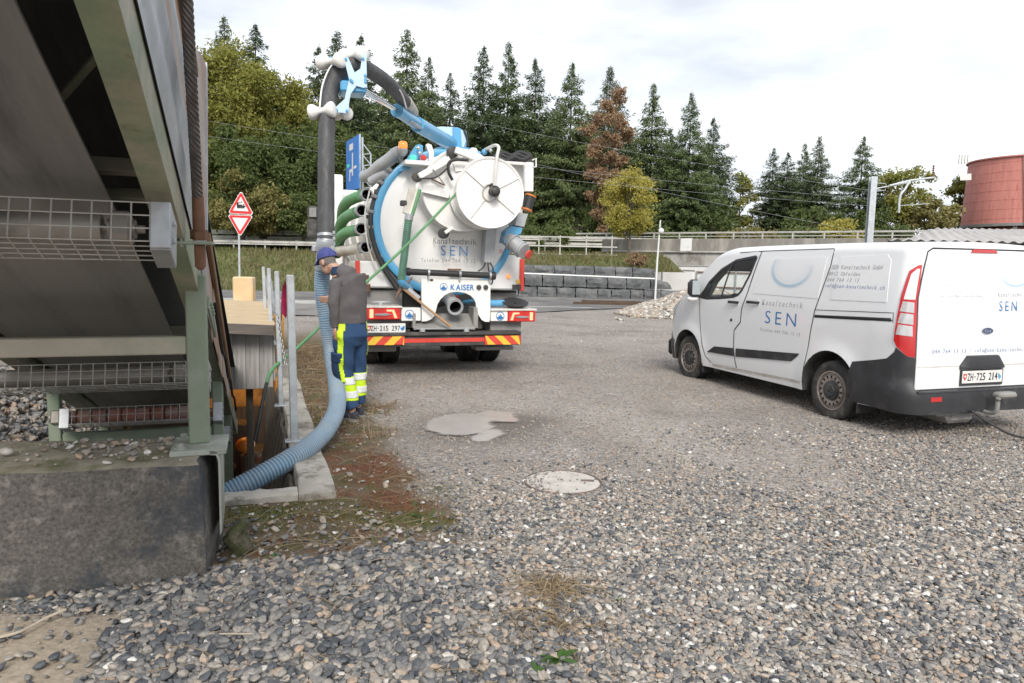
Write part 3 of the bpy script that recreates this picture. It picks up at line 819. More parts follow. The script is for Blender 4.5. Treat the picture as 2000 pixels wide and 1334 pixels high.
mat('red_band', (.62, .06, .04), .45, nz=(9, .1))
mat('yellow_band', (.78, .50, .05), .45, nz=(9, .1))
mat('orange_lens', (.80, .20, .03), .2, nz=None, coat=.6, emit=((1, .25, .04), .5))
mat('green_lens', (.05, .52, .33), .2, nz=None, coat=.6, emit=((.1, .9, .6), .25))
mat('print_dark', (.09, .095, .10), .5, nz=None)
mat('print_blue', (.022, .17, .42), .45, nz=None)
mat('print_red', (.55, .03, .03), .5, nz=None)
mat('plate_white', (.74, .73, .70), .35, nz=(9, .04))
mat('print_black', (.015, .015, .017), .5, nz=None)
mat('gap_black', (.006, .006, .007), .9, nz=None)
mat('rust_tool', (.17, .10, .07), .7, nz=(9, .35))
mat('handle_wood', (.40, .24, .13), .65, nz=(6, .2), stretch=(1, 8, 8))

TA = math.radians(18.3)
TO = gy(885, 640, 10.2); TO = np.array([TO[0], TO[1], 0.0])
TRK = Matrix.Translation(Vector(TO)) @ Matrix.Rotation(TA, 4, 'Z')
TINV = TRK.inverted()
_tR = np.array(Matrix.Rotation(-TA, 3, 'Z'))
def T(x, y, f=0.0):
    """lorry-frame point (right, forward, up) on the plane f metres ahead of the rear face"""
    d = _tR @ ray(x, y); o = _tR @ (_cam - TO)
    p = o + d * ((f - o[1]) / d[1]); return Vector(p)
def TM(x, y, f, s=1.0):
    """size of s photo pixels at that point"""
    d = _tR @ ray(x, y); o = _tR @ (_cam - TO)
    return s * ((f - o[1]) / d[1]) / FOCAL
tk = thing('suction_lorry', 'white and blue sewer suction lorry parked with its boom raised', 'lorry', M=TRK)
def tprism(poly, f0, f1, name, m, parent=None, smooth=35, bevel=0):
    mb = MB(); q = [T(x, y, f0) for x, y in poly]
    mb.prism([(p.x, p.z) for p in q], lambda u, v, d: (u, d, v), f0, f1)
    return mb.obj(name, m, tk if parent is None else parent, smooth)
def tbox(x0, y0, x1, y1, f0, f1, name, m, bev=.01, parent=None):
    a, b = T((x0 + x1) / 2, y0, f0), T((x0 + x1) / 2, y1, f0); l, r = T(x0, (y0 + y1) / 2, f0), T(x1, (y0 + y1) / 2, f0)
    mb = MB(); mb.box(((l.x + r.x) / 2, (f0 + f1) / 2, (a.z + b.z) / 2), (abs(r.x - l.x), abs(f1 - f0), abs(a.z - b.z)), bev)
    return mb.obj(name, m, tk if parent is None else parent)
def ttube(pts, rpx, name, m, parent=None, n=6, seg=12, f=None):
    """pts: (px, py, forward)"""
    q = [T(*p) for p in pts]
    r = TM(*pts[0], rpx) if rpx > .5 else rpx
    mb = MB(); mb.tube(smoothpts(q, n) if n > 1 and len(q) > 2 else q, r, seg); return mb.obj(name, m, tk if parent is None else parent, 50)
FWD = Vector((0, 1, 0))

# chassis, wheels, body
def wheel_set(x, y, name='wheel', w=.30, R=.50, dual=True):
    prof = []
    for k in range(2 if dual else 1):
        o = k * (w + .04)
        prof.append([(o, R * .62), (o + .01, R * .80), (o + .02, R * .93), (o + .05, R * .985), (o + .07, R)] + [(o + .07 + (w - .14) * q / 8 + e, R - (.012 if e else 0)) for q in range(8) for e in (0, .003)] + [(o + w - .07, R), (o + w - .05, R * .985), (o + w - .02, R * .93), (o + w, R * .62)])
    for p in prof:
        mb = MB(); mb.lathe(p, (x, y, R - .02), (1, 0, 0), 36); wo = mb.obj(name, 'tyre', tk, 40)
    mb = MB(); mb.lathe([(.05, R * .6), (.02, R * .58), (.02, R * .25), (-.02, R * .2), (-.02, .0)], (x, y, R - .02), (1, 0, 0), 24, False); mb.obj('rim', 'grey_dirty', wo)
for yy in (1.75, 3.1): 
    wheel_set(.52, yy); wheel_set(-1.16, yy)
for xx in (.75, -1.05): wheel_set(xx, 7.6, dual=False)
mb = MB()
for sx in (-.42, .42): mb.box((sx, 4.4, .82), (.09, 8.6, .26), .01)
for yy in (.35, 1.75, 3.1, 5, 7.6): mb.box((0, yy, .62 if yy in (1.75, 3.1, 7.6) else .8), (1.7 if yy in (1.75, 3.1, 7.6) else .9, .14, .14), .02)
mb.lathe([(-.3, .05), (-.2, .2), (0, .26), (.2, .2), (.3, .05)], (0, 1.75, .55), (1, 0, 0), 14)
mb.obj('chassis_frame', 'chassis', tk)
for sx, x in ((1, .85), (-1, -.85)):
    mb = MB(); P = []
    for k in range(13):
        a = PI * (k / 12); P.append([(x + dx, 1.75 - .64 * math.cos(a), .48 + .60 * math.sin(a) + dz) for dx, dz in ((-.34, 0), (.34, 0), (.34, .015), (-.34, .015))])
    mb.grid([p + [p[0]] for p in P]); mb.obj('mudguard', 'chassis', tk)
    mb = MB(); mb.box((x, 1.02, .52), (.62, .015, .30), .004); mb.obj('mud_flap', 'rubber', tk)
# tank
TCX, TCY, TR = 872, 437, 142
fT = .38
tc_ = T(TCX, TCY, fT); tr_ = TM(TCX, TCY, fT, TR)
mb = MB(); R_ = tr_
mb.lathe([(.0, R_ * .93), (.02, R_ * .945), (6.2, R_ * .945), (6.5, R_ * .85), (6.7, R_ * .5), (6.75, 0.01)], tc_ + FWD * .12, (0, 1, 0), 64); mb.obj('tank', 'white_dirty', tk, 30)
mb = MB(); mb.lathe([(0, R_ * .905), (-.01, R_ * .92), (-.012, R_ * .985), (.0, R_), (.10, R_), (.13, R_ * .985), (.13, R_ * .93)], tc_, (0, 1, 0), 72, False); mb.obj('tank_ring', 'blue_paint', tk, 40)
mb = MB(); mb.lathe([(.06, R_ * .935), (-.02, R_ * .915), (-.05, R_ * .88), (-.08, R_ * .72), (-.10, R_ * .45), (-.105, .01)], tc_ + FWD * .03, (0, 1, 0), 72, False); dish = mb.obj('tank_door', 'white_paint', tk, 40)
fD = fT - .075                                          # plane of the door skin
for k in range(10):                                     # door clamps round the ring
    a = PI * .58 + k * .2
    mb = MB(); mb.box((tc_.x + R_ * 1.03 * math.cos(a), fT + .06, tc_.z + R_ * 1.03 * math.sin(a)), (.08, .16, .05), .01, Matrix.Rotation(-a, 3, 'Y')); mb.obj('door_clamp', 'grey_dirty', tk)
for yy in (1.3, 2.6, 3.9, 5.2):
    mb = MB(); mb.lathe([(0, R_ * .945), (.01, R_ * .98), (.07, R_ * .98), (.08, R_ * .945)], tc_ + FWD * yy, (0, 1, 0), 48, False); mb.obj('tank_hoop', 'white_dirty', tk)
# side boxes and lower body panels
tbox(955, 498, 1018, 566, .42, 1.4, 'side_panel', 'white_paint', .02)
tbox(694, 510, 770, 562, .45, 1.5, 'side_panel', 'white_paint', .02)
for x0, y0, x1, y1 in ((1015, 506, 1024, 568), (694, 509, 703, 540)):
    tbox(x0, y0, x1, y1, .40, .43, 'marker_strip', 'red_band', .003)
tbox(708, 566, 786, 600, .55, 1.2, 'toolbox', 'grey_dirty', .01)
tbox(955, 572, 1008, 625, .62, 1.3, 'toolbox', 'grey_dirty', .01)
tbox(715, 566, 1008, 640, .7, .74, 'rear_plate', 'chassis', .004)
for x0, x1 in ((716, 792), (958, 1018)): tbox(x0, 625, x1, 650, .12, .4, 'valance', 'grey_dirty', .008)
# main white pump panel with arched opening
arch = [(823, 544), (958, 546), (957.5, 612), (956, 628.5), (948, 628.5), (941, 625), (934.5, 615), (931, 605), (929.5, 592), (926, 584), (919, 577), (908, 572), (893, 569.5), (880, 571), (869, 576), (860, 585), (854.5, 594), (852, 604), (849, 616), (843, 623), (834, 627), (824, 628)]
tprism(arch, .0, .05, 'pump_panel', 'white_paint')
tbox(840, 545, 846, 549, -.01, .02, 'panel_bolt', 'chassis', .003)
for x in (935, 948.5):
    c = T(x, 561, -.005); mb = MB(); mb.lathe([(0, .035), (.02, .035), (.025, .02)], c, (0, -1, 0), 16); mb.obj('panel_cap', 'chassis', tk)
# tail-lamp boxes, lamps
for x0, y0, x1, y1 in ((784, 601, 822, 627), (958.5, 606, 992, 627.5)): tbox(x0, y0, x1, y1, .01, .16, 'lamp_box', 'white_paint', .008)
tbox(716, 598, 786, 601.5, -.02, .35, 'lamp_shelf', 'white_dirty', .004); tbox(958, 603.5, 1049, 607, -.02, .35, 'lamp_shelf', 'white_dirty', .004)
def taillamp(x0, y0, x1, y1, mir):
    lo = tbox(x0, y0, x1, y1, -.01, .12, 'tail_lamp', 'red_lamp', .012)
    wx, hy = x1 - x0, y1 - y0
    def r(u0, v0, u1, v1, n, m, f): 
        if mir: u0, u1 = 1 - u1, 1 - u0
        tbox(x0 + wx * u0, y0 + hy * v0, x0 + wx * u1, y0 + hy * v1, f, f + .02, n, m, .004, lo)
    r(.80, .12, .91, .85, 'lamp_bar', 'red_glow', -.022)
    q = [(.10, .86), (.20, .15), (.42, .15), (.40, .30), (.25, .30), (.18, .86)]
    if mir: q = [(1 - u, v) for u, v in q]
    tprism([(x0 + wx * u, y0 + hy * v) for u, v in q], -.026, -.006, 'lamp_hook', 'red_glow', lo)
    q = [(.25, .55), (.45, .44), (.76, .50), (.76, .62), (.45, .66)]
    if mir: q = [(1 - u, v) for u, v in q]
    tprism([(x0 + wx * u, y0 + hy * v) for u, v in q], -.024, -.004, 'lamp_strip', 'lamp_grey', lo)
taillamp(716, 601.5, 783, 624.5, True); taillamp(992, 607.5, 1046, 628.5, False)
# number plate
npl = tbox(717, 632, 792, 650, -.03, -.005, 'number_plate', 'plate_white', .004)
fP = -.032
def tfn(x0, y0, f):
    o = T(x0, y0, f); return lambda u, v: (o.x + u, o.y, o.z + v)
def tw(x0, x1, y, f): return (T(x1, y, f) - T(x0, y, f)).x
def th_(x, y0, y1, f): return (T(x, y0, f) - T(x, y1, f)).z
def ttext(txt, x0, x1, ytop, ybase, f, m, parent, weight=0.0, mono=True, name='lettering', shear=0.0, gap=.18):
    mb = MB(); lettering(mb, txt, tw(x0, x1, ybase, f), th_((x0 + x1) / 2, ytop, ybase, f), tfn(x0, ybase, f), weight, shear, mono, gap); return mb.obj(name, m, parent, None)
def shield(x, y, w, h, f, m, parent, fnp):
    pass
ttext('ZH\u00b7215 297', 724, 782, 636.2, 646.2, fP, 'print_black', npl, .012)
def plate_shield(cx, cy, sx, f, parent, red):
    c = T(cx, cy, f); mb = MB()
    pts = [(-.5, .55), (.5, .55), (.5, -.05), (.3, -.4), (0, -.6), (-.3, -.4), (-.5, -.05)]
    mb.prism([(c.x + u * sx, c.z + v * sx * 1.1) for u, v in pts], lambda u, v, d: (u, d, v), f - .002, f); mb.obj('shield', 'print_red' if red else 'light_blue', parent, None)
    mb = MB()
    if red:
        mb.box((c.x, f - .003, c.z), (sx * .2, .002, sx * .66)); mb.box((c.x, f - .0035, c.z), (sx * .6, .002, sx * .2)); mb.obj('shield_cross', 'plate_white', parent, None)
    else:
        mb.prism([(c.x - sx * .5, c.z - sx * .05), (c.x + sx * .5, c.z + sx * .6), (c.x + sx * .5, c.z - sx * .05), (c.x, c.z - sx * .62)], lambda u, v, d: (u, d, v), f - .004, f - .002); mb.obj('shield_half', 'print_blue', parent, None)
plate_shield(720.5, 641, .06, fP, npl, True); plate_shield(786, 641, .06, fP, npl, False)
ttext('KAISER', 880, 926, 555.5, 566.5, -.003, 'print_blue', tk, .03, False, gap=.10)
def crest(cx, cy, rpx, f, mring='print_blue'):
    c = T(cx, cy, f); r = TM(cx, cy, f, rpx); mb = MB()
    P = []
    for k in range(29):
        a = 2 * PI * k / 28; P.append([(c.x + r * q * math.cos(a), c.y, c.z + r * q * math.sin(a)) for q in (.86, 1)])
    mb.grid(P)
    pts = [(-.78, -.1), (-.6, -.35), (-.4, -.15), (-.4, .12), (-.3, .3), (-.22, .1), (-.1, .05), (-.1, .38), (0, .62), (.1, .38), (.1, .05), (.22, .1), (.3, .3), (.4, .12), (.4, -.15), (.6, -.35), (.78, -.1), (.62, -.55), (.3, -.7), (0, -.76), (-.3, -.7), (-.62, -.55)]
    n = len(pts); vs = [(c.x + u * r, c.y, c.z + v * r) for u, v in pts] + [(c.x, c.y, c.z - .45 * r)]
    mb.add(vs, [(i, (i + 1) % n, n) for i in range(n)])
    mb.obj('crest', mring, tk, None)
crest(866.5, 560.5, 7.6, -.003); crest(800, 614, 9.2, .006); crest(977, 617.5, 8.6, .006)
# under-run bumper with warning boards
tbox(706, 649, 1018, 655.5, -.1, .12, 'bumper', 'chassis', .008)
tbox(706, 655.5, 1018, 676, -.06, .1, 'bumper', 'chassis', .008)
tbox(790, 660.5, 948, 668.5, -.066, -.05, 'red_stripe', 'red_band', .002)
def hazard(x0, x1, y0, y1, lean):
    b = tbox(x0, y0, x1, y1, -.085, -.062, 'warning_board', 'red_band', .003)
    n = 5; w = (x1 - x0); mb = MB(); h = y1 - y0
    for k in range(-1, 3):
        u0 = x0 + w * (.08 + .44 * k); u1 = u0 + w * .22
        q = [(u0, y1), (u1, y1), (u1 + lean * h, y0), (u0 + lean * h, y0)]
        q = [(min(max(x, x0 + .8), x1 - .8), y) for x, y in q]
        if abs(q[1][0] - q[0][0]) + abs(q[2][0] - q[3][0]) < 1: continue
        pts = [T(x, y, -.087) for x, y in q]; mb.add(pts, [(0, 1, 2, 3)])
    mb.obj('warning_stripe', 'yellow_band', b, None)
hazard(707, 790, 656.8, 674, 1.0); hazard(947, 1017, 655.6, 673, -1.0)
tbox(930, 676, 1003, 684, .2, .5, 'mud_box', 'grey_dirty', .01); tbox(716, 676, 774, 687, .2, .5, 'mud_box', 'grey_dirty', .01)
for x in (825, 911):
    c = T(x, 648, -.08); mb = MB(); mb.lathe([(0, .04), (.03, .04), (.05, .02)], c, (0, 0, 1), 10); mb.obj('bumper_stud', 'grey_paint', tk)
# recess and suction stub in the arch, step trough, pick axe
tbox(845, 570, 936, 612, .55, .58, 'recess_plate', 'grey_dirty', .004)
mb = MB(); c = T(889.5, 600, -.08); rr = TM(889.5, 600, -.08, 16)
mb.lathe([(0, rr * .72), (-.005, rr), (.06, rr), (.07, rr * .82), (.45, rr * .82), (.5, rr)], c, (0.0, 1, .25), 24, False); mb.lathe([(.0, rr * .72), (.3, rr * .7), (.31, .01)], c, (0, 1, .25), 24, False); mb.obj('suction_stub', 'grey_paint', tk)
mb = MB(); mb.lathe([(.02, rr * .69), (.28, rr * .69), (.28, .01)], c, (0, 1, .25), 20, False); mb.obj('stub_bore', 'gap_black', tk)
tbox(878, 577, 896, 585, .3, .32, 'warning_label', 'red_band', .002)
ttube([(850, 598, .5), (864, 594, .4), (872, 590, .3)], 4, 'pipe', 'chassis', n=3); ttube([(905, 590, .5), (920, 588, .45), (931, 586, .5)], 4, 'pipe', 'blue_paint', n=3)
tp = [T(x, y, f) for x, y, f in ((808, 640, -.02), (928, 640, -.02), (928, 612, .3), (808, 612, .3))]
mb = MB(); mb.add(tp + [p + Vector((0, 0, -.03)) for p in tp], [(0, 1, 2, 3), (7, 6, 5, 4), (0, 4, 5, 1), (2, 6, 7, 3)]); mb.obj('step_trough', 'grey_dirty', tk, None)
tbox(813, 640.5, 926, 643, -.03, 0, 'trough_lip', 'grey_paint', .003)
tbox(925, 600, 934, 641, .0, .3, 'trough_side', 'grey_dirty', .004); tbox(806, 612, 812, 641, .0, .3, 'trough_side', 'grey_dirty', .004)
ax = thing('pickaxe', 'pickaxe with wooden handle clamped across the lorry rear', 'pickaxe', M=TRK)
mb = MB(); a0, a1 = T(784, 561, -.04), T(880, 638, -.12)
mb.tube([a0, a0.lerp(a1, .5), a1], [.018, .017, .02], 10); h_ = mb.obj('handle', 'handle_wood', ax)
mb = MB(); pk = [T(x, y, -.05) for x, y in ((771, 587), (777, 574), (785, 562), (796, 552), (806, 541))]
mb.tube(smoothpts(pk, 4), [.004 + .02 * math.sin(PI * i / 16) ** .7 for i in range(17)], 8); mb.obj('pick_head', 'rust_tool', ax)
ttube([(797, 565, .0), (808, 575, -.02), (818, 583, -.02)], 5.5, 'tube', 'grey_paint', n=3)
# black pipe across, brackets
ttube([(795, 530.5, -.03), (964, 538.5, -.03)], 6.2, 'cross_pipe', 'rubber', n=1, seg=18)
for x, y in ((797, 530.6), (963, 538.4)): ttube([(x - 3, y - .1, -.03), (x + 4, y + .2, -.03)], 8, 'pipe_cap', 'rubber', n=1, seg=18)
for x, y in ((837, 532.4), (898, 535.2), (957, 538)): ttube([(x - 2, y, -.03), (x + 2, y + .1, -.03)], 7.2, 'pipe_clamp', 'galv', n=1, seg=18); tbox(x - 1.5, y + 6, x + 1.5, y + 14, -.04, .02, 'bracket', 'galv', .003)
tbox(880, 525, 901, 528, .1, .3, 'door_grip', 'rust_brown', .004)

# hose reel, second reel, mounting plate
def drum(cx, cy, rpx, f0, depth, name, rim=.03):
    c = T(cx, cy, f0); r = TM(cx, cy, f0, rpx)
    mb = MB(); mb.lathe([(-.012, r * .93), (-.02, r * .985), (0, r), (.02, r * .985), (.03, r * .90), (depth - .03, r * .90), (depth, r * 1.0), (depth + .01, r), (depth + .01, .02)], c, (0, 1, 0), 64, False)
    mb.lathe([(-.004, r * .95), (.0, r * .16), (.0, .01)], c, (0, 1, 0), 64, False)
    return c, r, mb.obj(name, 'white_paint', tk, 40)
c2, r2, reel2 = drum(903, 372, 80, .02, .26, 'rear_reel')
c1, r1, reel1 = drum(957.6, 376.5, 69.5, -.42, .36, 'hose_reel')
for a in (28, -38, 142, 232):                            # pressed ribs
    a = math.radians(a); mb = MB()
    mb.box((c1.x + math.cos(a) * r1 * .56, c1.y - .012, c1.z + math.sin(a) * r1 * .56), (r1 * .74, .016, .018), .006, Matrix.Rotation(-a, 3, 'Y')); mb.obj('reel_rib', 'white_dirty', reel1)
mb = MB(); mb.lathe([(-.02, r1 * .25), (-.03, r1 * .25), (-.03, r1 * .22), (.04, r1 * .2), (.04, .01)], c1, (0, 1, 0), 32, False); mb.obj('hub_cup', 'pipe_dull', reel1, 40)
mb = MB(); mb.lathe([(.03, .05), (-.1, .05), (-.1, .075), (-.16, .075), (-.17, .05), (-.20, .045), (-.21, .02)], c1 + Vector((.02, 0, .01)), (0, 1, 0), 20); mb.box((c1.x + .02, c1.y - .05, c1.z + .07), (.07, .1, .1), .01); mb.obj('swivel_joint', 'chassis', reel1)
mb = MB(); mb.tube(smoothpts([T(966, 362, -.62), T(968, 335, -.66), T(971, 305, -.66), T(974, 288, -.62), T(966, 284, -.4), T(948, 292, .1)], 6), .022, 10); mb.obj('feed_pipe', 'white_dirty', tk, 50)
tprism([(812, 360), (862, 322), (884, 316), (900, 318), (905, 345), (882, 358), (876, 387), (812, 372)], -.06, -.04, 'mount_plate', 'white_paint')
tprism([(884, 316), (920, 300), (940, 302), (940, 330), (890, 335)], -.1, -.08, 'mount_plate', 'white_paint')
def beam(p, q, w, d, name, m):
    a, b = T(*p), T(*q); ax_ = (b - a); L = ax_.length; ax_.normalize()
    y = FWD; z = ax_.cross(y).normalized(); y = z.cross(ax_)
    R = Matrix((ax_, y, z)).transposed()
    mb = MB(); mb.box((a + b) / 2, (L, d, w), .008, R); return mb.obj(name, m, tk)
beam((818, 345, -.14), (878, 311, -.14), .085, .08, 'swing_arm', 'white_paint'); beam((889, 293, -.14), (942, 312, -.14), .09, .08, 'swing_arm', 'white_paint')
beam((842, 349, -.10), (868, 362, -.10), .02, .02, 'latch_rod', 'rust_brown'); beam((845, 330, -.2), (870, 363, -.2), .018, .02, 'latch_rod', 'grey_dirty')
for x, y, r in ((815, 345, 10), (883, 298, 11), (866, 456, 10)):
    c = T(x, y, -.02); mb = MB(); mb.lathe([(-.06, TM(x, y, 0, r) * .8), (-.05, TM(x, y, 0, r)), (.05, TM(x, y, 0, r)), (.06, TM(x, y, 0, r) * .8)], c, (0, 1, 0), 20); mb.obj('buffer', 'chassis', tk)
beam((869, 455, -.14), (884, 444, -.14), .05, .03, 'buffer_arm', 'white_paint')
ttube([(812, 355, -.2), (822, 349, -.2), (850, 347, -.2), (872, 330, -.2), (884, 312, -.2)], 1.6, 'cable', 'rubber', seg=6)
ttube([(884, 352, -.2), (876, 335, -.2), (877, 318, -.2), (890, 312, -.2), (915, 313, -.2)], 3.0, 'cable', 'rubber', seg=8)
# hose guide: grey rail, green hoses
beam((806, 368, -.22), (793, 418, -.22), .10, .05, 'guide_rail', 'pipe_dull'); beam((815, 372, -.26), (800, 420, -.26), .035, .04, 'guide_rail', 'white_dirty')
tbox(783, 391, 796, 402, -.25, -.15, 'clamp_block', 'chassis', .012)
ttube([(820, 370, -.28), (812, 398, -.28), (805, 421, -.28)], 3.6, 'guide_hose', 'hose_green')
ttube([(800, 418, -.28), (798, 430, -.28)], 8.6, 'hose_collar', 'galv', n=1)
a, b = T(798, 428, -.28), T(784, 546, -.12); rb = TM(798, 428, -.28, 8.0); N = 120
mb = MB(); mb.tube([a.lerp(b, i / N) for i in range(N + 1)], [rb * (1.0 if (i // 2) % 2 else .90) for i in range(N + 1)], 14); mb.obj('ribbed_hose', 'hose_green_dk', tk, 80)
ttube([(783, 546, -.12), (786, 553, -.1), (800, 565, .1)], 7.5, 'hose_end', 'blue_paint', n=3)
# hydraulic box on the door
tprism([(950, 446), (970, 446), (964, 513), (946, 513)], .08, .27, 'valve_box', 'grey_paint')
ttube([(948, 513, .05), (944, 522, .0), (934, 530, .0)], 1.5, 'cable', 'rubber', seg=6); ttube([(953, 513, .05), (954, 525, .0), (956, 532, .0)], 1.5, 'cable', 'rubber', seg=6); ttube([(957, 513, .05), (963, 525, .0), (962, 550, .0), (958, 556, 0)], 1.5, 'cable', 'rubber', seg=6)
# door lettering
ttext('Kanaltechnik', 846, 931, 463.5, 475.5, fD - .07, 'print_dark', tk, -.006)
ttext('SEN', 861, 913, 478.5, 499, fD - .07, 'print_blue', tk, -.008, False, gap=.32)
ttext('Telefon 044 764 13 13', 822, 929, 504, 511.5, fD - .07, 'print_dark', tk, -.010)
c = T(977, 491, fD); mb = MB(); P = []
for k in range(21):
    a = 2 * PI * k / 20; P.append([(c.x + .03 * q * math.cos(a), c.y - .035, c.z + .03 * q * math.sin(a)) for q in (.78, 1)])
mb.grid(P); mb.box((c.x, c.y - .034, c.z), (.045, .002, .008), 0, Matrix.Rotation(.8, 3, 'Y')); mb.obj('warning_label', 'print_red', tk, None)
# right-hand valve group: filter, actuator, gearbox, valve, red-capped branch
ttube([(1032.5, 318, .0), (1032, 374, .0)], 10, 'filter_housing', 'white_paint', n=1, seg=20); ttube([(1032.5, 325, .0), (1032.5, 327, .0)], 10.6, 'filter_band', 'white_dirty', n=1, seg=20)
ttube([(1037, 381, .0), (1036, 384, .0)], 11.4, 'actuator_cap', 'orange_paint', n=1, seg=20); ttube([(1036, 384, .0), (1029, 408, .0)], 10, 'actuator', 'rubber', n=1, seg=20); ttube([(1029, 408, .0), (1028, 411, .0)], 11.4, 'actuator_cap', 'orange_paint', n=1, seg=20)
tprism([(1013, 415), (1031, 418), (1024, 443), (1006, 440)], -.1, .12, 'gearbox', 'grey_paint'); tprism([(1000, 442), (1021, 445), (1017, 457), (993, 462), (990, 475), (984, 474), (988, 452)], -.08, .15, 'valve_flange', 'blue_paint')
ttube([(990, 464, .02), (1002, 474, -.05), (1014, 484, -.12), (1024, 491, -.2)], 15, 'branch_pipe', 'grey_paint', n=4, seg=20)
ttube([(1000, 472, -.04), (1003, 474.5, -.06)], 17.5, 'pipe_flange', 'grey_paint', n=1, seg=20); ttube([(1016, 486, -.14), (1019, 488, -.16)], 17, 'pipe_flange', 'grey_paint', n=1, seg=20)
ttube([(1031, 496.5, -.24), (1034, 498, -.26)], 9, 'red_cap', 'red_band', n=1, seg=16)
tbox(1000, 318, 1022, 440, .2, .3, 'rear_cheek', 'white_paint', .01)
tbox(985, 316, 1040, 322, .0, .5, 'top_shelf', 'white_dirty', .005)
ttube([(1040, 313, -.02), (1047, 309, -.02), (1047, 326, -.02), (1041, 326, -.02)], 1.6, 'wire_guard', 'white_paint', n=1, seg=6)
for i, y in enumerate((301, 305.5, 310)):
    p0, p1 = T(975, y + 1, .25 - .05 * i), T(1037, y - 1.5, .2 - .05 * i); N = 60
    mb = MB(); mb.tube([p0.lerp(p1, k / N) + Vector((0, 0, .02 * math.sin(k * .2 + i))) for k in range(N + 1)], [.034 * (1 if (k // 2) % 2 else .82) for k in range(N + 1)], 8); mb.obj('coiled_hose', 'rubber', tk, 80)
tbox(975, 300, 1040, 316, .35, .9, 'hose_tray', 'chassis', .01)
for x, y, r in ((946, 297, 6), (935, 300, 5), (958, 294, 4)): 
    c = T(x, y, .1); mb = MB(); mb.sphere(c, TM(x, y, .1, r)); mb.obj('valve', 'blue_paint' if r > 4 else 'grey_paint', tk)
# rooftop: beacon, blue bracket, lamps, white horns
ttube([(787, 303, .3), (787, 291, .3)], 6.5, 'beacon_base', 'grey_dirty', n=1); mb = MB(); c = T(787, 291, .3); r = TM(787, 291, .3, 9)
mb.lathe([(0, r * .9), (.03, r), (.09, r * .92), (.105, r * .6), (.108, .01)], c, (0, 0, 1), 20); mb.obj('beacon', 'orange_lens', tk, 50)
mb = MB(); mb.lathe([(-.1, r * .5), (-.05, r * 1.08), (0, r * 1.1)], c, (0, 0, 1), 20); mb.obj('beacon_base', 'grey_paint', tk, 50)
tprism([(779, 335), (791, 316), (812, 284), (817, 281.5), (826, 284), (826, 296), (812, 316), (800, 330)], .25, .33, 'roof_bracket', 'blue_paint')
tbox(791, 313, 842, 322, .0, .3, 'lamp_tray', 'white_paint', .008)
for x, m, nm in ((808, 'green_lens', 'signal_lamp'), (828, 'red_lamp', 'signal_lamp')):
    tbox(x - 6, 302, x + 6, 313, .02, .14, nm, m, .02)
for x, y in ((817, 289), (820, 299)):
    c = T(x, y, .18); mb = MB(); mb.sphere(c, TM(x, y, .18, 4)); mb.obj('switch_knob', 'chrome', tk)
tprism([(832, 282), (836, 280), (843, 283), (847, 296), (848, 322), (838, 322), (838, 300)], .1, .16, 'horn_plate', 'white_paint'); tprism([(918, 292), (922, 288), (930, 289), (936, 300), (938, 312), (918, 308)], .1, .16, 'horn_plate', 'white_paint')
ttube([(846, 295, .5), (918, 298, .5)], 4, 'cross_tube', 'grey_paint', n=1)
# pipes and hoses on the left flank
for i, (x, y, f) in enumerate(((717, 380, .75), (707, 411, .75), (706, 447, .75), (715, 483, .75))):
    c = T(x, y, f); r = TM(x, y, f, 12.2)
    mb = MB(); mb.lathe([(.0, r * .76), (-.01, r * .95), (.02, r), (.06, r), (.07, r * .9), (.22, r * .9)], c, (-.05, 1, 0), 24, False); sk = mb.obj('hose_socket', 'grey_paint', tk, 40)
    mb = MB(); mb.lathe([(.0, r * .76), (.2, r * .74), (.2, .01)], c, (-.05, 1, 0), 20, False); mb.obj('bore', 'gap_black', sk)
for pts in (((706, 382, 1.0), (690, 388, 1.2), (676, 397, 1.5), (669, 412, 1.9), (667, 440, 2.3)), ((697, 415, 1.0), (683, 420, 1.2), (670, 430, 1.5), (664, 445, 1.8), (662, 465, 2.1)), ((698, 450, 1.0), (680, 453, 1.2), (666, 463, 1.5), (661, 478, 1.8), (657, 497, 2.0))):
    ttube(pts, 11, 'suction_hose', 'hose_green', n=6, seg=16)
ttube([(706, 484, 1.0), (684, 488, 1.3), (662, 491, 1.7)], 11, 'steel_pipe', 'pipe_dull', n=3, seg=16)
ttube([(712, 345, 1.2), (725, 340, 1.0), (740, 326, .8), (760, 312, .6), (774, 300, .5), (782, 298, .45)], 12, 'overflow_pipe', 'grey_paint', n=6, seg=18)
ttube([(724, 355, .9), (740, 345, .8), (756, 338, .7)], 9, 'overflow_pipe', 'grey_paint', n=4, seg=14)
ttube([(752, 352, .5), (733, 385, .45), (724, 430, .4), (730, 475, .38), (748, 520, .35), (770, 555, .33), (783, 572, .3)], 5, 'flank_hose', 'rubber', n=8)
ttube([(738, 372, .6), (729, 420, .55), (735, 470, .5), (752, 515, .48), (776, 552, .45)], 7, 'flank_hose', 'hose_black', n=8)
ttube([(722, 372, .35), (713, 420, .35), (718, 475, .35), (733, 520, .35), (748, 538, .35)], 1.6, 'flank_cord', 'white_dirty', n=8, seg=6)
tbox(716, 420, 734, 427, .42, .5, 'hose_strap', 'rubber', .004)
for x, y in ((716, 537), (719, 555)): ttube([(x, y, .45), (x, y + 14, .45)], 4.5, 'drain_valve', 'rust_brown', n=1)
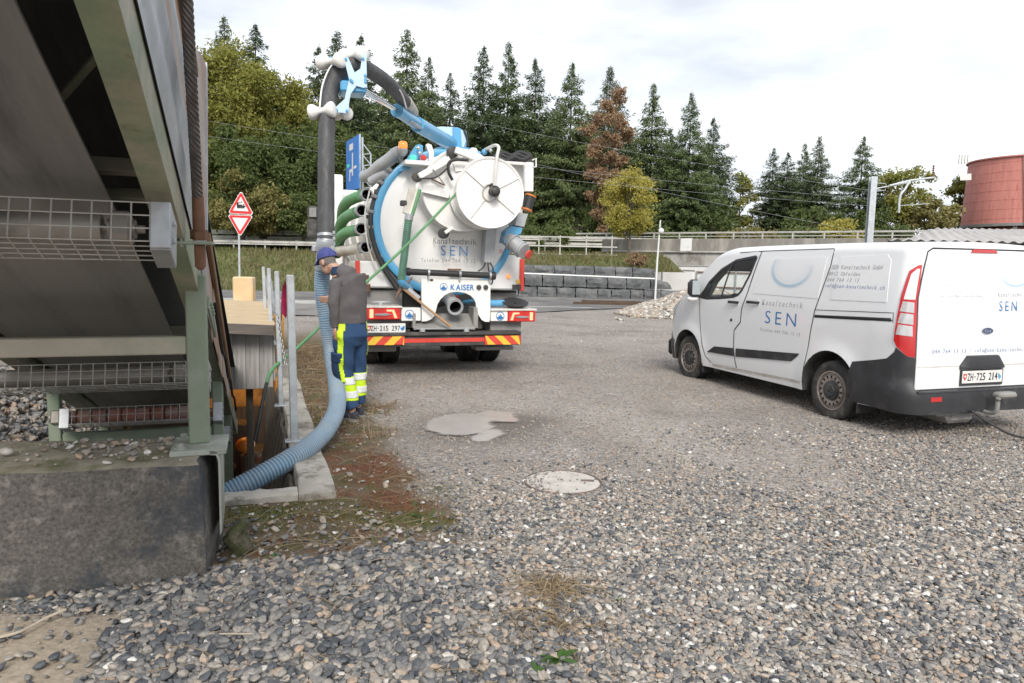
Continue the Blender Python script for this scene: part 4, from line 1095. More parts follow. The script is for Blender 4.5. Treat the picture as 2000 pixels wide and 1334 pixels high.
# loose fittings above the lamps
mb = MB(); P = []
c = T(745, 590, .2)
mb.tube([c + Vector((.13 * math.cos(q), .09 * math.sin(q), .0)) for q in [2 * PI * k / 24 for k in range(24)]], .012, 6, closed=True); mb.box(c + Vector((0, .06, -.05)), (.06, .04, .08), .01); mb.obj('cone_ring', 'grey_paint', tk, 60)
c = T(1006, 592, .2); mb = MB(); mb.lathe([(-.05, .12), (0, .19), (.02, .20), (.02, .17), (.0, .02)], c, (0, -.3, 1), 28, False); mb.obj('bucket_sieve', 'rubber', tk, 40)
ttube([(956, 592, .25), (984, 592, .25)], 6.5, 'blue_tube', 'blue_paint', n=1)
tbox(1002, 556, 1018, 566, .38, .44, 'socket_box', 'chassis', .004); c = T(993, 540, .40); mb = MB(); mb.lathe([(0, .03), (-.03, .025)], c, (0, 1, 0), 12); mb.obj('side_marker', 'orange_lens', tk)
tbox(1009, 546, 1016, 554, .40, .42, 'sticker', 'yellow_band', .001)
# cab, mirror, gantry front
mb = MB(); mb.box((-.02, 8.0, 2.10), (2.42, 2.1, 2.3), .12); mb.obj('cab', 'white_paint', tk)
mb = MB(); mb.box((-1.12, 6.5, 2.2), (.30, .4, 2.6), .03); mb.obj('air_stack', 'white_paint', tk)
mb = MB(); mb.box((-.1, 6.6, 1.9), (2.3, .25, 2.1), .03); mb.obj('bulkhead', 'white_dirty', tk)
ttube([(621, 420, 8.6), (660, 415, 8.6)], 2, 'mirror_arm', 'chassis', n=1)
tbox(601, 402, 622, 428, 8.4, 8.65, 'mirror', 'chassis', .05); tbox(600, 427, 622, 466, 8.4, 8.65, 'mirror', 'chassis', .05)
tbox(604, 406, 618, 424, 8.385, 8.4, 'mirror_glass', 'grey_dirty', .02); tbox(603, 432, 619, 460, 8.385, 8.4, 'mirror_glass', 'chassis', .02)
# ---- boom
bm_ = []
BB = T(888, 292, 2.2)                                    # slewing column on the tank
mb = MB(); mb.lathe([(-.35, .26), (-.1, .26), (-.1, .34), (.0, .34), (.0, .2), (.3, .2)], BB, (0, 0, 1), 24); mb.obj('slewing_column', 'blue_paint', tk)
tprism([(838, 250), (862, 247), (894, 249), (906, 256), (910, 275), (905, 292), (885, 292), (868, 268)], 2.0, 2.5, 'boom_box', 'light_blue'); tprism([(886, 248), (900, 251), (902, 290), (888, 292)], 1.9, 2.0, 'boom_cheek', 'blue_paint')
ttube([(906, 253, 1.98), (912, 270, 1.98), (914, 285, 1.98)], 2, 'cable', 'rubber', seg=6)
HD = T(692, 160, -1.55)                                  # boom head overhangs towards the viewer
fH, fB = -1.55, 2.1
def fo(x): return fB + (fH - fB) * (888 - x) / (888 - 692)
ttube([(884, 282, fo(884)), (830, 252, fo(830)), (815, 243, fo(815))], 13, 'boom_arm', 'blue_paint', n=1, seg=16)
ttube([(822, 247, fo(822)), (808, 238, fo(808))], 10, 'arm_sleeve', 'galv', n=1, seg=16)
ttube([(812, 241, fo(812)), (776, 216, fo(776))], 11, 'boom_arm', 'blue_paint', n=1, seg=16); ttube([(781, 219, fo(781)), (775, 215.5, fo(775))], 13, 'arm_collar', 'blue_paint', n=1, seg=16)
ttube([(852, 270, fo(852) - .15), (800, 236, fo(800) - .15)], 3, 'hydraulic_line', 'galv', n=1, seg=8)
ttube([(880, 288, fo(880)), (840, 262, fo(840))], 8, 'lift_cylinder', 'light_blue', n=1, seg=14)
ttube([(778, 217, fo(778)), (699, 171, fo(699))], 4.6, 'boom_rod', 'chrome', n=1, seg=16); ttube([(778, 213, fo(778)), (703, 169, fo(703))], 2, 'hydraulic_line', 'chrome', n=1, seg=8)
Z5 = lambda x, y: (580 + x / 3.336, 80 + y / 3.336)
headp = [Z5(*p) for p in ((305, 108), (332, 104), (376, 205), (413, 180), (432, 62), (452, 90), (457, 300), (432, 305), (388, 292), (350, 345), (340, 400), (335, 472), (250, 462), (243, 440), (310, 378), (340, 250))]
mb = MB(); q = [T(x, y, fH - .18) for x, y in headp]; mb.prism([(p.x, p.z) for p in q], lambda u, v, d: (u, d, v), fH - .18, fH - .165); hp = mb.obj('head_plate', 'light_blue', tk)
mb = MB(); q = [T(x - 6, y + 2, fH + .16) for x, y in headp]; mb.prism([(p.x - .15, p.z) for p in q], lambda u, v, d: (u, d, v), fH + .16, fH + .175); mb.obj('head_plate', 'blue_paint', tk)
for x, y in ((350, 255), (360, 265), (445, 225), (447, 250), (447, 265), (325, 455), (258, 448), (430, 115), (318, 118)):
    px, py = Z5(x, y); c = T(px, py, fH - .185); mb = MB(); mb.lathe([(0, .016), (-.015, .014)], c, (0, 1, 0), 8); mb.obj('head_bolt', 'blue_paint', hp)
mb = MB(); q = T(688, 175, fH); mb.box(q, (.28, .3, .12), .02); mb.obj('head_block', 'blue_paint', tk)
def bone(p, q, r, waist, name='guide_roller'):
    a, b = Vector(p), Vector(q); L = (b - a).length
    prof = [(L * t, rr * r) for t, rr in ((0, .3), (.01, .7), (.05, .95), (.12, 1), (.2, .93), (.3, .7), (.42, waist), (.5, waist * .96), (.58, waist), (.7, .7), (.8, .93), (.88, 1), (.95, .95), (.99, .7), (1, .3))]
    mb = MB(); mb.lathe(prof, a, b - a, 24); mb.obj(name, 'roller_white', tk, 60)
bone(T(624, 123, fH + .1), T(671, 116, fH - .2), .085, .42); bone(T(668, 111, fH + .15), T(713, 104, fH - .15), .085, .42)
bone(T(604, 220, fH - .1), T(654, 213, fH - .24), .085, .42); bone(T(655, 222, fH + .18), T(680, 222, fH - .1), .075, .5)
# black boom hose: over the rollers and down to the coupling
fE = -1.75
fld = [(637, 472, fE - .25), (637, 420, fE - .2), (637, 340, fE - .12), (638, 260, fE), (640, 215, fE + .1), (645, 180, fE + .18), (655, 150, fE + .2), (670, 133, fE + .22), (690, 128, fE + .24), (712, 133, fE + .3), (738, 148, -1.1), (760, 165, -.8), (780, 186, -.2), (796, 206, .35), (806, 222, .9), (822, 246, 1.4), (848, 272, 2.0), (872, 290, 2.5), (890, 300, 2.8)]
q = smoothpts([T(*p) for p in fld], 8); rh = .088
mb = MB(); mb.tube(q, [rh * (1.0 + .012 * math.sin(i * 1.9)) if i < 8 * 14 else rh * .8 for i in range(len(q))], 22); mb.obj('boom_hose', 'hose_black', tk, 60)
HOSE_TOP = TRK @ q[0]
def band(i, w, r, m, nm):
    d = (q[i + 1] - q[i]).normalized(); mb = MB(); mb.lathe([(-w / 2, r * .97), (-w / 2, r), (w / 2, r), (w / 2, r * .97)], q[i], d, 24); mb.obj(nm, m, tk)
band(0, .03, rh * 1.06, 'galv', 'hose_band'); band(2, .03, rh * 1.06, 'galv', 'hose_band')
mb = MB(); c = q[1]; 
for dz in (-.06, 0, .06): mb.box(c + Vector((.075, -.06, dz)), (.03, .04, .04), .008)
mb.obj('band_latch', 'galv', tk)
i0 = 8 * 13; mb = MB(); mb.tube(q[i0 - 3:i0 + 8], rh * 1.1, 20); mb.obj('hose_sleeve', 'pipe_dull', tk)
wl_ = smoothpts([T(624, 212, fE), T(629, 170, fE + .05), T(640, 140, fE + .1), T(652, 122, fE + .15)], 8); mb = MB(); mb.tube(wl_, .009, 6); mb.obj('hose_cord', 'white_paint', tk)
wl_ = smoothpts([T(718, 135, fE + .3), T(755, 152, -.95), T(783, 180, -.6), T(794, 212, -.4)], 8); mb = MB(); mb.tube(wl_, .010, 6); mb.obj('hose_cord', 'white_paint', tk)
# ------------------------------------------------------------------ worker and the hoses
mat('skin', (.46, .27, .19), .5, nz=(12, .1))
mat('hair_grey', (.16, .14, .125), .8, nz=(60, .3))
mat('sweater', (.105, .096, .096), .95, nz=(6, .2), bump=(120, .25, .004))
mat('trousers_blue', (.019, .055, .13), .85, nz=(7, .15), bump=(60, .2, .004))
mat('trousers_dark', (.014, .035, .085), .85, nz=(7, .15))
mat('hi_vis', (.58, .80, .02), .7, nz=(18, .08))
mat('reflective', (.72, .73, .72), .35, nz=(60, .1))
mat('cap_blue', (.055, .065, .22), .85, nz=(9, .15), bump=(150, .2, .003))
mat('boot', (.05, .055, .07), .7, nz=(9, .3))
mat('sole', (.30, .30, .30), .8, nz=(9, .2))
mat('hose_blue', (.265, .355, .435), .5, nz=(3, .12), dirt=((.34, .36, .37), 4, .46, .66, .7))
mat('hose_rib', (.11, .245, .38), .45, nz=(3, .15), dirt=((.26, .28, .3), 5, .52, .68, .5))
MD = 7.37
def mp(x, y, dy=0.0):
    """point of the worker's plane (dy metres behind it)"""
    return Vector(gy(x, y, MD + dy))
man = thing('person', 'worker in grey sweater, blue cap and blue trousers with yellow patches guiding the suction hose', 'person', (0, 0, 0))
def limb(rings, seg=16):
    """rings: (centre, half-width vector radius a, radius b, rotation about z)"""
    mb = MB(); vs, fs = [], []
    n = len(rings)
    for i, (c, a, b, rz) in enumerate(rings):
        c = Vector(c)
        t = Vector(rings[min(i + 1, n - 1)][0]) - Vector(rings[max(i - 1, 0)][0]); t.normalize()
        x = Vector((math.cos(rz), math.sin(rz), 0)); x = (x - t * x.dot(t)).normalized(); y = t.cross(x)
        for k in range(seg):
            q = 2 * PI * k / seg; vs.append(c + x * (a * math.cos(q)) + y * (b * math.sin(q)))
    for i in range(n - 1):
        for k in range(seg):
            k2 = (k + 1) % seg; fs.append((i * seg + k, i * seg + k2, (i + 1) * seg + k2, (i + 1) * seg + k))
    fs += [tuple(range(seg))[::-1], tuple((n - 1) * seg + k for k in range(seg))]
    return mb.add(vs, fs)
def fuse(mbs, name, mats, vox, parent, smooth_it=4, disp=None):
    """several closed volumes fused to one continuous surface"""
    allb = MB()
    for m in mbs: allb.add(m.v, m.f)
    me = allb.mesh(name, mats)
    o = D.objects.new(name, me); COL.objects.link(o)
    r = o.modifiers.new('r', 'REMESH'); r.mode = 'VOXEL'; r.voxel_size = vox
    s = o.modifiers.new('s', 'SMOOTH'); s.iterations = smooth_it; s.factor = .5
    dg = bpy.context.evaluated_depsgraph_get(); dg.update()
    me2 = D.meshes.new_from_object(o.evaluated_get(dg)); o.modifiers.clear(); o.data = me2; me2.name = name
    if disp:
        for v in me2.vertices: v.co = disp(v.co.copy(), v.normal)
    me2.shade_smooth(); me2.materials.clear()
    for m in (mats if isinstance(mats, (list, tuple)) else [mats]): me2.materials.append(MAT[m])
    o.parent = parent
    return o
HZ = math.radians(150)                                   # facing: away and to the left
face = Vector((math.cos(HZ) * .9, .55, 0)).normalized()
side = Vector((face.y, -face.x, 0))                      # his right-hand side
yaw = math.atan2(side.y, side.x)
hips = mp(684, 640); chest = mp(685, 564); shou = mp(679, 541, .0); neck = mp(658, 527, .03); headc = mp(640, 510, .05)
def V3(v, s=0, f=0, z=0): return v + side * s + face * f + Vector((0, 0, z))
# head: skull, jaw, nose, ears, neck
tilt = Matrix.Rotation(-.42, 3, side)                     # head bent down
def hp_(s, f, z): return headc + tilt @ (side * s + face * f + Vector((0, 0, z)))
head = [MB().sphere((0, 0, 0), 1, 18, 14, fn=lambda v: hp_(v.x * .077, v.y * .098, v.z * .112 + .02)),
        MB().sphere((0, 0, 0), 1, 16, 10, fn=lambda v: hp_(v.x * .058, v.y * .07 + .028, v.z * .075 - .062)),
        MB().sphere((0, 0, 0), 1, 8, 6, fn=lambda v: hp_(v.x * .014, v.y * .022 + .103, v.z * .028 - .025)),
        MB().sphere((0, 0, 0), 1, 8, 6, fn=lambda v: hp_(v.x * .028, v.y * .014 + .092, v.z * .012 - .072)),
        limb([(hp_(0, -.02, -.05), .060, .062, yaw), (neck + Vector((0, 0, -.0)), .062, .064, yaw), (V3(neck, .0, -.03, -.08), .075, .07, yaw)])]
for sg in (-1, 1):
    head.append(MB().sphere((0, 0, 0), 1, 10, 8, fn=lambda v: hp_(v.x * .012 + sg * .082, v.y * .022 - .012, v.z * .034 - .025)))
    head.append(MB().sphere((0, 0, 0), 1, 8, 6, fn=lambda v: hp_(v.x * .016 + sg * .032, v.y * .012 + .086, v.z * .008 + .012)))
# left arm hangs beside the body, right hand reaches round to the hose
ls, rs = V3(shou, -.15, .0, -.07), V3(shou, .125, .02, -.085)
lel, lwr = mp(652, 594, -.17), mp(654, 640, -.14)
rel, rwr = V3(shou, .17, .24, -.27), mp(652, 590, .02)
def hand(w, d, palm, thumb, curl, sz=1.0):
    """palm box with four bent fingers and a thumb; d: finger direction, palm: palm normal, thumb: direction of the thumb side"""
    d, palm, thumb = d.normalized(), palm.normalized(), thumb.normalized()
    parts = [limb([(w - d * .02, .026 * sz, .020 * sz, 0), (w + d * .03 * sz, .036 * sz, .017 * sz, 0), (w + d * .085 * sz, .040 * sz, .014 * sz, 0)], 12)]
    # orient the palm
    parts = [MB().sphere((0, 0, 0), 1, 14, 10, fn=lambda v: w + d * (.045 * sz + v.z * .055 * sz) + thumb * v.x * .042 * sz + palm * v.y * .017 * sz)]
    for i, L in enumerate((.072, .08, .074, .058)):
        b = w + d * .088 * sz + thumb * (.030 - .020 * i) * sz
        p, dd, pts = b - d * .02, d.copy(), [b - d * .025]
        for k, fr in enumerate((.45, .32, .23)):
            dd = (dd + palm * curl * (.5 + .35 * k)).normalized(); p = (pts[-1] if k else b) + dd * L * fr * sz * (1 if k else 1); pts.append(p)
        m = MB(); m.tube(pts, [.0092 * sz, .0090 * sz, .0080 * sz, .0062 * sz], 8); parts.append(m)
    t0 = w + d * .02 * sz + thumb * .028 * sz; t1 = t0 + (thumb * .8 + d * .6 + palm * .3).normalized() * .04 * sz; t2 = t1 + (d * .9 + palm * .5 + thumb * .2).normalized() * .032 * sz
    m = MB(); m.tube([t0 - thumb * .02, t0, t1, t2], [.013 * sz, .0125 * sz, .011 * sz, .008 * sz], 8); parts.append(m)
    return parts
body = head + [limb([(V3(hips, 0, 0, .0), .15, .11, yaw), (V3(chest, 0, 0, -.1), .14, .10, yaw), (chest, .16, .11, yaw), (V3(shou, 0, 0, -.06), .19, .10, yaw), (V3(shou, 0, -.02, .02), .09, .07, yaw)])]
for a, b_, c_ in ((ls, lel, lwr), (rs, rel, rwr)):
    body.append(limb([(a, .045, .045, 0), (a.lerp(b_, .5), .042, .042, 0), (b_, .038, .036, 0), (b_.lerp(c_, .5), .034, .032, 0), (c_, .026, .022, 0)], 12))
hose_dir = (mp(637, 590, .0) - rwr)
body += hand(rwr, Vector((-.93, -.1, .25)), Vector((-.1, -.3, -1)) * .6 + Vector((0, .7, 0)), Vector((0, -.35, 1)), .35)
body += hand(lwr + Vector((0, -.01, .0)), Vector((-.05, .12, -1)), Vector((.75, .6, 0)), Vector((-.6, .75, 0)), .5)
LEGS = []
for sg, foot, knee in ((-1, mp(688, 812, -.06), mp(672, 722, -.02)), (1, mp(699, 800, .14), mp(698, 715, .14))):
    h_ = V3(hips, sg * .085, .0, -.02)
    LEGS.append((sg, h_, knee, foot))
    body.append(limb([(h_, .085, .09, yaw), (h_.lerp(knee, .5), .07, .075, yaw), (knee, .055, .058, yaw), (knee.lerp(foot, .35), .052, .058, yaw), (foot + Vector((0, 0, .08)), .036, .04, yaw), (foot + Vector((0, 0, .02)), .034, .04, yaw)], 14))
bd = fuse(body, 'body', ['skin', 'hair_grey'], .0075, man, 3)
for p in bd.data.polygons:
    c = tilt.inverted() @ (Vector(p.center) - headc); f_, s_, z_ = c.dot(face), c.dot(side), c.z
    if z_ > -.06 and f_ < .0 - .2 * max(0, -z_ - .0) and abs(s_) < .09 and z_ < .2 and not (abs(s_) > .078): p.material_index = 1
mb = MB()                                                # eyes
for sg in (-1, 1): mb.sphere(hp_(sg * .032, .089, .004), .0105)
mb.obj('eye', 'print_dark', man)
# sweater
def folds(c, n):
    return c + n * (.0045 * math.sin(c.z * 34 + c.x * 21 + 6 * math.sin(c.x * 9)) * (.4 + .6 * math.sin(c.y * 13 + c.z * 7)) + .016 * (float(fbm(c.x * 4 + c.y * 3, c.z * 5, 1, 3)) - .5))
sw = [limb([(V3(hips, .0, .0, .075), .178, .135, yaw), (V3(hips, 0, 0, .10), .186, .14, yaw), (V3(hips, .0, .0, .2), .185, .142, yaw), (V3(chest, 0, 0, -.02), .193, .138, yaw), (V3(chest, 0, 0, .08), .21, .138, yaw), (V3(shou, 0, 0, -.09), .185, .128, yaw), (V3(shou, 0, .0, -.03), .135, .10, yaw), (V3(shou, -.0, .0, .03), .11, .085, yaw), (V3(neck, 0, -.03, .0), .075, .078, yaw)], 24)]
for (a, b_, c_), cuff in (((ls, lel, lwr), .94), ((rs, rel, rwr), .9)):
    slv = []
    e = b_.lerp(c_, cuff)
    slv.append(limb([(a.lerp(V3(shou, 0, 0, -.04), .55), .055, .06, 0), (a + Vector((0, 0, .0)), .072, .078, 0), (a.lerp(b_, .5), .068, .072, 0), (b_, .062, .064, 0), (b_.lerp(c_, .5), .056, .058, 0), (b_.lerp(c_, cuff - .14), .05, .05, 0), (e, .042, .040, 0)], 14))
    fuse(slv, 'sleeve', 'sweater', .009, man, 4, folds)
    ec = b_.lerp(c_, cuff - .09)
    limb([(ec, .046, .045, 0), (b_.lerp(c_, cuff + .01), .043, .041, 0)], 14).obj('cuff', 'sweater', man)
fuse(sw, 'sweater', 'sweater', .011, man, 4, folds)
mb = limb([(V3(neck, 0, -.035, -.045), .083, .084, yaw), (V3(neck, 0, -.02, .028), .074, .076, yaw)], 20); mb.obj('collar', 'trousers_dark', man)
mb = limb([(V3(hips, 0, 0, .055), .181, .139, yaw), (V3(hips, 0, 0, .105), .187, .144, yaw)], 28); mb.obj('waistband', 'sweater', man)
# trousers
tr = [limb([(V3(hips, 0, 0, .10), .165, .125, yaw), (V3(hips, 0, 0, .0), .188, .145, yaw), (V3(hips, 0, -.015, -.08), .195, .152, yaw), (V3(hips, 0, 0, -.16), .165, .12, yaw)], 24)]
def legring(sg, h_, knee, foot, t):
    """centre and radius down the trouser leg, t from 0 (hip) to 1 (hem)"""
    ks = [(h_, .118), (h_.lerp(knee, .5), .108), (knee, .092), (knee.lerp(foot, .5), .084), (foot + Vector((0, 0, .075)), .082)]
    u = t * 4; i = min(3, int(u)); f = u - i
    return ks[i][0].lerp(ks[i + 1][0], f), ks[i][1] * (1 - f) + ks[i + 1][1] * f
for L in LEGS: tr.append(limb([(*[legring(*L, t)[0]], legring(*L, t)[1] * .95, legring(*L, t)[1] * 1.08, yaw) for t in [k / 10 for k in range(11)]], 18))
def tfolds(c, n): return c + n * (.006 * math.sin(c.z * 27 + c.x * 30 + 3 * math.sin(c.y * 11)) + .012 * (float(fbm(c.x * 9 + c.y * 3, c.z * 7, 1, 8)) - .5))
tro = fuse(tr, 'trousers', 'trousers_blue', .0085, man, 4, tfolds)
# bands and patches: cut from the trouser surface and set a few millimetres proud
def patch(src, test, off, name, m, parent):
    bm2 = bmesh.new(); bm2.from_mesh(src.data)
    kill = [f for f in bm2.faces if not test(f.calc_center_median(), f.normal)]
    bmesh.ops.delete(bm2, geom=kill, context='FACES')
    bm2.normal_update()
    for v in bm2.verts: v.co += v.normal * off
    ex = bmesh.ops.extrude_face_region(bm2, geom=bm2.faces[:])
    for g in ex['geom']:
        if isinstance(g, bmesh.types.BMVert): g.co -= g.normal * off * 1.5
    bmesh.ops.recalc_face_normals(bm2, faces=bm2.faces)
    me = D.meshes.new(name); bm2.to_mesh(me); bm2.free(); me.materials.append(MAT[m]); me.shade_smooth()
    o = D.objects.new(name, me); COL.objects.link(o); o.parent = parent; return o
def legcoord(L, c):
    sg, h_, knee, foot = L
    best = None
    for t in [k / 24 for k in range(25)]:
        q, r = legring(*L, t); d = (Vector(c) - q).length
        if best is None or d < best[0]: best = (d, t, q)
    v = Vector(c) - best[2]; return best[1], math.atan2(v.dot(face), v.dot(side) * sg), best[0]
def near(L, c): return (Vector(c) - legring(*L, max(0, min(1, (L[1].z - c[2]) / (L[1].z - L[3].z - .075))))[0]).length < .15
def phi(L, c):
    q = legring(*L, max(0, min(1, (L[1].z - c[2]) / (L[1].z - L[3].z - .075))))[0]
    if c[2] > L[1].z: q = hips + side * L[0] * .06
    v = Vector(c) - q; return math.atan2(v.dot(face), v.dot(side) * L[0])
for L in LEGS:
    sg = L[0]
    def own(c): 
        ds = [((Vector(c) - legring(*M_, max(0, min(1, (M_[1].z - c[2]) / (M_[1].z - M_[3].z - .075))))[0]).length, M_[0]) for M_ in LEGS]
        return min(ds)[1] == sg and c[2] < hips.z - .02
    hem = L[3].z + .075
    patch(tro, lambda c, n: own(c) and hem + .09 < c[2] < hem + .335, .004, 'hi_vis_band', 'hi_vis', man)
    for z0, z1 in ((.12, .19), (.255, .325)):
        patch(tro, lambda c, n: own(c) and hem + z0 < c[2] < hem + z1, .0075, 'reflective_band', 'reflective', man)
    # side stripe down the outer seam
    patch(tro, lambda c, n: (own(c) or c[2] >= hips.z - .02) and sg * (Vector(c) - hips).dot(side) > 0 and -.80 < phi(L, c) < -.22 and (hips.z - .30 < c[2] < hips.z + .06 or hem + .3 < c[2] < hips.z - .42), .0045, 'side_stripe', 'hi_vis', man)
L = LEGS[0]
def inleg(c): return (Vector(c) - hips).dot(side) < .0
patch(tro, lambda c, n: inleg(c) and hips.z - .56 < c[2] < hips.z - .27 and -.62 < phi(L, c) < 1.2, .026, 'cargo_pocket', 'trousers_dark', man)
patch(tro, lambda c, n: inleg(c) and hips.z - .34 < c[2] < hips.z - .25 and -.66 < phi(L, c) < 1.25, .033, 'pocket_flap', 'trousers_blue', man)
patch(tro, lambda c, n: inleg(c) and hips.z - .55 < c[2] < hips.z - .30 and -.78 < phi(L, c) < -.42, .029, 'pocket_stripe', 'hi_vis', man)
# shoes
for sg, h_, knee, foot in LEGS:
    tz = foot + Vector((0, 0, 0)); g = foot.z
    f0 = Vector((foot.x, foot.y, 0))
    z0 = float(ground_h(np.array(foot.x), np.array(foot.y)))
    def sp(s, f, z): return f0 + side * s + face * f + Vector((0, 0, z0 + z))
    mb = MB(); P = []
    for k in range(13):
        t = k / 12; f = -.085 + .27 * t
        wd = .046 * (1 - abs(2 * t - 1.1) ** 3.2 * .55) ; h = .11 - .055 * max(0, t - .35) / .65 if t > .35 else .11
        P.append([sp(wd * a, f, .028 + (h - .028) * b) for a, b in ((-.9, 0), (-1, .35), (-.75, .8), (-.25, 1), (.25, 1), (.75, .8), (1, .35), (.9, 0))])
    mb.grid([r + [r[0]] for r in P]); mb.add(P[0], [tuple(range(8))]); mb.add(P[-1], [tuple(range(8))[::-1]]); sh = mb.obj('shoe', 'boot', man, 50)
    mb = MB(); P = [[sp(.049 * a * (1 - abs(2 * k / 12 - 1.1) ** 3.2 * .55), -.09 + .285 * k / 12, z) for a, z in ((-1, 0), (-1, .03), (1, .03), (1, 0))] for k in range(13)]
    mb.grid([r + [r[0]] for r in P]); mb.add(P[0], [(0, 1, 2, 3)]); mb.add(P[-1], [(3, 2, 1, 0)]); mb.obj('sole', 'sole', sh, 40)
# cap
mb = MB(); P = []
for i in range(10):
    th = i / 9 * PI * .53
    P.append([hp_(.088 * math.sin(th) * math.cos(q), -.004 + .108 * math.sin(th) * math.sin(q) , .035 + .108 * math.cos(th) - .0 + .012 * math.sin(th) * math.sin(q)) for q in [2 * PI * k / 28 for k in range(29)]])
mb.grid(P); mb.grid([[c + (c - headc) * .03 for c in r] for r in P[::-1]])
cp = mb.obj('cap', 'cap_blue', man, 60)
mb = MB(); P = []
for i in range(7):
    f = i / 6
    P.append([hp_(.078 * s_ * (1 - .25 * f * f), .085 + .115 * f * (1 - .45 * s_ * s_) - .035 * s_ * s_, .056 - .022 * f - .022 * s_ * s_ + dz) for s_, dz in [(k / 6, 0) for k in range(-6, 7)] + [(k / 6, .006) for k in range(6, -7, -1)]])
mb.grid([r + [r[0]] for r in P]); mb.add(P[-1], [tuple(range(26))]); mb.obj('brim', 'cap_blue', cp, 60)
mb = MB(); mb.tube([hp_(.052 * math.cos(q), -.108 + .01 * math.sin(q), .03 + .045 * math.sin(q)) for q in [PI * k / 10 for k in range(11)]], .005, 6); mb.obj('cap_strap', 'cap_blue', cp)
mb = MB(); mb.sphere(hp_(0, 0, .15), .009); mb.obj('cap_button', 'cap_blue', cp)

# ---- blue suction hose from the boom coupling down into the pit
bh = thing('suction_hose', 'thick blue ribbed suction hose bending from the boom down into the pit', 'hose', (0, 0, 0))
top = Vector(HOSE_TOP)
HR = .083
ctrl = [top + Vector((-.005, -.03, -.06)), Vector(gy(629, 560, 7.76)), Vector(gy(637, 620, 7.80)), Vector(gy(647, 690, 7.78)), Vector(gy(656, 745, 7.36)), Vector(gy(658, 795, 6.7)), Vector(gy(638, 838, 6.2)), Vector(gy(604, 872, 5.8)), Vector(gy(560, 901, 5.5)), Vector(gy(500, 935, 5.3)), Vector(gy(430, 975, 5.15)), Vector(gy(380, 1030, 5.0))]
qs = smoothpts(ctrl, 40)
mb = MB(); mb.tube(qs, HR * .93, 24); mb.obj('inner_tube', 'hose_rib', bh, 60)
# helical rib wound along the hose
arc = [0.0]
for i in range(1, len(qs)): arc.append(arc[-1] + (qs[i] - qs[i - 1]).length)
Lh = arc[-1]; pitch = .026; turns = int(Lh / pitch)
def along(s):
    i = min(len(arc) - 2, max(0, int(np.searchsorted(arc, s)) - 1)); f = (s - arc[i]) / max(1e-9, arc[i + 1] - arc[i]); return qs[i].lerp(qs[i + 1], f), (qs[i + 1] - qs[i]).normalized()
mb = MB(); up_ = Vector((1, 0, 0))
for k in range(turns):
    c, t = along((k + .5) * pitch); up_ = (up_ - t * up_.dot(t)).normalized()
    mb.lathe([(-.0085, HR * .92), (-.006, HR * 1.0), (.006, HR * 1.0), (.0085, HR * .92)], c, t, 22, False)
mb.obj('ribs', 'hose_blue', bh, 50)
c0, t0_ = along(.0)
mb = MB(); mb.lathe([(-.09, HR * 1.02), (-.07, HR * 1.12), (.02, HR * 1.12), (.05, HR * 1.05), (.12, HR * 1.05)], c0, t0_, 24); mb.obj('coupling', 'galv', bh, 40)
for dx in (-.10, .09):
    mb = MB(); mb.box(c0 + Vector((dx, -.04, -.02)), (.055, .05, .07), .015); mb.obj('coupling_lever', 'galv', bh)
for s_ in (.20, .235):
    c0, t0_ = along(s_); mb = MB(); mb.lathe([(-.010, HR * 1.0), (-.010, HR * 1.06), (.010, HR * 1.06), (.010, HR)], c0, t0_, 24); mb.obj('hose_clip', 'galv', bh)
# ---- green jetting line from the reel into the pit
gh = thing('jetting_hose', 'thin green high pressure hose running from the reel into the pit', 'hose', (0, 0, 0))
p0 = TRK @ T(893, 376, -.35); p1 = Vector(gy(709, 557, 8.9))
pts = [p0, p0.lerp(p1, .33) + Vector((0, 0, -.03)), p0.lerp(p1, .66) + Vector((0, 0, -.035)), p1, Vector(gy(630, 633, 8.3)), Vector(gy(580, 680, 7.9)), Vector(gy(548, 706, 7.7)), Vector(gy(528, 728, 7.5)), Vector(gy(517, 765, 7.2)), Vector(gy(508, 812, 7.0)), Vector(gy(498, 860, 6.9))]
q = smoothpts(pts, 10); mb = MB(); mb.tube(q[:-24], .018, 10); mb.obj('line', 'hose_green', gh, 60)
mb = MB(); mb.tube(q[-25:], .018, 10); mb.obj('shaded_end', 'rubber', gh, 60)  # lower end coloured near-black for the shade inside the pit
# ------------------------------------------------------------------ white panel van
mat('van_white', (.80, .803, .805), .22, nz=(.8, .015), coat=.6)
mat('van_black', (.028, .029, .032), .5, nz=(6, .2), bump=(200, .08, .002), dirt=((.12, .115, .105), 3, .52, .72, .5))
mat('seam', (.04, .04, .042), .8, nz=None)
mat('van_lining', (.16, .16, .165), .8, nz=(4, .15))
mat('van_seat', (.07, .07, .075), .9, nz=(9, .2))
mat('trim_light', (.55, .55, .54), .7, nz=(4, .1))
mat('rim_silver', (.40, .36, .33), .42, metal=.55, nz=(6, .15), dirt=((.22, .15, .11), 6, .5, .7, .7))
mat('arch_liner', (.05, .048, .045), .9, nz=(6, .3), dirt=((.22, .20, .18), 4, .5, .7, .7))
mat('print_grey', (.27, .275, .285), .5, nz=None)
mat('print_fade', (.50, .51, .525), .5, nz=None)
mat('print_navy', (.10, .17, .37), .5, nz=None)
mat('emblem_blue', (.012, .028, .10), .2, nz=None, coat=1)
mat('tail_red', (.50, .016, .018), .12, nz=None, coat=1)
mat('tail_clear', (.58, .56, .56), .08, nz=(14, .15), metal=.25, coat=1)
mat('mirror_face', (.42, .47, .49), .12, nz=None, coat=1)  # pale blue-grey coloured in to stand for reflected sky
mat('sill_dirty', (.62, .60, .56), .5, nz=(3, .1), dirt=((.36, .31, .25), 3, .42, .65, .8))
glass_mat('van_glass', (.95, .98, .97))
VO = np.array([4.805, 7.186, -.018])
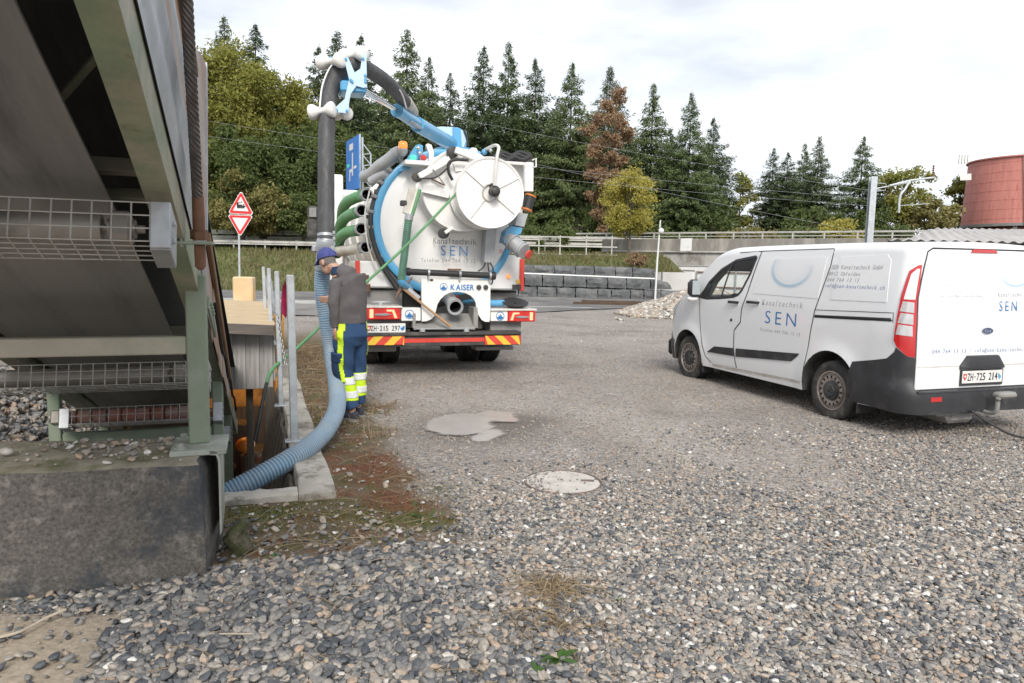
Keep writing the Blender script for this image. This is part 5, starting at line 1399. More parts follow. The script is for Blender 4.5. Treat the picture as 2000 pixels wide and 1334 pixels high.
VA = 1.8857
_ca, _sa = math.cos(VA), math.sin(VA)
_pit, _rol = .0038, -.0031
_RV = np.array([[_ca, -_sa, 0], [_sa, _ca, 0], [0, 0, 1]]) @ np.array([[math.cos(_pit), 0, math.sin(_pit)], [0, 1, 0], [-math.sin(_pit), 0, math.cos(_pit)]]) @ np.array([[1, 0, 0], [0, math.cos(_rol), -math.sin(_rol)], [0, math.sin(_rol), math.cos(_rol)]])
VAN = Matrix([[*_RV[i], VO[i]] for i in range(3)] + [[0, 0, 0, 1]])
def vplane(x, y, axis, val):
    d = _RV.T @ ray(x, y); o = _RV.T @ (_cam - VO); return o + d * ((val - o[axis]) / d[axis])
def VS(x, y): p = vplane(x, y, 1, .97); return p[0], p[2]
def VR(x, y): p = vplane(x, y, 0, .06); return p[1], p[2]
van = thing('panel_van', 'white panel van with blue lettering parked on the gravel', 'van', M=VAN)
XR, XF, HWID = .06, 4.95, .985
def hw(x):
    """half width in plan, 0 rear .. front nose rounded"""
    r = .17
    a = HWID
    if x < XR + r: t = max(0, (XR + r - x) / r); a -= r * (1 - math.sqrt(max(0, 1 - t * t)))
    if x > 3.75: t = (x - 3.75) / (XF - 3.75); a -= .16 * t ** 2 + .28 * max(0, (t - .55) / .45) ** 2.5
    return a
def gz_(z):
    if z < .55: return .955 + .045 * math.sin(min(1, max(0, (z - .22) / .33)) * PI / 2)
    if z < 1.05: return 1.0
    t = (z - 1.05) / .9; return 1 - .035 * t - .085 * t * t
WX = (1.08, 4.013)
def flare(x, z):
    f = 0
    for wx in WX:
        r = math.hypot(x - wx, z - .335); f += .022 * math.exp(-((r - .43) / .085) ** 2)
    f += .006 * (math.tanh((z - 1.16) * 40) - 1) * .5 * 1.0 if .5 < x < 4.2 else 0
    return f
def ztop(x):
    if x < 3.05: z = 1.975 - .02 * max(0, (1.2 - x) / 1.2) ** 2 - .012 * max(0, (x - 2) / 1.05) ** 2
    elif x < 3.45: t = (x - 3.05) / .4; z = 1.963 - .085 * t * t - .02 * t
    elif x < 4.28: t = (x - 3.45) / .83; z = 1.858 - .63 * t - .02 * t * t
    elif x < 4.72: t = (x - 4.28) / .44; z = 1.208 - .13 * t - .07 * t * t
    else: t = (x - 4.72) / (XF - 4.72); z = 1.008 - .30 * t ** 1.8
    if x < XR + .14: z -= .075 * (1 - math.sqrt(max(0, 1 - ((XR + .14 - x) / .14) ** 2)))
    return z
def lean(x, z):
    """tailgate leans forward with height"""
    w = max(0, 1 - (x - XR) / .8); return .085 * max(0, (z - .75) / 1.2) ** 1.4 * w
def side_y(x, z):
    zt = ztop(x); rc = .13 if x < 3.1 else max(.05, .13 - .09 * (x - 3.1) / .5)
    y = hw(x) * gz_(min(z, zt - rc)) + flare(x, z)
    if z > zt - rc: y -= rc * .9 * (1 - math.sqrt(max(0, 1 - ((z - zt + rc) / rc) ** 2)))
    return y
def surf_side(x, z, off=0.0, sg=1):
    e = .01
    x = max(x, XR + .004)
    dyx = (side_y(x + e, z) - side_y(x - e if x - e > XR else x, z)) / (2 * e if x - e > XR else e); dyz = (side_y(x, z + e) - side_y(x, z - e)) / (2 * e)
    n = Vector((-dyx, 1, -dyz)).normalized()
    p = Vector((x + lean(x, z), side_y(x, z), z)) + n * off
    return Vector((p.x, sg * p.y, p.z))
RW = HWID - .17
def perim(s, z, off=0.0):
    """round the rear: s = 0 at the tail centre, grows to the left side"""
    sg = 1 if s >= 0 else -1; s = abs(s); r = .17; arcl = r * PI / 2
    g = gz_(min(z, ztop(.3) - .1)) 
    if s < RW: x, y, nx, ny = XR, s, -1, 0
    elif s < RW + arcl:
        a = (s - RW) / r; x, y, nx, ny = XR + r * (1 - math.cos(a)), RW + r * math.sin(a), -math.cos(a), math.sin(a)
    else: x, y, nx, ny = XR + r + (s - RW - arcl), HWID, 0, 1
    return Vector((x + lean(x, z) + nx * off, sg * (y * g + flare(x, z) * (ny > .5) + ny * off), z))
def s_of_x(x): return RW + .17 * PI / 2 + (x - XR - .17)
# body shell
stx = [XR + .17 * (1 - math.cos(PI / 2 * k / 8)) for k in range(9)] + [.27 + .075 * k for k in range(1, 46)]
stx += list(np.linspace(stx[-1] + .06, 4.70, 20)) + [4.74, 4.78, 4.82, 4.855, 4.885, 4.91, 4.93, 4.943, XF]
def section(x):
    zt = ztop(x); z0 = .27 if x < 4.5 else .27 - .02 * (x - 4.5)
    rc = .13 if x < 3.1 else max(.05, .13 - .09 * (x - 3.1) / .5)
    zs = list(np.linspace(z0, zt - rc, 26)) + [zt - rc + rc * math.sin(PI / 2 * k / 7) for k in range(1, 8)]
    L = [(x + lean(x, z), side_y(x, z), z) for z in zs]
    ye = L[-1][1]
    top = [(x + lean(x, zt) , ye * (1 - k / 7), zt + .022 * (1 - (1 - k / 7) ** 2)) for k in range(1, 8)]
    bot = [(x, (hw(x) * gz_(z0) - .0) * k / 6, z0) for k in range(0, 6)]
    half = bot + L + top
    return half + [(p[0], -p[1], p[2]) for p in half[-2:0:-1]]
SEC = [section(x) for x in stx]
mb = MB(); mb.grid([s + [s[0]] for s in SEC])
nS = len(SEC[0])
def cap(sec):
    half = sec[:nS // 2 + 1]; m = len(half); rows = []
    for i in range(6, m - 8 + 1):
        p = half[i]; rows.append([(p[0], p[1] * u, p[2]) for u in [1 - k / 10 for k in range(21)]])
    rows = [[(r[0], r[1] * u, r[2]) for u in [1 - k / 10 for k in range(21)]] for r in half[6:m]]
    mb.grid(rows)
cap(SEC[0]); cap(SEC[-1])
me_ = mb.mesh('body', ['van_white'], None)
bm2 = bmesh.new(); bm2.from_mesh(me_); bmesh.ops.remove_doubles(bm2, verts=bm2.verts, dist=.0005); bmesh.ops.recalc_face_normals(bm2, faces=bm2.faces); bmesh.ops.holes_fill(bm2, edges=[e for e in bm2.edges if e.is_boundary]); bm2.to_mesh(me_); bm2.free()
body = D.objects.new('body', me_); COL.objects.link(body)
for m in ('arch_liner', 'van_lining'): me_.materials.append(MAT[m])
cutters = []
def cutter(mbx, mi):
    me = mbx.mesh('cut', ['van_white', 'arch_liner', 'van_lining'])
    me.polygons.foreach_set('material_index', np.full(len(me.polygons), mi, np.int32))
    o = D.objects.new('cut', me); COL.objects.link(o); cutters.append(o)
    b = body.modifiers.new('b', 'BOOLEAN'); b.operation = 'DIFFERENCE'; b.object = o; b.solver = 'EXACT'
for wx in WX:
    for sg in (1, -1):
        R = .425 if wx < 2 else .40
        c = MB(); pts = [(wx + R * math.cos(a), .36 + R * math.sin(a)) for a in [PI * k / 20 for k in range(21)]] + [(wx - R, .1), (wx + R, .1)]
        c.prism(pts, lambda u, v, d: (u, d, v), sg * .60, sg * 1.2); cutter(c, 1)
c = MB(); c.prism([(2.35, .62), (4.05, .62), (4.15, 1.02), (3.92, 1.22), (3.36, 1.80), (3.2, 1.86), (2.35, 1.88)], lambda u, v, d: (u, d, v), -.80, .80); cutter(c, 2)
# side windows (both doors at once), windscreen
wq = [VS(*p) for p in ((1381, 583), (1369, 580), (1383, 552), (1404, 527), (1430, 509), (1467, 501), (1469, 504), (1461, 535), (1448, 567), (1441, 576), (1432, 580), (1405, 582))]
c = MB(); c.prism(wq, lambda u, v, d: (u, d, v), -1.3, 1.3); cutter(c, 2)
c = MB()
wz = lambda x, o: ztop(x) + o
c.add([(3.52, -.72, wz(3.52, .25)), (3.52, .72, wz(3.52, .25)), (4.22, .80, wz(4.22, .25)), (4.22, -.80, wz(4.22, .25)), (3.52, -.72, wz(3.52, -.35)), (3.52, .72, wz(3.52, -.35)), (4.22, .80, wz(4.22, -.2)), (4.22, -.80, wz(4.22, -.2))], [(0, 1, 2, 3), (4, 7, 6, 5), (0, 4, 5, 1), (1, 5, 6, 2), (2, 6, 7, 3), (3, 7, 4, 0)]); cutter(c, 2)
dg = bpy.context.evaluated_depsgraph_get(); dg.update()
me2 = D.meshes.new_from_object(body.evaluated_get(dg)); body.modifiers.clear(); body.data = me2; me2.name = 'body'
for c in cutters: D.objects.remove(c)
me2.shade_smooth(); me2.set_sharp_from_angle(angle=math.radians(28)); body.parent = van
def vobj(mb, name, m, parent=None, smooth=35): return mb.obj(name, m, van if parent is None else parent, smooth)
# conforming panels and strips
def inpoly(x, y, P):
    c = False; j = len(P) - 1
    for i in range(len(P)):
        if (P[i][1] > y) != (P[j][1] > y) and x < (P[j][0] - P[i][0]) * (y - P[i][1]) / (P[j][1] - P[i][1]) + P[i][0]: c = not c
        j = i
    return c
def resample(poly, step):
    out = []
    for i in range(len(poly)):
        a, b = np.array(poly[i]), np.array(poly[(i + 1) % len(poly)]); n = max(1, int(np.hypot(*(b - a)) / step))
        out += [tuple(a + (b - a) * k / n) for k in range(n)]
    return out
from mathutils.geometry import delaunay_2d_cdt
def skin(poly, fn, off, name, m, step=.07, parent=None, smooth=30, depth=.012):
    """panel with rim lying on a curved surface: fn(u, v, offset) -> point"""
    b = resample(poly, step)
    us, vs_ = [p[0] for p in b], [p[1] for p in b]
    inner = [(u, v) for u in np.arange(min(us), max(us), step) for v in np.arange(min(vs_), max(vs_), step) if inpoly(u, v, b) and min((u - p[0]) ** 2 + (v - p[1]) ** 2 for p in b) > (step * .45) ** 2]
    V2, E, F_, *_ = delaunay_2d_cdt([Vector(p) for p in b + inner], [(i, (i + 1) % len(b)) for i in range(len(b))], [], 1, 1e-5)
    mbx = MB(); mbx.add([fn(p.x, p.y, off) for p in V2], [tuple(f) for f in F_])
    n = len(b)
    mbx.add([fn(u, v, off) for u, v in b] + [fn(u, v, off - depth) for u, v in b], [(i, (i + 1) % n, n + (i + 1) % n, n + i) for i in range(n)])
    o = vobj(mbx, name, m, parent, None)
    bmx = bmesh.new(); bmx.from_mesh(o.data); bmesh.ops.remove_doubles(bmx, verts=bmx.verts, dist=.0006); bmesh.ops.recalc_face_normals(bmx, faces=bmx.faces); bmx.to_mesh(o.data); bmx.free()
    o.data.shade_smooth(); o.data.set_sharp_from_angle(angle=math.radians(smooth)); return o
def ribbon(path, fn, w, off, name, m, closed=False, parent=None):
    P = [np.array(p) for p in path]; out = []
    for i in range(len(P) - (0 if closed else 1)):
        a, b = P[i], P[(i + 1) % len(P)]; n = max(1, int(np.hypot(*(b - a)) / .05)); out += [a + (b - a) * k / n for k in range(n)]
    if not closed: out.append(P[-1])
    rows = []
    for i, p in enumerate(out):
        a, b = out[i - 1] if (i or closed) else p, out[(i + 1) % len(out)] if (i < len(out) - 1 or closed) else p
        t = (b - a) / max(1e-9, np.hypot(*(b - a))); nrm = np.array([-t[1], t[0]]) * w / 2
        rows.append([fn(*(p - nrm), off), fn(*(p + nrm), off)])
    if closed: rows.append(rows[0])
    mbx = MB(); mbx.grid(rows); return vobj(mbx, name, m, parent, None)
sd = lambda x, z, o=0.0: surf_side(x, z, o, 1)
rr_ = lambda s, z, o=0.0: perim(s, z, o)
VSs = lambda L: [VS(*p) for p in L]
# doors as separate proud panels
fd = VSs([(1437, 719), (1372, 703), (1361, 668), (1358, 640)]) 
front_door = [(2.80, .36), (3.32, .335), (3.50, .42), (3.60, .62), (3.66, .80), (3.70, 1.05), (3.72, 1.235)] + [VS(*p) for p in ((1378, 584.5),)] + [VS(*p) for p in ((1405, 583.5), (1433, 581.5), (1443, 577.5), (1450, 568), (1463, 536), (1471, 503), (1470, 499.5), (1430, 506.5))] + [(2.92, 1.878), (2.56, 1.898), (2.50, 1.86), (2.64, 1.36), (2.73, 1.15), (2.74, .98), (2.87, .86), (2.86, .6)]
door = skin(front_door, sd, .004, 'door', 'van_white', .075)
slide = [(1.50, .375), (2.78, .345), (2.84, .6), (2.85, .84), (2.72, .965), (2.71, 1.15), (2.62, 1.36), (2.475, 1.86), (2.43, 1.895), (1.24, 1.905), (1.235, 1.72), (1.30, 1.45), (1.375, 1.2), (1.42, .95), (1.46, .6)]
sdoor = skin(slide, sd, .004, 'sliding_door', 'van_white', .075)
ribbon([(2.49, 1.90), (2.63, 1.36), (2.72, 1.15), (2.73, .97), (2.86, .85), (2.85, .6), (2.79, .35)], sd, .016, .0052, 'seam', 'seam')
ribbon([(1.225, 1.905), (1.225, 1.72), (1.29, 1.45), (1.365, 1.2), (1.41, .95), (1.45, .6), (1.49, .37)], sd, .013, .003, 'seam', 'seam')
ribbon([(3.40, .34), (3.51, .42), (3.61, .62), (3.67, .80), (3.71, 1.05), (3.73, 1.235)], sd, .011, .003, 'seam', 'seam')
ribbon([(1.23, 1.912), (2.43, 1.903), (2.95, 1.888)], sd, .010, .003, 'seam', 'seam')
# pressed side panels: shallow raised frames
def frame(pts, nm='panel_crease'):
    ribbon(pts, sd, .016, .004, nm, 'van_white', True)
skin([(1.33, 1.35), (2.52, 1.36), (2.40, 1.80), (1.30, 1.82)], sd, .008, 'window_blank', 'van_white', .08, sdoor)
skin([(.34, 1.36), (1.14, 1.35), (1.10, 1.82), (.42, 1.84), (.36, 1.78)], sd, .005, 'window_blank', 'van_white', .08)
# black parts
skin([(3.46, .49), (3.29, .585), (2.84, .612), (2.84, .505)], sd, .016, 'moulding', 'van_black', .06, door)
skin([(2.79, .505), (2.79, .614), (1.57, .692), (1.60, .655), (1.70, .585)], sd, .016, 'moulding', 'van_black', .06, sdoor)
skin([(.26, 1.172), (1.36, 1.132), (1.36, 1.165), (.27, 1.207)], sd, .003, 'slide_rail', 'van_black', .06)
ribbon([(.24, 1.16), (.24, 1.26), (1.38, 1.22)], sd, .007, .003, 'seam', 'seam')
ribbon([(.245, 1.186), (1.36, 1.148)], sd, .008, .0045, 'rail_slot', 'gap_black')
for x0, x1, z, par in ((2.79, 3.02, 1.225, door), (2.36, 2.62, 1.245, sdoor)):
    h = MB(); P = []
    for k in range(9):
        x = x0 + (x1 - x0) * k / 8; o = .008 + .034 * math.sin(PI * k / 8) ** .5
        P.append([sd(x, z + dz, o + do) for dz, do in ((-.016, -.006), (-.018, .006), (.012, .010), (.018, 0), (.012, -.006))])
    h.grid([r + [r[0]] for r in P]); vobj(h, 'door_handle', 'van_black', par)
    skin([(x0 - .01, z - .035), (x1 + .0, z - .035), (x1 - .03, z + .05), (x0 + .03, z + .05)], sd, .0062, 'handle_recess', 'van_white', .06, par)
c = sd(2.93, .985, .006); h = MB(); h.lathe([(0, .022), (.004, .022), (.006, .012)], c, (0, 1, 0), 12); vobj(h, 'fuel_lock', 'van_black', door)
skin([(1.53, .335), (3.36, .29), (3.38, .325), (1.53, .37)], sd, .001, 'sill', 'sill_dirty', .08)
# window glass and frame, quarter-light bar, mirror
win = [(p[0], p[1]) for p in wq]
for sg in (1, -1):
    skin(win, lambda x, z, o=0: surf_side(x, z, o, sg), -.006, 'side_window', 'van_glass', .09, None, 30, .004)
ribbon(win, sd, .035, .0055, 'window_frame', 'van_black', True, door)
a, b = VS(1403, 526), VS(1404, 583)
ribbon([VS(1424, 512), VS(1409, 582)], sd, .035, .004, 'window_bar', 'van_black', False, door)
skin([VS(*p) for p in ((1365, 581), (1382, 553), (1389, 556), (1377, 583))], sd, .006, 'mirror_sail', 'van_black', .05, door)
g_ = MB(); P = []
for i in range(7):
    x = 3.53 + .68 * i / 6; P.append([(x, (.70 + .09 * i / 6) * u, ztop(x) - .012 + .02 * (1 - u * u)) for u in [k / 6 for k in range(-6, 7)]])
g_.grid(P); vobj(g_, 'windscreen', 'van_glass')
mc = vplane(1358.5, 563, 1, 1.10); mc = Vector(mc)
h = MB(); h.box(mc + Vector((.05, 0, 0)), (.15, .17, .25), .05); mir = vobj(h, 'mirror', 'van_black', None, 60)
h = MB(); h.box(mc + Vector((.07, .0, -.155)), (.12, .16, .07), .03); vobj(h, 'mirror_foot', 'van_white', mir, 60)
h = MB(); h.box(mc + Vector((-.028, .005, .01)), (.010, .125, .20), .003); vobj(h, 'mirror_glass', 'mirror_face', mir)
h = MB(); h.box(mc + Vector((.07, -.12, -.10)), (.09, .16, .05), .02); vobj(h, 'mirror_arm', 'van_black', mir)
h = MB(); h.box((mc.x + .05, -mc.y, mc.z), (.15, .17, .25), .05); vobj(h, 'mirror', 'van_black', None, 60)
# front: bumper, lamp, grille
def nose(s, z, o):
    x = 4.0 + s
    p = surf_side(min(x, XF - .002), z, o); return p
skin([(.42, .27), (.93, .27), (.93, .66), (.74, .66), (.60, .60), (.42, .56)], nose, .012, 'front_bumper', 'van_black', .05)
for sg in (1, -1):
    skin([(4.45, .98), (4.62, .97), (4.84, .80), (4.80, .74), (4.62, .82)], lambda x, z, o=0: surf_side(x, z, o, sg), .004, 'headlight', 'tail_clear', .05)
h = MB(); h.box((XF + .005, 0, .62), (.03, 1.2, .22), .01); vobj(h, 'grille', 'van_black')
h = MB(); h.box((XF - .02, 0, .40), (.10, 1.5, .26), .04); vobj(h, 'front_bumper', 'van_black')
ribbon([(4.30, 1.19), (4.45, 1.04), (4.52, .98)], sd, .009, .003, 'seam', 'seam')
# tailgate with proud skin, lamps, bumper
gate_pts = [(-.845, .515), (.845, .515), (.848, .80), (.845, 1.15), (.858, 1.42), (.853, 1.47), (.84, 1.60), (.825, 1.72), (.80, 1.855), (.74, 1.885), (-.74, 1.885), (-.80, 1.855), (-.84, 1.60), (-.858, 1.42), (-.848, .80)]
gate = skin(gate_pts, rr_, .005, 'tailgate', 'van_white', .08)
ribbon([(.86, .51), (.862, .80), (.86, 1.15), (.872, 1.42), (.865, 1.48), (.853, 1.60), (.838, 1.72), (.812, 1.87), (.74, 1.905), (-.74, 1.905)], rr_, .016, .003, 'seam', 'seam')
ribbon([(-.86, .505), (.86, .505)], rr_, .014, .004, 'seam', 'seam')
ribbon([(.84, .735), (-.84, .735)], rr_, .012, .0065, 'gate_crease', 'sill_dirty', False, gate)
wb = MB(); P = []
for i in range(15):
    u = i / 14; z = 1.31 + .49 * u; e = .70 - .07 * max(0, 1 - u / .12) ** 2 - .07 * max(0, (u - .88) / .12) ** 2
    edge = i in (0, 14)
    P.append([perim(-e, z, .004)] + [perim(-e * .985 + e * 1.97 * k / 24, z, .0035 if edge else .0105) for k in range(25)] + [perim(e, z, .004)])
wb.grid(P); vobj(wb, 'window_blank', 'van_white', gate, 40)
for sg in (1, -1):
    f_ = lambda s, z, o=0.0, sg=sg: perim(sg * s, z, o)
    lp = [(.868, 1.74), (.905, 1.735), (.975, 1.68), (1.02, 1.45), (1.05, 1.15), (1.06, .99), (1.03, .93), (.94, .845), (.872, .835), (.872, 1.16), (.884, 1.42), (.872, 1.50)]
    tl = skin(lp, f_, .014, 'tail_lamp', 'tail_red', .04)
    skin([(.885, 1.70), (.91, 1.70), (.955, 1.65), (.985, 1.47), (.995, 1.40), (.90, 1.40), (.895, 1.52)], f_, .017, 'reversing_lens', 'lamp_white', .04, tl, 30, .004)
    for q0, q1 in ((1.37, 1.27), (1.255, 1.155), (1.14, 1.04)):
        skin([(.905, q0), (1.0 + (1.37 - q0) * .1, q0 + .012), (1.01 + (1.37 - q1) * .1, q1 + .012), (.90, q1)], f_, .017, 'indicator_lens', 'tail_clear', .04, tl, 30, .004)
bump = [(-1.6, .28), (-1.02, .27), (0, .275), (1.02, .27), (1.60, .28), (1.66, .46), (1.62, .60), (1.585, .71), (1.30, .765), (1.14, .80), (1.055, .875), (1.04, .92), (.94, .84), (.872, .83), (.872, .52), (.80, .50), (-.80, .50), (-.872, .52), (-.872, .83), (-.94, .84), (-1.04, .92), (-1.055, .875), (-1.14, .80), (-1.30, .765), (-1.585, .71)]
def bumpf(s, z, o):
    k = .028 * sstep(.62, .5, z) * sstep(1.5, 1.0, abs(s)) + .045 * sstep(.58, .46, z) * sstep(1.05, .8, abs(s)); return perim(s, z, o + float(k))
bp = skin(bump, bumpf, .008, 'rear_bumper', 'van_black', .06, None, 40, .03)
bs = MB(); P = [[perim(s, .503, -.0) , perim(s, .503, .078), perim(s, .49, .085)] for s in [-.86 + 1.72 * k / 20 for k in range(21)]]; bs.grid(P); vobj(bs, 'bumper_step', 'van_black', bp)
for s0 in (.66, -.66): skin([(s0 - .07, .445), (s0 + .07, .445), (s0 + .07, .40), (s0 - .07, .40)], bumpf, .012, 'reflector', 'tail_red', .05, bp)
h = MB(); P = []
for u in [-1, -.985, -.7] + [k / 10 for k in range(-6, 7)] + [.7, .985, 1]:
    hh_ = 1 if abs(u) < .72 else 1 - (abs(u) - .72) / .28
    P.append([perim(u * .30, z, o) for z, o in ((.705, .004), (.705, .020 + .028 * hh_), (.725, .022 + .030 * hh_), (.73 + .10 * hh_, .012 + .016 * hh_), (.735 + .105 * hh_, .004))])
h.grid(P); vobj(h, 'gate_handle', 'van_black', gate, 30)
skin([(.16, 1.905), (.20, 1.87), (-.20, 1.87), (-.16, 1.905)], rr_, .016, 'brake_lamp', 'tail_red', .06, gate)
pf = skin([(.285, .535), (.285, .695), (-.285, .695), (-.285, .535)], rr_, .022, 'plate_frame', 'van_black', .1, gate, 30, .02)
np_ = skin([(.27, .56), (.27, .685), (-.27, .685), (-.27, .56)], rr_, .025, 'number_plate', 'plate_white', .1, gate, 30, .004)
def rearfn(s0, z0, off): return lambda u, v: perim(s0 - u, z0 + v, off)
def sidefn(x0, z0, off): return lambda u, v: surf_side(x0 - u, z0 + v, off)
def vtext(txt, s0, s1, z0, h, m, parent, weight=0.0, mono=True, shear=0.0, rear=True, off=.0, gap=.2, name='lettering'):
    mbx = MB(); lettering(mbx, txt, abs(s0 - s1), h, (rearfn if rear else sidefn)(s0, z0, off), weight, shear, mono, gap); return vobj(mbx, name, m, parent, None)
vtext('ZH\u00b7725 214', .205, -.205, .585, .078, 'print_black', np_, .012, True, off=.027)
for s0, red in ((.235, 1), (-.235, 0)):
    mbx = MB(); mbx.add([perim(s0 + u * .028, .625 + v * .04, .027) for u, v in ((-.8, .8), (.8, .8), (.8, -.2), (0, -1), (-.8, -.2))], [(0, 1, 2, 3, 4)]); vobj(mbx, 'shield', 'print_red' if red else 'blue_paint', np_, None)
    mbx = MB()
    if red:
        for a_, b_ in ((.2, .6), (.6, .2)): mbx.add([perim(s0 + u * .022 * a_, .63 + v * .03 * b_, .0275 + .0004 * a_) for u, v in ((-1, 1), (1, 1), (1, -1), (-1, -1))], [(0, 1, 2, 3)])
    else: mbx.add([perim(s0 + u * .028, .625 + v * .04, .0275) for u, v in ((-.8, .8), (.8, .8), (-.8, -.2))], [(0, 1, 2)])
    vobj(mbx, 'shield_mark', 'plate_white', np_, None)
mbx = MB(); mbx.add([perim(-.055 + .078 * math.cos(q), 1.085 + .036 * math.sin(q), .012) for q in [2 * PI * k / 28 for k in range(28)]], [tuple(range(28))])
em = vobj(mbx, 'emblem', 'emblem_blue', gate, None)
ribbon([(-.055 + .074 * math.cos(q), 1.085 + .033 * math.sin(q)) for q in [2 * PI * k / 28 for k in range(28)]], rr_, .005, .0135, 'emblem_ring', 'chrome', True, gate)
vtext('Ford', -.055 + .045, -.055 - .045, 1.07, .030, 'chrome', em, 0, False, .3, off=.0135, gap=.04)
def R_(x, y): return VR(x, y)
vtext('044 764 13 13 / info@sen-kanaltechnik.ch', R_(1820, 686)[0], R_(1820, 686)[0] - 1.38, .868, .044, 'print_navy', gate, -.004, off=.0068)
s0_, z0_ = R_(1841, 508)
for i, (t, n) in enumerate((('Kanalreinigung', 'print_fade'), ('Kanalfernsehen', 'print_fade'), ('Dichtheitspr\u00fcfung', 'print_fade'), ('Schachtsanierung', 'print_fade'), ('Schlammentsorgung', 'print_fade'), ('Strassenwaschen', 'print_fade'), ('Oel- und Benzinabscheidung', 'print_grey'), ('Notfalldienst u.v.m.', 'print_fade'))):
    z_ = 1.735 - .0515 * i
    vtext(t, .605, .605 - .0225 * len(t), z_, .028, n, gate, -.004, off=.0118)
vtext('Kanaltechnik', -.19, -.60, 1.43, .045, 'print_dark', gate, -.008, off=.0118)
vtext('SEN', -.21, -.46, 1.285, .105, 'print_blue', gate, -.004, False, off=.0118, gap=.34)
# side lettering
def Ls(x, y): return VS(x, y)
(xa, za), (xb, zb) = Ls(1489, 597), Ls(1570, 595.5)
vtext('Kanaltechnik', xa, xb, 1.225, .072, 'print_grey', sdoor, -.008, True, .18, False, .0055)
xa, xb = Ls(1495, 639)[0], Ls(1556, 637)[0]
vtext('SEN', xa, xb, 1.00, .165, 'print_blue', sdoor, -.006, False, 0, False, .0055, .34)
xa, xb = Ls(1485, 658)[0], Ls(1565, 657)[0]
vtext('Telefon 044 764 13 13', xa, xb, .895, .042, 'print_grey', sdoor, -.008, True, 0, False, .0055)
for t, x0, x1, yb, h_, w in (('SEN Kanaltechnik GmbH', 1617, 1722, 525.5, .05, 'print_grey'), ('8912 Obfelden', 1613, 1676, 538, .045, 'print_grey'), ('044 764 13 13', 1611, 1675, 549.5, .045, 'print_grey'), ('info@sen-kanaltechnik.ch', 1608, 1730, 561, .045, 'print_navy')):
    (xa, za), (xb, _) = Ls(x0, yb), Ls(x1, yb); vtext(t, xa, xb, za, h_, w, van, -.006, True, .18, False, .0065)
# water drop print on the sliding door: crescent shading toward its rim
m = D.materials.new('drop_print'); m.use_nodes = True; MAT['drop_print'] = m
n_, l_ = m.node_tree.nodes, m.node_tree.links
at_ = n_.new('ShaderNodeAttribute'); at_.attribute_name = 'ink'
rp = n_.new('ShaderNodeValToRGB'); e_ = rp.color_ramp.elements
e_[0].position, e_[0].color = 0, (.74, .745, .755, 1); e_[1].position, e_[1].color = 1, (.36, .50, .61, 1)
q_ = e_.new(.5); q_.color = (.60, .66, .70, 1)
l_.new(at_.outputs['Fac'], rp.inputs[0]); l_.new(rp.outputs[0], n_['Principled BSDF'].inputs['Base Color']); n_['Principled BSDF'].inputs['Roughness'].default_value = .25
def drop(cx, cz, rx, rz, fn, parent, off, a0, a1, zmax):
    rows, ink = [], []
    for i in range(9):
        r = .62 + .40 * i / 8; row = []
        for k in range(41):
            q = a0 + (a1 - a0) * k / 40
            w = math.sin(PI * k / 40) ** .7
            row.append(fn(cx + rx * r * math.cos(q), min(zmax, cz + rz * r * math.sin(q)), off)); ink.append(w * (.25 * i / 8 + (.75 if 5 <= i <= 7 else 0)) if 0 < i < 8 else 0)
        rows.append(row)
    mbx = MB(); mbx.grid(rows); o = vobj(mbx, 'drop_print', 'drop_print', parent, None)
    a = o.data.attributes.new('ink', 'FLOAT', 'POINT'); a.data.foreach_set('value', np.array(ink, np.float32))
(xc, zc) = Ls(1540, 527)
drop(xc, zc + .02, .37, .235, sd, sdoor, .0095, PI * .93, PI * 2.22, 1.80)
drop(-.45, 1.66, .22, .13, rr_, gate, .0118, PI * .9, PI * 2.1, 1.79)
# wheels
def van_wheel(x, sg):
    y0 = sg * .935; R = .335
    wt = MB(); prof = [(-.006, R * .66), (.006, R * .72), (.010, R * .84), (.004, R * .92), (-.012, R * .97), (-.03, R)] + [(-.045 - .02 * k - e, R - (.009 if e else 0)) for k in range(7) for e in (0, .004)] + [(-.19, R), (-.21, R * .97), (-.225, R * .85), (-.22, R * .62)]
    wt.lathe(prof, (x, y0, R), (0, sg, 0), 48, False); to = wt.obj('tyre', 'tyre', van, 40)
    mbx = MB(); mbx.lathe([(-.006, R * .665), (.004, R * .655), (.002, R * .62), (-.03, R * .585), (-.035, R * .53), (.002, R * .50), (.006, R * .42), (-.012, R * .33), (-.012, .01)], (x, y0, R), (0, sg, 0), 48, False); ro = mbx.obj('rim', 'rim_silver', to, 40)
    mbx = MB(); mbx.lathe([(-.010, R * .335), (.016, R * .31), (.020, R * .22), (.030, R * .20), (.030, .01)], (x, y0, R), (0, sg, 0), 28, False); mbx.obj('hub_cap', 'van_black', ro, 40)
    for k in range(16):
        q = 2 * PI * k / 16; mbx = MB(); c = Vector((x + R * .46 * math.cos(q), y0 + sg * .006, R + R * .46 * math.sin(q)))
        mbx.box(c, (.032, .004, .022), .001, Matrix.Rotation(-q, 3, 'Y')); mbx.obj('vent_hole', 'gap_black', ro, None)
    if k: pass
for x in WX:
    for sg in (1, -1): van_wheel(x, sg)
for x, sg in ((.66, 1), (3.60, 1), (.66, -1)):
    h = MB(); h.box((x, sg * .87, .30 if x < 2 else .27), (.012, .20, .28 if x < 2 else .2), .004); vobj(h, 'mud_flap', 'rubber')
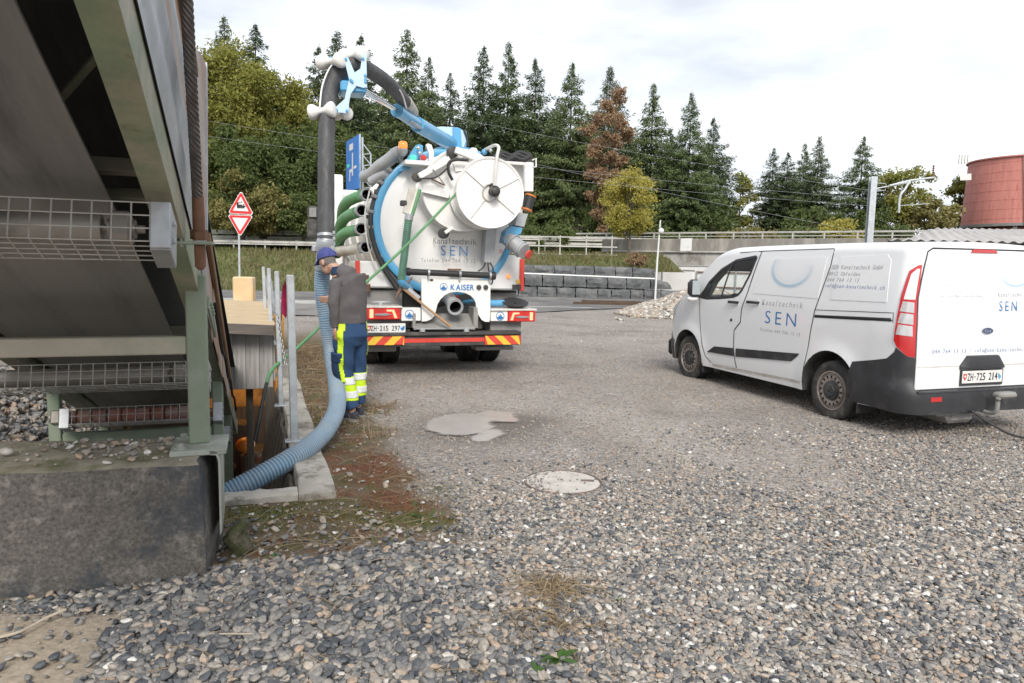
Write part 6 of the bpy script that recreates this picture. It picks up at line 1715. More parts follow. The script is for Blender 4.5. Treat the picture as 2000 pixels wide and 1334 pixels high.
# underbody, tow bar
h = MB(); h.box((2.45, 0, .30), (4.3, 1.5, .10), .02); h.box((1.08, 0, .30), (.12, 1.6, .12), .02); vobj(h, 'underbody', 'chassis')
h = MB(); h.tube([(1.5, .3, .25), (.6, .3, .24), (.3, .35, .22), (.1, .35, .22)], .035, 10); h.box((.35, .15, .20), (.5, .35, .14), .04); vobj(h, 'exhaust', 'grey_dirty')
h = MB(); h.box((.12, .0, .30), (.09, 1.1, .09), .01); h.box((.10, .36, .27), (.03, .30, .10), .006); tbar = vobj(h, 'tow_bar', 'grey_dirty')
h = MB(); h.tube(smoothpts([(.1, 0, .29), (-.06, 0, .27), (-.14, 0, .30), (-.15, 0, .40)], 5), .022, 10); h.sphere((-.15, 0, .43), .027, 14, 10); h.box((-.14, -.10, .46), (.10, .24, .06), .02); vobj(h, 'tow_ball', 'grey_dirty', tbar)
h = MB(); h.lathe([(0, .035), (.05, .035), (.06, .028), (.10, .026)], (.06, .22, .30), (-1, -.2, -.1), 14); vobj(h, 'socket', 'van_black', tbar)
h = MB(); h.tube(smoothpts([(-.04, .20, .29), (-.16, .12, .2), (-.28, -.05, .09), (-.34, -.3, .05), (-.30, -.6, .10), (-.22, -.9, .22)], 8), .012, 8); vobj(h, 'trailer_cable', 'rubber')
# cab interior
h = MB(); h.box((3.85, 0, 1.03), (.42, 1.55, .22), .06); h.box((3.98, 0, 1.10), (.2, 1.5, .14), .05); dash = vobj(h, 'dashboard', 'van_lining', None, 50)
sw_ = MB(); ctr = Vector((3.56, .40, 1.16)); sn = Vector((-.75, 0, .66)).normalized(); u_ = Vector((0, 1, 0)); w_ = sn.cross(u_)
sw_.tube([ctr + (u_ * math.cos(q) + w_ * math.sin(q)) * .185 for q in [2 * PI * k / 28 for k in range(28)]], .017, 8, closed=True)
for q in (0, PI, -PI / 2): sw_.cyl(ctr, ctr + (u_ * math.cos(q) + w_ * math.sin(q)) * .18, .016, seg=6)
sw_.sphere(ctr, .055, 12, 8); vobj(sw_, 'steering_wheel', 'rubber', None, 60)
for y in (.45, -.45):
    h = MB(); h.box((2.85, y, .78), (.5, .5, .2), .07); h.box((2.56, y, 1.12), (.15, .48, .62), .06, Matrix.Rotation(-.15, 3, 'Y')); h.box((2.50, y, 1.52), (.10, .26, .18), .04); vobj(h, 'seat', 'van_seat', None, 50)
h = MB(); h.box((2.37, 0, 1.25), (.02, 1.58, 1.2)); vobj(h, 'bulkhead', 'trim_light')
h = MB(); h.box((3.62, .06, 1.22), (.02, .22, .30), .004, Matrix.Rotation(-.5, 3, 'Y')); vobj(h, 'paper_sheet', 'lamp_white')
# ------------------------------------------------------------------ road, bank, rails, retaining wall, bridge
mat('asphalt', (.13, .128, .125), .85, nz=(.6, .3), bump=(60, .3, .004), dirt=((.24, .225, .21), .35, .45, .6, .9), dirt2=((.07, .07, .07), 1.3, .56, .68, .5))
mat('grass_soil', (.10, .115, .035), .95, nz=(.7, .4), dirt=((.17, .14, .075), .9, .48, .62, .8), dirt2=((.06, .085, .02), 2.5, .5, .65, .6))
mat('forest_soil', (.045, .045, .022), .95, nz=(.5, .4))
mat('old_concrete', (.44, .425, .395), .9, nz=(1.2, .2), bump=(12, .2), dirt=((.16, .145, .125), .8, .48, .64, .8), dirt2=((.50, .48, .45), 3, .55, .7, .5))
mat('parapet_concrete', (.24, .225, .20), .9, nz=(1.5, .25), stretch=(1, 1, .25), bump=(12, .2), dirt=((.42, .39, .35), 1.2, .5, .62, .8))
mat('pale_wall', (.78, .78, .765), .85, nz=(.8, .08), dirt=((.44, .43, .40), 1.1, .52, .7, .6))
mat('stone_grey', (.125, .131, .135), .9, nz=(2.5, .3), bump=(9, .5, .03), dirt=((.21, .21, .207), 1.7, .48, .62, .8), dirt2=((.06, .062, .065), 2.8, .52, .66, .7))
mat('rail_steel', (.50, .49, .46), .55, metal=.3, nz=(2, .2), dirt=((.33, .29, .24), 2, .5, .7, .7))
mat('white_line', (.62, .61, .58), .8, nz=(4, .1))
mat('track_rail', (.10, .065, .045), .6, metal=.4, nz=(3, .3))
mat('sign_blue', (.012, .17, .56), .4, nz=(2, .05))
mat('sign_white', (.75, .75, .73), .4, nz=(3, .03))
mat('sign_red', (.62, .03, .03), .4, nz=(3, .05))
mat('tan_block', (.62, .43, .23), .8, nz=(1.2, .1), dirt=((.66, .53, .36), 1.5, .45, .65, .8))
def sheet(pts, z, name, m, kind='structure', n=1):
    o = MB().add([(x, y, z) for x, y in pts], [tuple(range(len(pts)))]).obj(name, m, None, None); return tag(o, kind=kind)
sheet([(-90, 21.8), (-14, 21.2), (-4.5, 20.8), (-1, 22.4), (2.2, 25.8), (4.6, 28.0), (5.0, 29.2), (20, 30.5), (20, 34.2), (3, 36), (-14, 36.6), (-90, 38)], .034, 'road', 'asphalt')
sheet([(.6, 27.3), (2.9, 27.35), (3.2, 27.6), (.6, 27.55)], .039, 'road_marking', 'white_line')
sheet([(-60, 27.0), (-12, 26.4), (-4, 26.3), (-4, 28.6), (-12, 28.9), (-60, 30)], .038, 'road_patch', 'old_concrete')
mb = MB(); mb.box((9, 29.6, .08), (13, .07, .12), .01, Matrix.Rotation(-.03, 3, 'Z')); o = mb.obj('track_rail', 'track_rail'); tag(o, 'rusty railway rail in the road, nearer the gravel', 'rail', 'rails of the crossing track')
mb = MB(); mb.box((9.5, 31.1, .08), (13, .07, .12), .01, Matrix.Rotation(-.03, 3, 'Z')); o = mb.obj('track_rail', 'track_rail'); tag(o, 'rusty railway rail in the road, nearer the stone wall', 'rail', 'rails of the crossing track')
# grass bank and forest floor
def bank_h(x, y):
    left = 2.1 * sstep(36.6, 44, y)
    right = 1.38 + .85 * sstep(36.6, 42, y)
    w = sstep(-1.5, 1.0, x)
    h = left * (1 - w) + right * w
    return h + .12 * (fbm(x, y, .35, 41) - .5) * sstep(36.6, 39, y) + .25 * sstep(46, 60, y)
bx, by = np.arange(-80, 8.9, .6), np.concatenate([np.arange(36.6, 46, .35), np.arange(46, 120, 4.0)])
XX, YY = np.meshgrid(bx, by, indexing='ij'); ZZ = bank_h(XX, YY); ni, nj = XX.shape
I = np.arange(ni * nj).reshape(ni, nj); Q = np.stack([I[:-1, :-1], I[1:, :-1], I[1:, 1:], I[:-1, 1:]], -1).reshape(-1, 4)
tag(np_obj('grass_bank', np.stack([XX.ravel(), YY.ravel(), ZZ.ravel()], -1), Q, 'grass_soil', smooth=True), kind='structure')
sheet([(8.8, 47), (140, 30), (200, 160), (8.8, 160)], 2.3, 'forest_floor', 'forest_soil'); sheet([(-120, 120), (8.8, 120), (8.8, 160), (-120, 160)], 2.2, 'forest_floor', 'forest_soil')
# grass tufts on the bank
rng = np.random.default_rng(5)
def leafmat(name, cols, rough=.7, trans=.25, nscale=.4):
    m = D.materials.new(name); m.use_nodes = True; MAT[name] = m
    n, l = m.node_tree.nodes, m.node_tree.links
    b = n['Principled BSDF']; b.inputs['Roughness'].default_value = rough; b.inputs['Specular IOR Level'].default_value = .25
    g = n.new('ShaderNodeNewGeometry'); t = n.new('ShaderNodeTexCoord'); no = n.new('ShaderNodeTexNoise'); no.inputs['Scale'].default_value = nscale; no.inputs['Detail'].default_value = 3
    l.new(t.outputs['Object'], no.inputs['Vector'])
    oi = n.new('ShaderNodeObjectInfo')
    a = n.new('ShaderNodeMath'); a.operation = 'MULTIPLY_ADD'; l.new(g.outputs['Random Per Island'], a.inputs[0]); a.inputs[1].default_value = .45
    a2 = n.new('ShaderNodeMath'); a2.operation = 'MULTIPLY_ADD'; l.new(no.outputs['Fac'], a2.inputs[0]); a2.inputs[1].default_value = .75
    a3 = n.new('ShaderNodeMath'); a3.operation = 'MULTIPLY_ADD'; l.new(oi.outputs['Random'], a3.inputs[0]); a3.inputs[1].default_value = .22; a3.inputs[2].default_value = -.20
    l.new(a3.outputs[0], a2.inputs[2]); l.new(a2.outputs[0], a.inputs[2])
    r = n.new('ShaderNodeValToRGB'); e = r.color_ramp.elements
    e[0].position, e[0].color = 0, (*cols[0], 1); e[1].position, e[1].color = 1, (*cols[-1], 1)
    for i, c in enumerate(cols[1:-1]): q = e.new((i + 1) / (len(cols) - 1)); q.color = (*c, 1)
    l.new(a.outputs[0], r.inputs[0]); l.new(r.outputs[0], b.inputs['Base Color'])
    tr = n.new('ShaderNodeBsdfTranslucent'); l.new(r.outputs[0], tr.inputs[0])
    mi = n.new('ShaderNodeMixShader'); mi.inputs[0].default_value = trans
    l.new(b.outputs[0], mi.inputs[1]); l.new(tr.outputs[0], mi.inputs[2]); l.new(mi.outputs[0], n['Material Output'].inputs[0])
leafmat('grass_blades', [(.07, .085, .025), (.13, .145, .05), (.21, .19, .09), (.29, .22, .14)], .8, .3, .25)
leafmat('spruce', [(0.051, 0.083, 0.034), (0.103, 0.149, 0.060), (0.172, 0.214, 0.090), (0.263, 0.280, 0.129)], .65, .22, .35)
leafmat('spruce_dark', [(0.046, 0.074, 0.033), (0.091, 0.128, 0.060), (0.145, 0.182, 0.089), (0.229, 0.245, 0.122)], .65, .2, .35)
leafmat('leaf_olive', [(.12, .14, .03), (.21, .225, .05), (.31, .30, .075), (.42, .36, .12)], .7, .35, .3)
leafmat('leaf_green', [(.06, .085, .03), (.105, .14, .045), (.16, .195, .07), (.23, .245, .10)], .7, .35, .3)
leafmat('leaf_yellow', [(.28, .24, .05), (.40, .36, .08), (.50, .45, .12), (.58, .52, .18)], .7, .4, .5)
leafmat('leaf_brown', [(.17, .105, .06), (.28, .18, .105), (.38, .255, .155), (.46, .34, .22)], .7, .35, .5)
leafmat('leaf_shrub', [(0.127, 0.121, 0.034), (0.230, 0.213, 0.075), (0.322, 0.287, 0.115), (0.414, 0.356, 0.172)], .7, .35, .4)
mat('bark', (.07, .055, .042), .9, nz=(3, .3), stretch=(3, 3, .6), bump=(12, .5))
mat('bark_grey', (.13, .11, .09), .9, nz=(3, .3), stretch=(3, 3, .6), bump=(12, .5))
def quads(P, U, Vv):
    """leaf-shaped quads: centres P, half vectors U (length) and Vv (width)"""
    n = len(P); A = np.stack([P - U, P + Vv * .9 - U * .1, P + U, P - Vv * .9 - U * .1], 1).reshape(-1, 3)
    return A, np.arange(4 * n).reshape(n, 4)
def unit(a): return a / np.maximum(1e-9, np.linalg.norm(a, axis=-1, keepdims=True))
def tufts(n, fn, hmin, hmax, w, name, m, seed=1):
    r = np.random.default_rng(seed); x, y, z = fn(r, n); n = len(x)
    h = r.uniform(hmin, hmax, n); a = r.uniform(0, 2 * PI, n); l = r.uniform(0, .6, n) * h
    base = np.stack([x, y, z], -1); tip = base + np.stack([l * np.cos(a), l * np.sin(a), h], -1)
    s = np.stack([-np.sin(a), np.cos(a), 0 * a], -1) * w * r.uniform(.6, 1.4, n)[:, None]
    V = np.stack([base - s, base + s, tip], 1).reshape(-1, 3)
    return tag(np_obj(name, V, np.arange(3 * n).reshape(n, 3), m), kind='stuff')
def bankpts(r, n):
    x = r.uniform(-26, 8.6, n); y = r.uniform(36.7, 45.5, n); k = r.uniform(0, 1, n) < .25 + .9 * fbm(x, y, .5, 77); x, y = x[k], y[k]
    return x, y, bank_h(x, y)
tufts(26000, bankpts, .10, .34, .035, 'bank_grass', 'grass_blades', 3)

# ---- trees
def tube_np(p0, p1, r0, r1, seg=8):
    mbx = MB(); mbx.tube([p0, (Vector(p0) + Vector(p1)) / 2, p1], [r0, (r0 + r1) / 2, r1], seg); return mbx
def conifer_mesh(seed, h=22., r=3.0, gap=.0, dens=1.0, low=.02):
    g = np.random.default_rng(seed)
    P, U, Vv = [], [], []
    z = h * low
    while z < h * .985:
        f = z / h
        R = min(r * (1 - .25 * max(0, .2 - f) / .2), .43 * (h - z)) * g.uniform(.70, 1.2) + .10
        nb = int((6.5 + 5 * (1 - f)) * dens)
        for b in range(nb):
            if g.random() < gap: continue
            a = g.uniform(0, 2 * PI); L = R * g.uniform(.70, 1.14)
            droop = g.uniform(.10, .42) * (1 - f) + (-.22 if f > .82 else 0)
            nt = max(14, int(L * 34))
            t = g.uniform(.10, 1, nt) ** .8
            d = np.array([math.cos(a), math.sin(a)])
            x = d[0] * L * t; y = d[1] * L * t; zz = z - droop * L * t ** 1.2 + .22 * L * np.maximum(0, t - .6) ** 1.5
            sgn = g.choice([-1, 1], nt); spread = (.15 + .30 * L * (1 - t) * .55) * g.uniform(.1, 1, nt) * sgn
            x = x - d[1] * spread; y = y + d[0] * spread; zz = zz - np.abs(spread) * .30 + g.normal(0, .16, nt)
            u = np.stack([d[0] - d[1] * sgn * .75, d[1] + d[0] * sgn * .75, -.50 + g.normal(0, .32, nt)], -1)
            u = unit(u + g.normal(0, .22, (nt, 3))) * (g.uniform(.17, .36, nt) * (1 - .45 * f))[:, None]
            w = unit(np.cross(u, np.array([0, 0, 1.]) + g.normal(0, .45, (nt, 3)))) * (np.linalg.norm(u, axis=1) * g.uniform(.24, .38, nt))[:, None]
            P.append(np.stack([x, y, zz], -1)); U.append(u); Vv.append(w)
        z += h * .0125 * g.uniform(.7, 1.3) + .08
    for k in range(26):                                   # leader shoots
        q = h * (.955 + .045 * k / 25); P.append(np.array([[0, 0, q]])); aa = g.uniform(0, 2 * PI); U.append(np.array([[.12 * math.cos(aa), .12 * math.sin(aa), .14]]) * (1.15 - k / 26)); Vv.append(np.array([[-.03 * math.sin(aa), .03 * math.cos(aa), 0]]))
    return quads(np.concatenate(P), np.concatenate(U), np.concatenate(Vv))
CON = []
for i, (sd_, r_, gp) in enumerate(((1, 5.0, .03), (2, 4.3, .07), (3, 5.4, .02), (4, 4.7, .05), (5, 3.8, .18))):
    V, F_ = conifer_mesh(sd_, 22, r_, gp)
    V = V[:]; me = D.meshes.new('conifer_crown'); me.vertices.add(len(V)); me.vertices.foreach_set('co', V.astype(np.float32).ravel()); me.loops.add(F_.size); me.loops.foreach_set('vertex_index', F_.astype(np.int32).ravel()); me.polygons.add(len(F_)); me.polygons.foreach_set('loop_start', np.arange(len(F_), dtype=np.int32) * 4); me.update(calc_edges=True)
    me.materials.append(MAT['spruce' if i in (0, 2) else 'spruce_dark'])
    tm = MB(); tm.tube([(0, 0, -.5), (0, 0, 8), (0, 0, 21)], [.26, .19, .03], 8); CON.append((me, tm.mesh('conifer_trunk', 'bark', 60)))
def conifer(px, ytop, Y, kind, label, base=2.3, sx=1.0):
    X, _, zt = gy(px, ytop, Y); s = (zt - base) / 22
    t = thing('conifer', label, 'tree', (X, Y, base), random.uniform(0, 6), 'conifers behind the road')
    t.scale = (s * sx, s * sx, s)
    for nm, me in (('crown', CON[kind][0]), ('trunk', CON[kind][1])):
        o = D.objects.new(nm, me); COL.objects.link(o); o.parent = t
    return t
for px, yt, Y, k, sx, lab in (
    (437, 28, 66, 0, .9, 'conifer rising behind the yellow-green tree at the left of the wood'), (498, 46, 64, 4, 1.1, 'thin open conifer just left of the boom hose'),
    (545, 150, 70, 1, 1.0, 'low conifer top between the olive trees and the boom'),
    (622, 88, 62, 1, 1.0, 'slim conifer behind the left end of the boom head rollers'), (658, 58, 66, 3, 1.0, 'conifer whose tip stands above the boom head'), (705, 66, 70, 1, 1.0, 'conifer just right behind the boom head plate'),
    (795, 50, 62, 2, .95, 'broad tall conifer behind the boom hose, tallest near the lorry'), (838, 108, 70, 3, .9, 'conifer half hidden right of the broad tall one'), (880, 140, 66, 4, .95, 'short thin conifer above the blue boom box'),
    (945, 86, 62, 3, .92, 'first of the two tall conifers above the hose reel'), (994, 78, 64, 0, .85, 'second of the two tall conifers above the hose reel'), (1047, 112, 66, 1, 1.0, 'conifer just right of the two tall ones above the reel'),
    (1090, 190, 72, 4, 1.0, 'small thin conifer set back in the gap left of the brown tree'), (1118, 116, 62, 2, .9, 'conifer standing just left of the brown withered tree'), (1192, 128, 64, 3, 1.0, 'conifer rising directly behind the brown withered tree'),
    (1277, 160, 60, 0, .98, 'conifer between the brown tree and the last tall conifer'), (1352, 176, 58, 2, .86, 'last tall conifer at the right end of the wood'), (1395, 228, 62, 1, 1.1, 'lower conifer leaning out of the last tall one'),
    (1512, 288, 66, 4, 1.1, 'thin small conifer, first of the right-hand group'), (1540, 296, 64, 1, 1.2, 'second small conifer of the right-hand group'), (1573, 278, 70, 0, .95, 'third conifer of the right-hand group, beside its tallest pair'), (1602, 264, 64, 3, 1.0, 'tall conifer in the middle of the right-hand group'), (1688, 262, 62, 2, 1.05, 'broad conifer right behind the catenary mast')):
    conifer(px, yt, Y, k, lab, sx=sx)
gi = 0
for px, yt in ((600, 180), (690, 190), (760, 150), (850, 200), (915, 190), (1010, 200), (1070, 230), (1150, 220), (1230, 250), (1310, 250), (740, 240), (1370, 300)):
    conifer(px, yt, 78 + (gi % 3) * 3, gi % 4, 'dim conifer of the back row, ' + ('seen left of the sign gantry', 'behind the blue direction sign', 'under the curved boom hose', 'right of the boom hose end', 'over the roof lamps of the lorry', 'between the two tall conifers and the reel', 'left of the withered tree', 'touching the withered tree on its left', 'touching the withered tree on its right', 'before the last tall conifer', 'over the orange beacon', 'at the right end of the wood')[gi], sx=1.35); gi += 1
def broad_mesh(seed, n, rx, ry, rz, zc, leaf, clump=.45, nclump=60, shell=.55):
    g = np.random.default_rng(seed)
    d = unit(g.normal(0, 1, (nclump, 3))); rad = g.uniform(shell, 1, nclump) ** .6
    C_ = d * rad[:, None] * np.array([rx, ry, rz]); C_[:, 2] += zc
    C_ += (g.normal(0, .12, (nclump, 3)) * np.array([rx, ry, rz]))
    ci = g.integers(0, nclump, n); size = g.uniform(.45, 1.3, nclump) * clump * min(rx, rz)
    off = g.normal(0, 1, (n, 3)); off = unit(off) * (g.uniform(0, 1, n) ** .6 * g.choice([1, 1, 1, 1.5], n))[:, None] * size[ci][:, None] * np.array([1, 1, .75])
    P = C_[ci] + off
    u = unit(unit(off) * .5 + g.normal(0, .7, (n, 3)) + np.array([0, 0, -.15])) * (leaf * g.uniform(.6, 1.4, n))[:, None]
    w = unit(np.cross(u, g.normal(0, 1, (n, 3)))) * (leaf * g.uniform(.35, .65, n))[:, None]
    A, F_ = quads(P, u, w); return A, F_, C_
def broadleaf(name, label, cat, px, ybase, ytop, wpx, Y, m, n, leaf, seed, group=None, base=None, trunk=True, low=.0, bark='bark', clump=.45, nclump=60):
    X, _, zt = gy(px, ytop, Y); zb = gy(px, ybase, Y)[2] if base is None else base
    rx = wpx / 2 * Y / FOCAL; h = zt - zb
    cz = h * (1 + low) / 2; rz = h * (1 - low) / 2
    A, F_, C_ = broad_mesh(seed, n, rx * .82, rx * .82, rz * .85, cz, leaf, clump, nclump)
    t = thing(name, label, cat, (X, Y, zb), 0, group)
    np_obj('crown', A, F_, m, t)
    mbx = MB(); g = np.random.default_rng(seed)
    tr_ = max(.05, rx * .06)
    mbx.tube([(0, 0, -.4), (.03 * rx, 0, h * .3), (0, .02 * rx, h * .75)], [tr_, tr_ * .75, tr_ * .2], 8)
    for c in C_[g.choice(len(C_), min(len(C_), 16), False)]:
        s0 = Vector((0, 0, min(h * .6, max(h * .12, c[2] * .55)))); mbx.tube([s0, s0.lerp(Vector(c), .5) + Vector((0, 0, .06 * h)), c], [tr_ * .35, tr_ * .22, tr_ * .06], 5)
    mbx.obj('trunk', bark, t, 60)
    return t
broadleaf('broadleaf_tree', 'large olive and yellow-green tree beside the conveyor cladding', 'tree', 430, 440, 62, 250, 52, 'leaf_olive', 62000, .13, 11, 'broadleaf trees at the left of the wood', clump=.34, nclump=90)
broadleaf('broadleaf_tree', 'mid green tree between the olive tree and the boom hose', 'tree', 565, 450, 152, 190, 56, 'leaf_olive', 46000, .13, 12, 'broadleaf trees at the left of the wood', clump=.36, nclump=70)
broadleaf('broadleaf_tree', 'small rust tinged tree under the thin open conifer', 'tree', 520, 450, 178, 120, 60, 'leaf_brown', 6000, .18, 13, 'broadleaf trees at the left of the wood')
broadleaf('broadleaf_tree', 'dark green tree behind the railway crossing sign', 'tree', 510, 455, 240, 260, 50, 'leaf_green', 36000, .13, 14, 'broadleaf trees at the left of the wood', clump=.38)
broadleaf('broadleaf_tree', 'dark green tree behind the hanging boom hose', 'tree', 640, 455, 230, 200, 52, 'leaf_green', 30000, .13, 15, 'broadleaf trees at the left of the wood', clump=.38)
broadleaf('shrub', 'big beige-olive shrub behind the railway crossing sign', 'shrub', 470, 462, 336, 215, 47.5, 'leaf_shrub', 20000, .12, 16, 'shrubs along the crash barrier', clump=.35, nclump=70)
broadleaf('shrub', 'dark green shrub between the sign and the boom hose', 'shrub', 592, 462, 375, 120, 47.5, 'leaf_green', 9000, .12, 17, 'shrubs along the crash barrier')
broadleaf('withered_tree', 'tall narrow withered brown tree among the green conifers', 'tree', 1195, 470, 168, 98, 54, 'leaf_brown', 20000, .12, 18, clump=.30, nclump=60)
broadleaf('yellow_tree', 'small round yellow-leaved tree in front of the bridge parapet', 'tree', 1234, 516, 322, 108, 42, 'leaf_yellow', 15000, .08, 19, low=.26, bark='bark_grey', clump=.36, nclump=70)
for i, (px, yb, yt, w, Y, m, lab) in enumerate(((1448, 460, 335, 70, 66, 'leaf_olive', 'thin leafy tree in the gap between the two conifer groups'), (1770, 458, 312, 120, 60, 'leaf_olive', 'tall leafy tree right of the catenary mast'), (1822, 458, 388, 120, 58, 'leaf_shrub', 'low olive tree left of the red water tank'), (1880, 458, 342, 60, 64, 'leaf_olive', 'sparse tree touching the left edge of the red tank'))):
    broadleaf('broadleaf_tree', lab, 'tree', px, yb, yt, w, Y, m, 5000 if i else 2500, .16, 30 + i, 'broadleaf trees behind the bridge', nclump=34)
for i, (px, yt, w, m, lab) in enumerate(((1460, 440, 140, 'leaf_shrub', 'low shrub behind the bridge rail under the gap in the trees'), (1640, 420, 110, 'leaf_yellow', 'yellowish shrub behind the bridge rail left of the mast'), (1560, 440, 120, 'leaf_green', 'green shrub behind the bridge rail under the right-hand conifers'), (1740, 438, 120, 'leaf_green', 'green shrub behind the bridge rail right of the mast'), (1080, 440, 160, 'leaf_green', 'green undergrowth shrub right of the lorry branch pipe'), (1330, 445, 120, 'leaf_green', 'green shrub behind the globe lamp'))):
    broadleaf('shrub', lab, 'shrub', px, 470, yt, w, 52, m, 5000, .12, 50 + i, 'shrubs behind the bridge rail', base=2.1, nclump=40)
for i, (px, w) in enumerate(((600, 150), (720, 170), (860, 170), (980, 170), (1130, 170), (1260, 160), (1390, 160), (1590, 160), (1700, 160))):
    broadleaf('undergrowth', 'dark undergrowth bush in the shade under the wood edge', 'shrub', px, 470, 400 + 8 * (i % 3), w, 57, 'leaf_green', 4500, .16, 70 + i, 'undergrowth at the foot of the wood', base=2.2, nclump=40)
broadleaf('shrub', 'small orange autumn shrub on top of the stone wall', 'shrub', 1243, 522, 488, 44, 38, 'leaf_brown', 1500, .06, 90, nclump=20)

# ---- retaining wall of stone blocks
wall = thing('retaining_wall', 'retaining wall of grey rough stone blocks beyond the gravel yard', 'stone wall', (0, 36, 0))
ZB = lambda x, y: gy(960 + x / 4.545, 420 + y / 4.545, 36)
rowsd = (([60, 215, 372, 556, 745, 911, 1100, 1255, 1452], lambda x: 440 + .020 * (x - 290) + (.09 * max(0, x - 1250)), lambda x: 516 + .038 * (x - 290)),
         ([100, 290, 452, 636, 841, 1030, 1197, 1411, 1612], lambda x: 522 + .038 * (x - 290), lambda x: 626 + .030 * (x - 290)),
         ([60, 240, 405, 577, 745, 941, 1062, 1230, 1350, 1500, 1685], lambda x: 632 + .030 * (x - 290), lambda x: 722 + .030 * (x - 290)),
         ([700, 870, 1015, 1130, 1270, 1400], lambda x: 728 + .030 * (x - 290), lambda x: 790 + .01 * (x - 290)))
rs_ = random.Random(3)
for ri, (xs, ft, fb_) in enumerate(rowsd):
    for a, b in zip(xs[:-1], xs[1:]):
        c = [ZB(a + 4, ft(a) + rs_.uniform(0, 4)), ZB(b - 4, ft(b) + rs_.uniform(0, 4)), ZB(b - 4, fb_(b) - 3), ZB(a + 4, fb_(a) - 3)]
        if ri == 1 and b == 1612: c[1] = c[1] + np.array([-.25, 0, -.12])
        mbx = MB(); n = 5; y0 = rs_.uniform(-.05, .05) - .06 * ri
        F = []
        for i in range(n + 1):
            row = []
            for j in range(n + 1):
                u, v = i / n, j / n
                p = (c[0] * (1 - u) + c[1] * u) * (1 - v) + (c[3] * (1 - u) + c[2] * u) * v
                e = min(u, 1 - u, v, 1 - v) * n
                bul = (.07 if e >= 1 else 0) + rs_.uniform(-.03, .03) * (1 if e >= 1 else .4)
                row.append((p[0] + rs_.uniform(-.02, .02), y0 - bul, p[2] + rs_.uniform(-.02, .02)))
            F.append(row)
        mbx.grid(F)
        rim = [F[i][0] for i in range(n + 1)] + [F[n][j] for j in range(1, n + 1)] + [F[i][n] for i in range(n - 1, -1, -1)] + [F[0][j] for j in range(n - 1, 0, -1)]
        mbx.add(rim + [(x, .55, z) for x, y, z in rim], [(k, (k + 1) % len(rim), len(rim) + (k + 1) % len(rim), len(rim) + k) for k in range(len(rim))])
        o = mbx.obj('stone_block', 'stone_grey', wall, 32)
mb = MB(); p0, p1 = gy(905, 529, 35.2), gy(1279, 544.5, 35.2); mb.cyl(p0, p1, .035, seg=8)
o = mb.obj('barrier', 'sign_white'); tag(o, 'thin white crossing barrier lying across the stone wall', 'barrier')

# ---- guard rails left, railing right
def rail_run(p, q, zs, h, gap, name, label, beam=.30, postw=.09):
    p, q = Vector(p), Vector(q); d = q - p; L = d.length; ang = math.atan2(d.y, d.x)
    t = thing(name, label, 'crash barrier', p, ang, 'crash barriers along the embankment road')
    sl = d.z / L
    for z in zs:
        mbx = MB(); pr = [(-.04, -.5), (0, -.42), (0, -.2), (-.05, -.08), (-.05, .08), (0, .2), (0, .42), (-.04, .5)]
        mbx.prism([(u, v * beam) for u, v in pr] + [(u + .012, v * beam) for u, v in pr[::-1]], lambda u, v, dd: (dd, u, z + v + sl * dd), 0, L); mbx.obj('beam', 'rail_steel', t)
    me = MB().box((0, 0, h / 2), (postw, postw, h), .01).mesh('post', 'rail_steel')
    for k in range(int(L / gap) + 1):
        o = D.objects.new('post', me); COL.objects.link(o); o.parent = t; o.location = (k * gap, .06, sl * k * gap)
    return t
a, b = gy(395, 492, 46), gy(640, 494, 46)
rail_run((a[0] - 4, 46, 2.05), (b[0] + 3, 46, 2.05), (.62,), .8, 2.0, 'crash_barrier', 'nearer crash barrier along the top of the grass bank', .28)
rail_run((a[0] - 6, 50, 2.1), (b[0] + 22, 50, 2.1), (1.35, .95), 1.5, 4.0, 'crash_barrier', 'farther crash barrier with two rails behind the grass bank', .30)
t = thing('railing', 'white metal railing with three rails behind the wall-top grass', 'railing', (0, 41.5, 0))
for y0, y1 in ((461, 463), (479, 481), (494.5, 496.5)):
    p, q = gy(1000, y0, 41.5), gy(1206, y0 - .5, 41.5); mbx = MB(); mbx.box(((p[0] + q[0]) / 2, 0, p[2]), (q[0] - p[0], .05, .07 if y0 < 490 else .05), .01); mbx.obj('rail', 'rail_steel', t)
for px in (1012, 1053, 1094.5, 1146, 1196):
    p, q = gy(px, 460, 41.5), gy(px, 512, 41.5); mbx = MB(); mbx.box((p[0], .05, (p[2] + q[2]) / 2), (.07, .07, p[2] - q[2]), .01); mbx.obj('post', 'rail_steel', t)
# ---- bridge with parapet, pale building wall below
br = thing('road_bridge', 'concrete bridge with stained parapet and pale wall behind the van', 'bridge')
L0, L1 = np.array([5.6, 46.0]), np.array([30.0, 29.5])
du = (L1 - L0) / np.linalg.norm(L1 - L0); LB = np.linalg.norm(L1 - L0); angB = math.atan2(du[1], du[0]); nb = np.array([-du[1], du[0]])
br.location = (L0[0], L0[1], 0); br.rotation_euler = (0, 0, angB)
def bbox_(x0, x1, y0, y1, z0, z1, nm, m, bev=.02):
    mbx = MB(); mbx.box(((x0 + x1) / 2, (y0 + y1) / 2, (z0 + z1) / 2), (x1 - x0, y1 - y0, z1 - z0), bev); return mbx.obj(nm, m, br)
bbox_(0, LB, 0, .3, 2.55, 3.32, 'parapet', 'parapet_concrete')
bbox_(-.0, LB, -.12, .0 - .003, 2.50, 2.60, 'drip_edge', 'old_concrete'); bbox_(-.5, LB, .02, .4, 1.72, 2.50, 'bridge_beam', 'old_concrete')
for k in range(12): bbox_(2.2 + 2.4 * k, 2.22 + 2.4 * k, -.004, .02, 2.6, 3.32, 'joint', 'gap_black', 0) if False else None
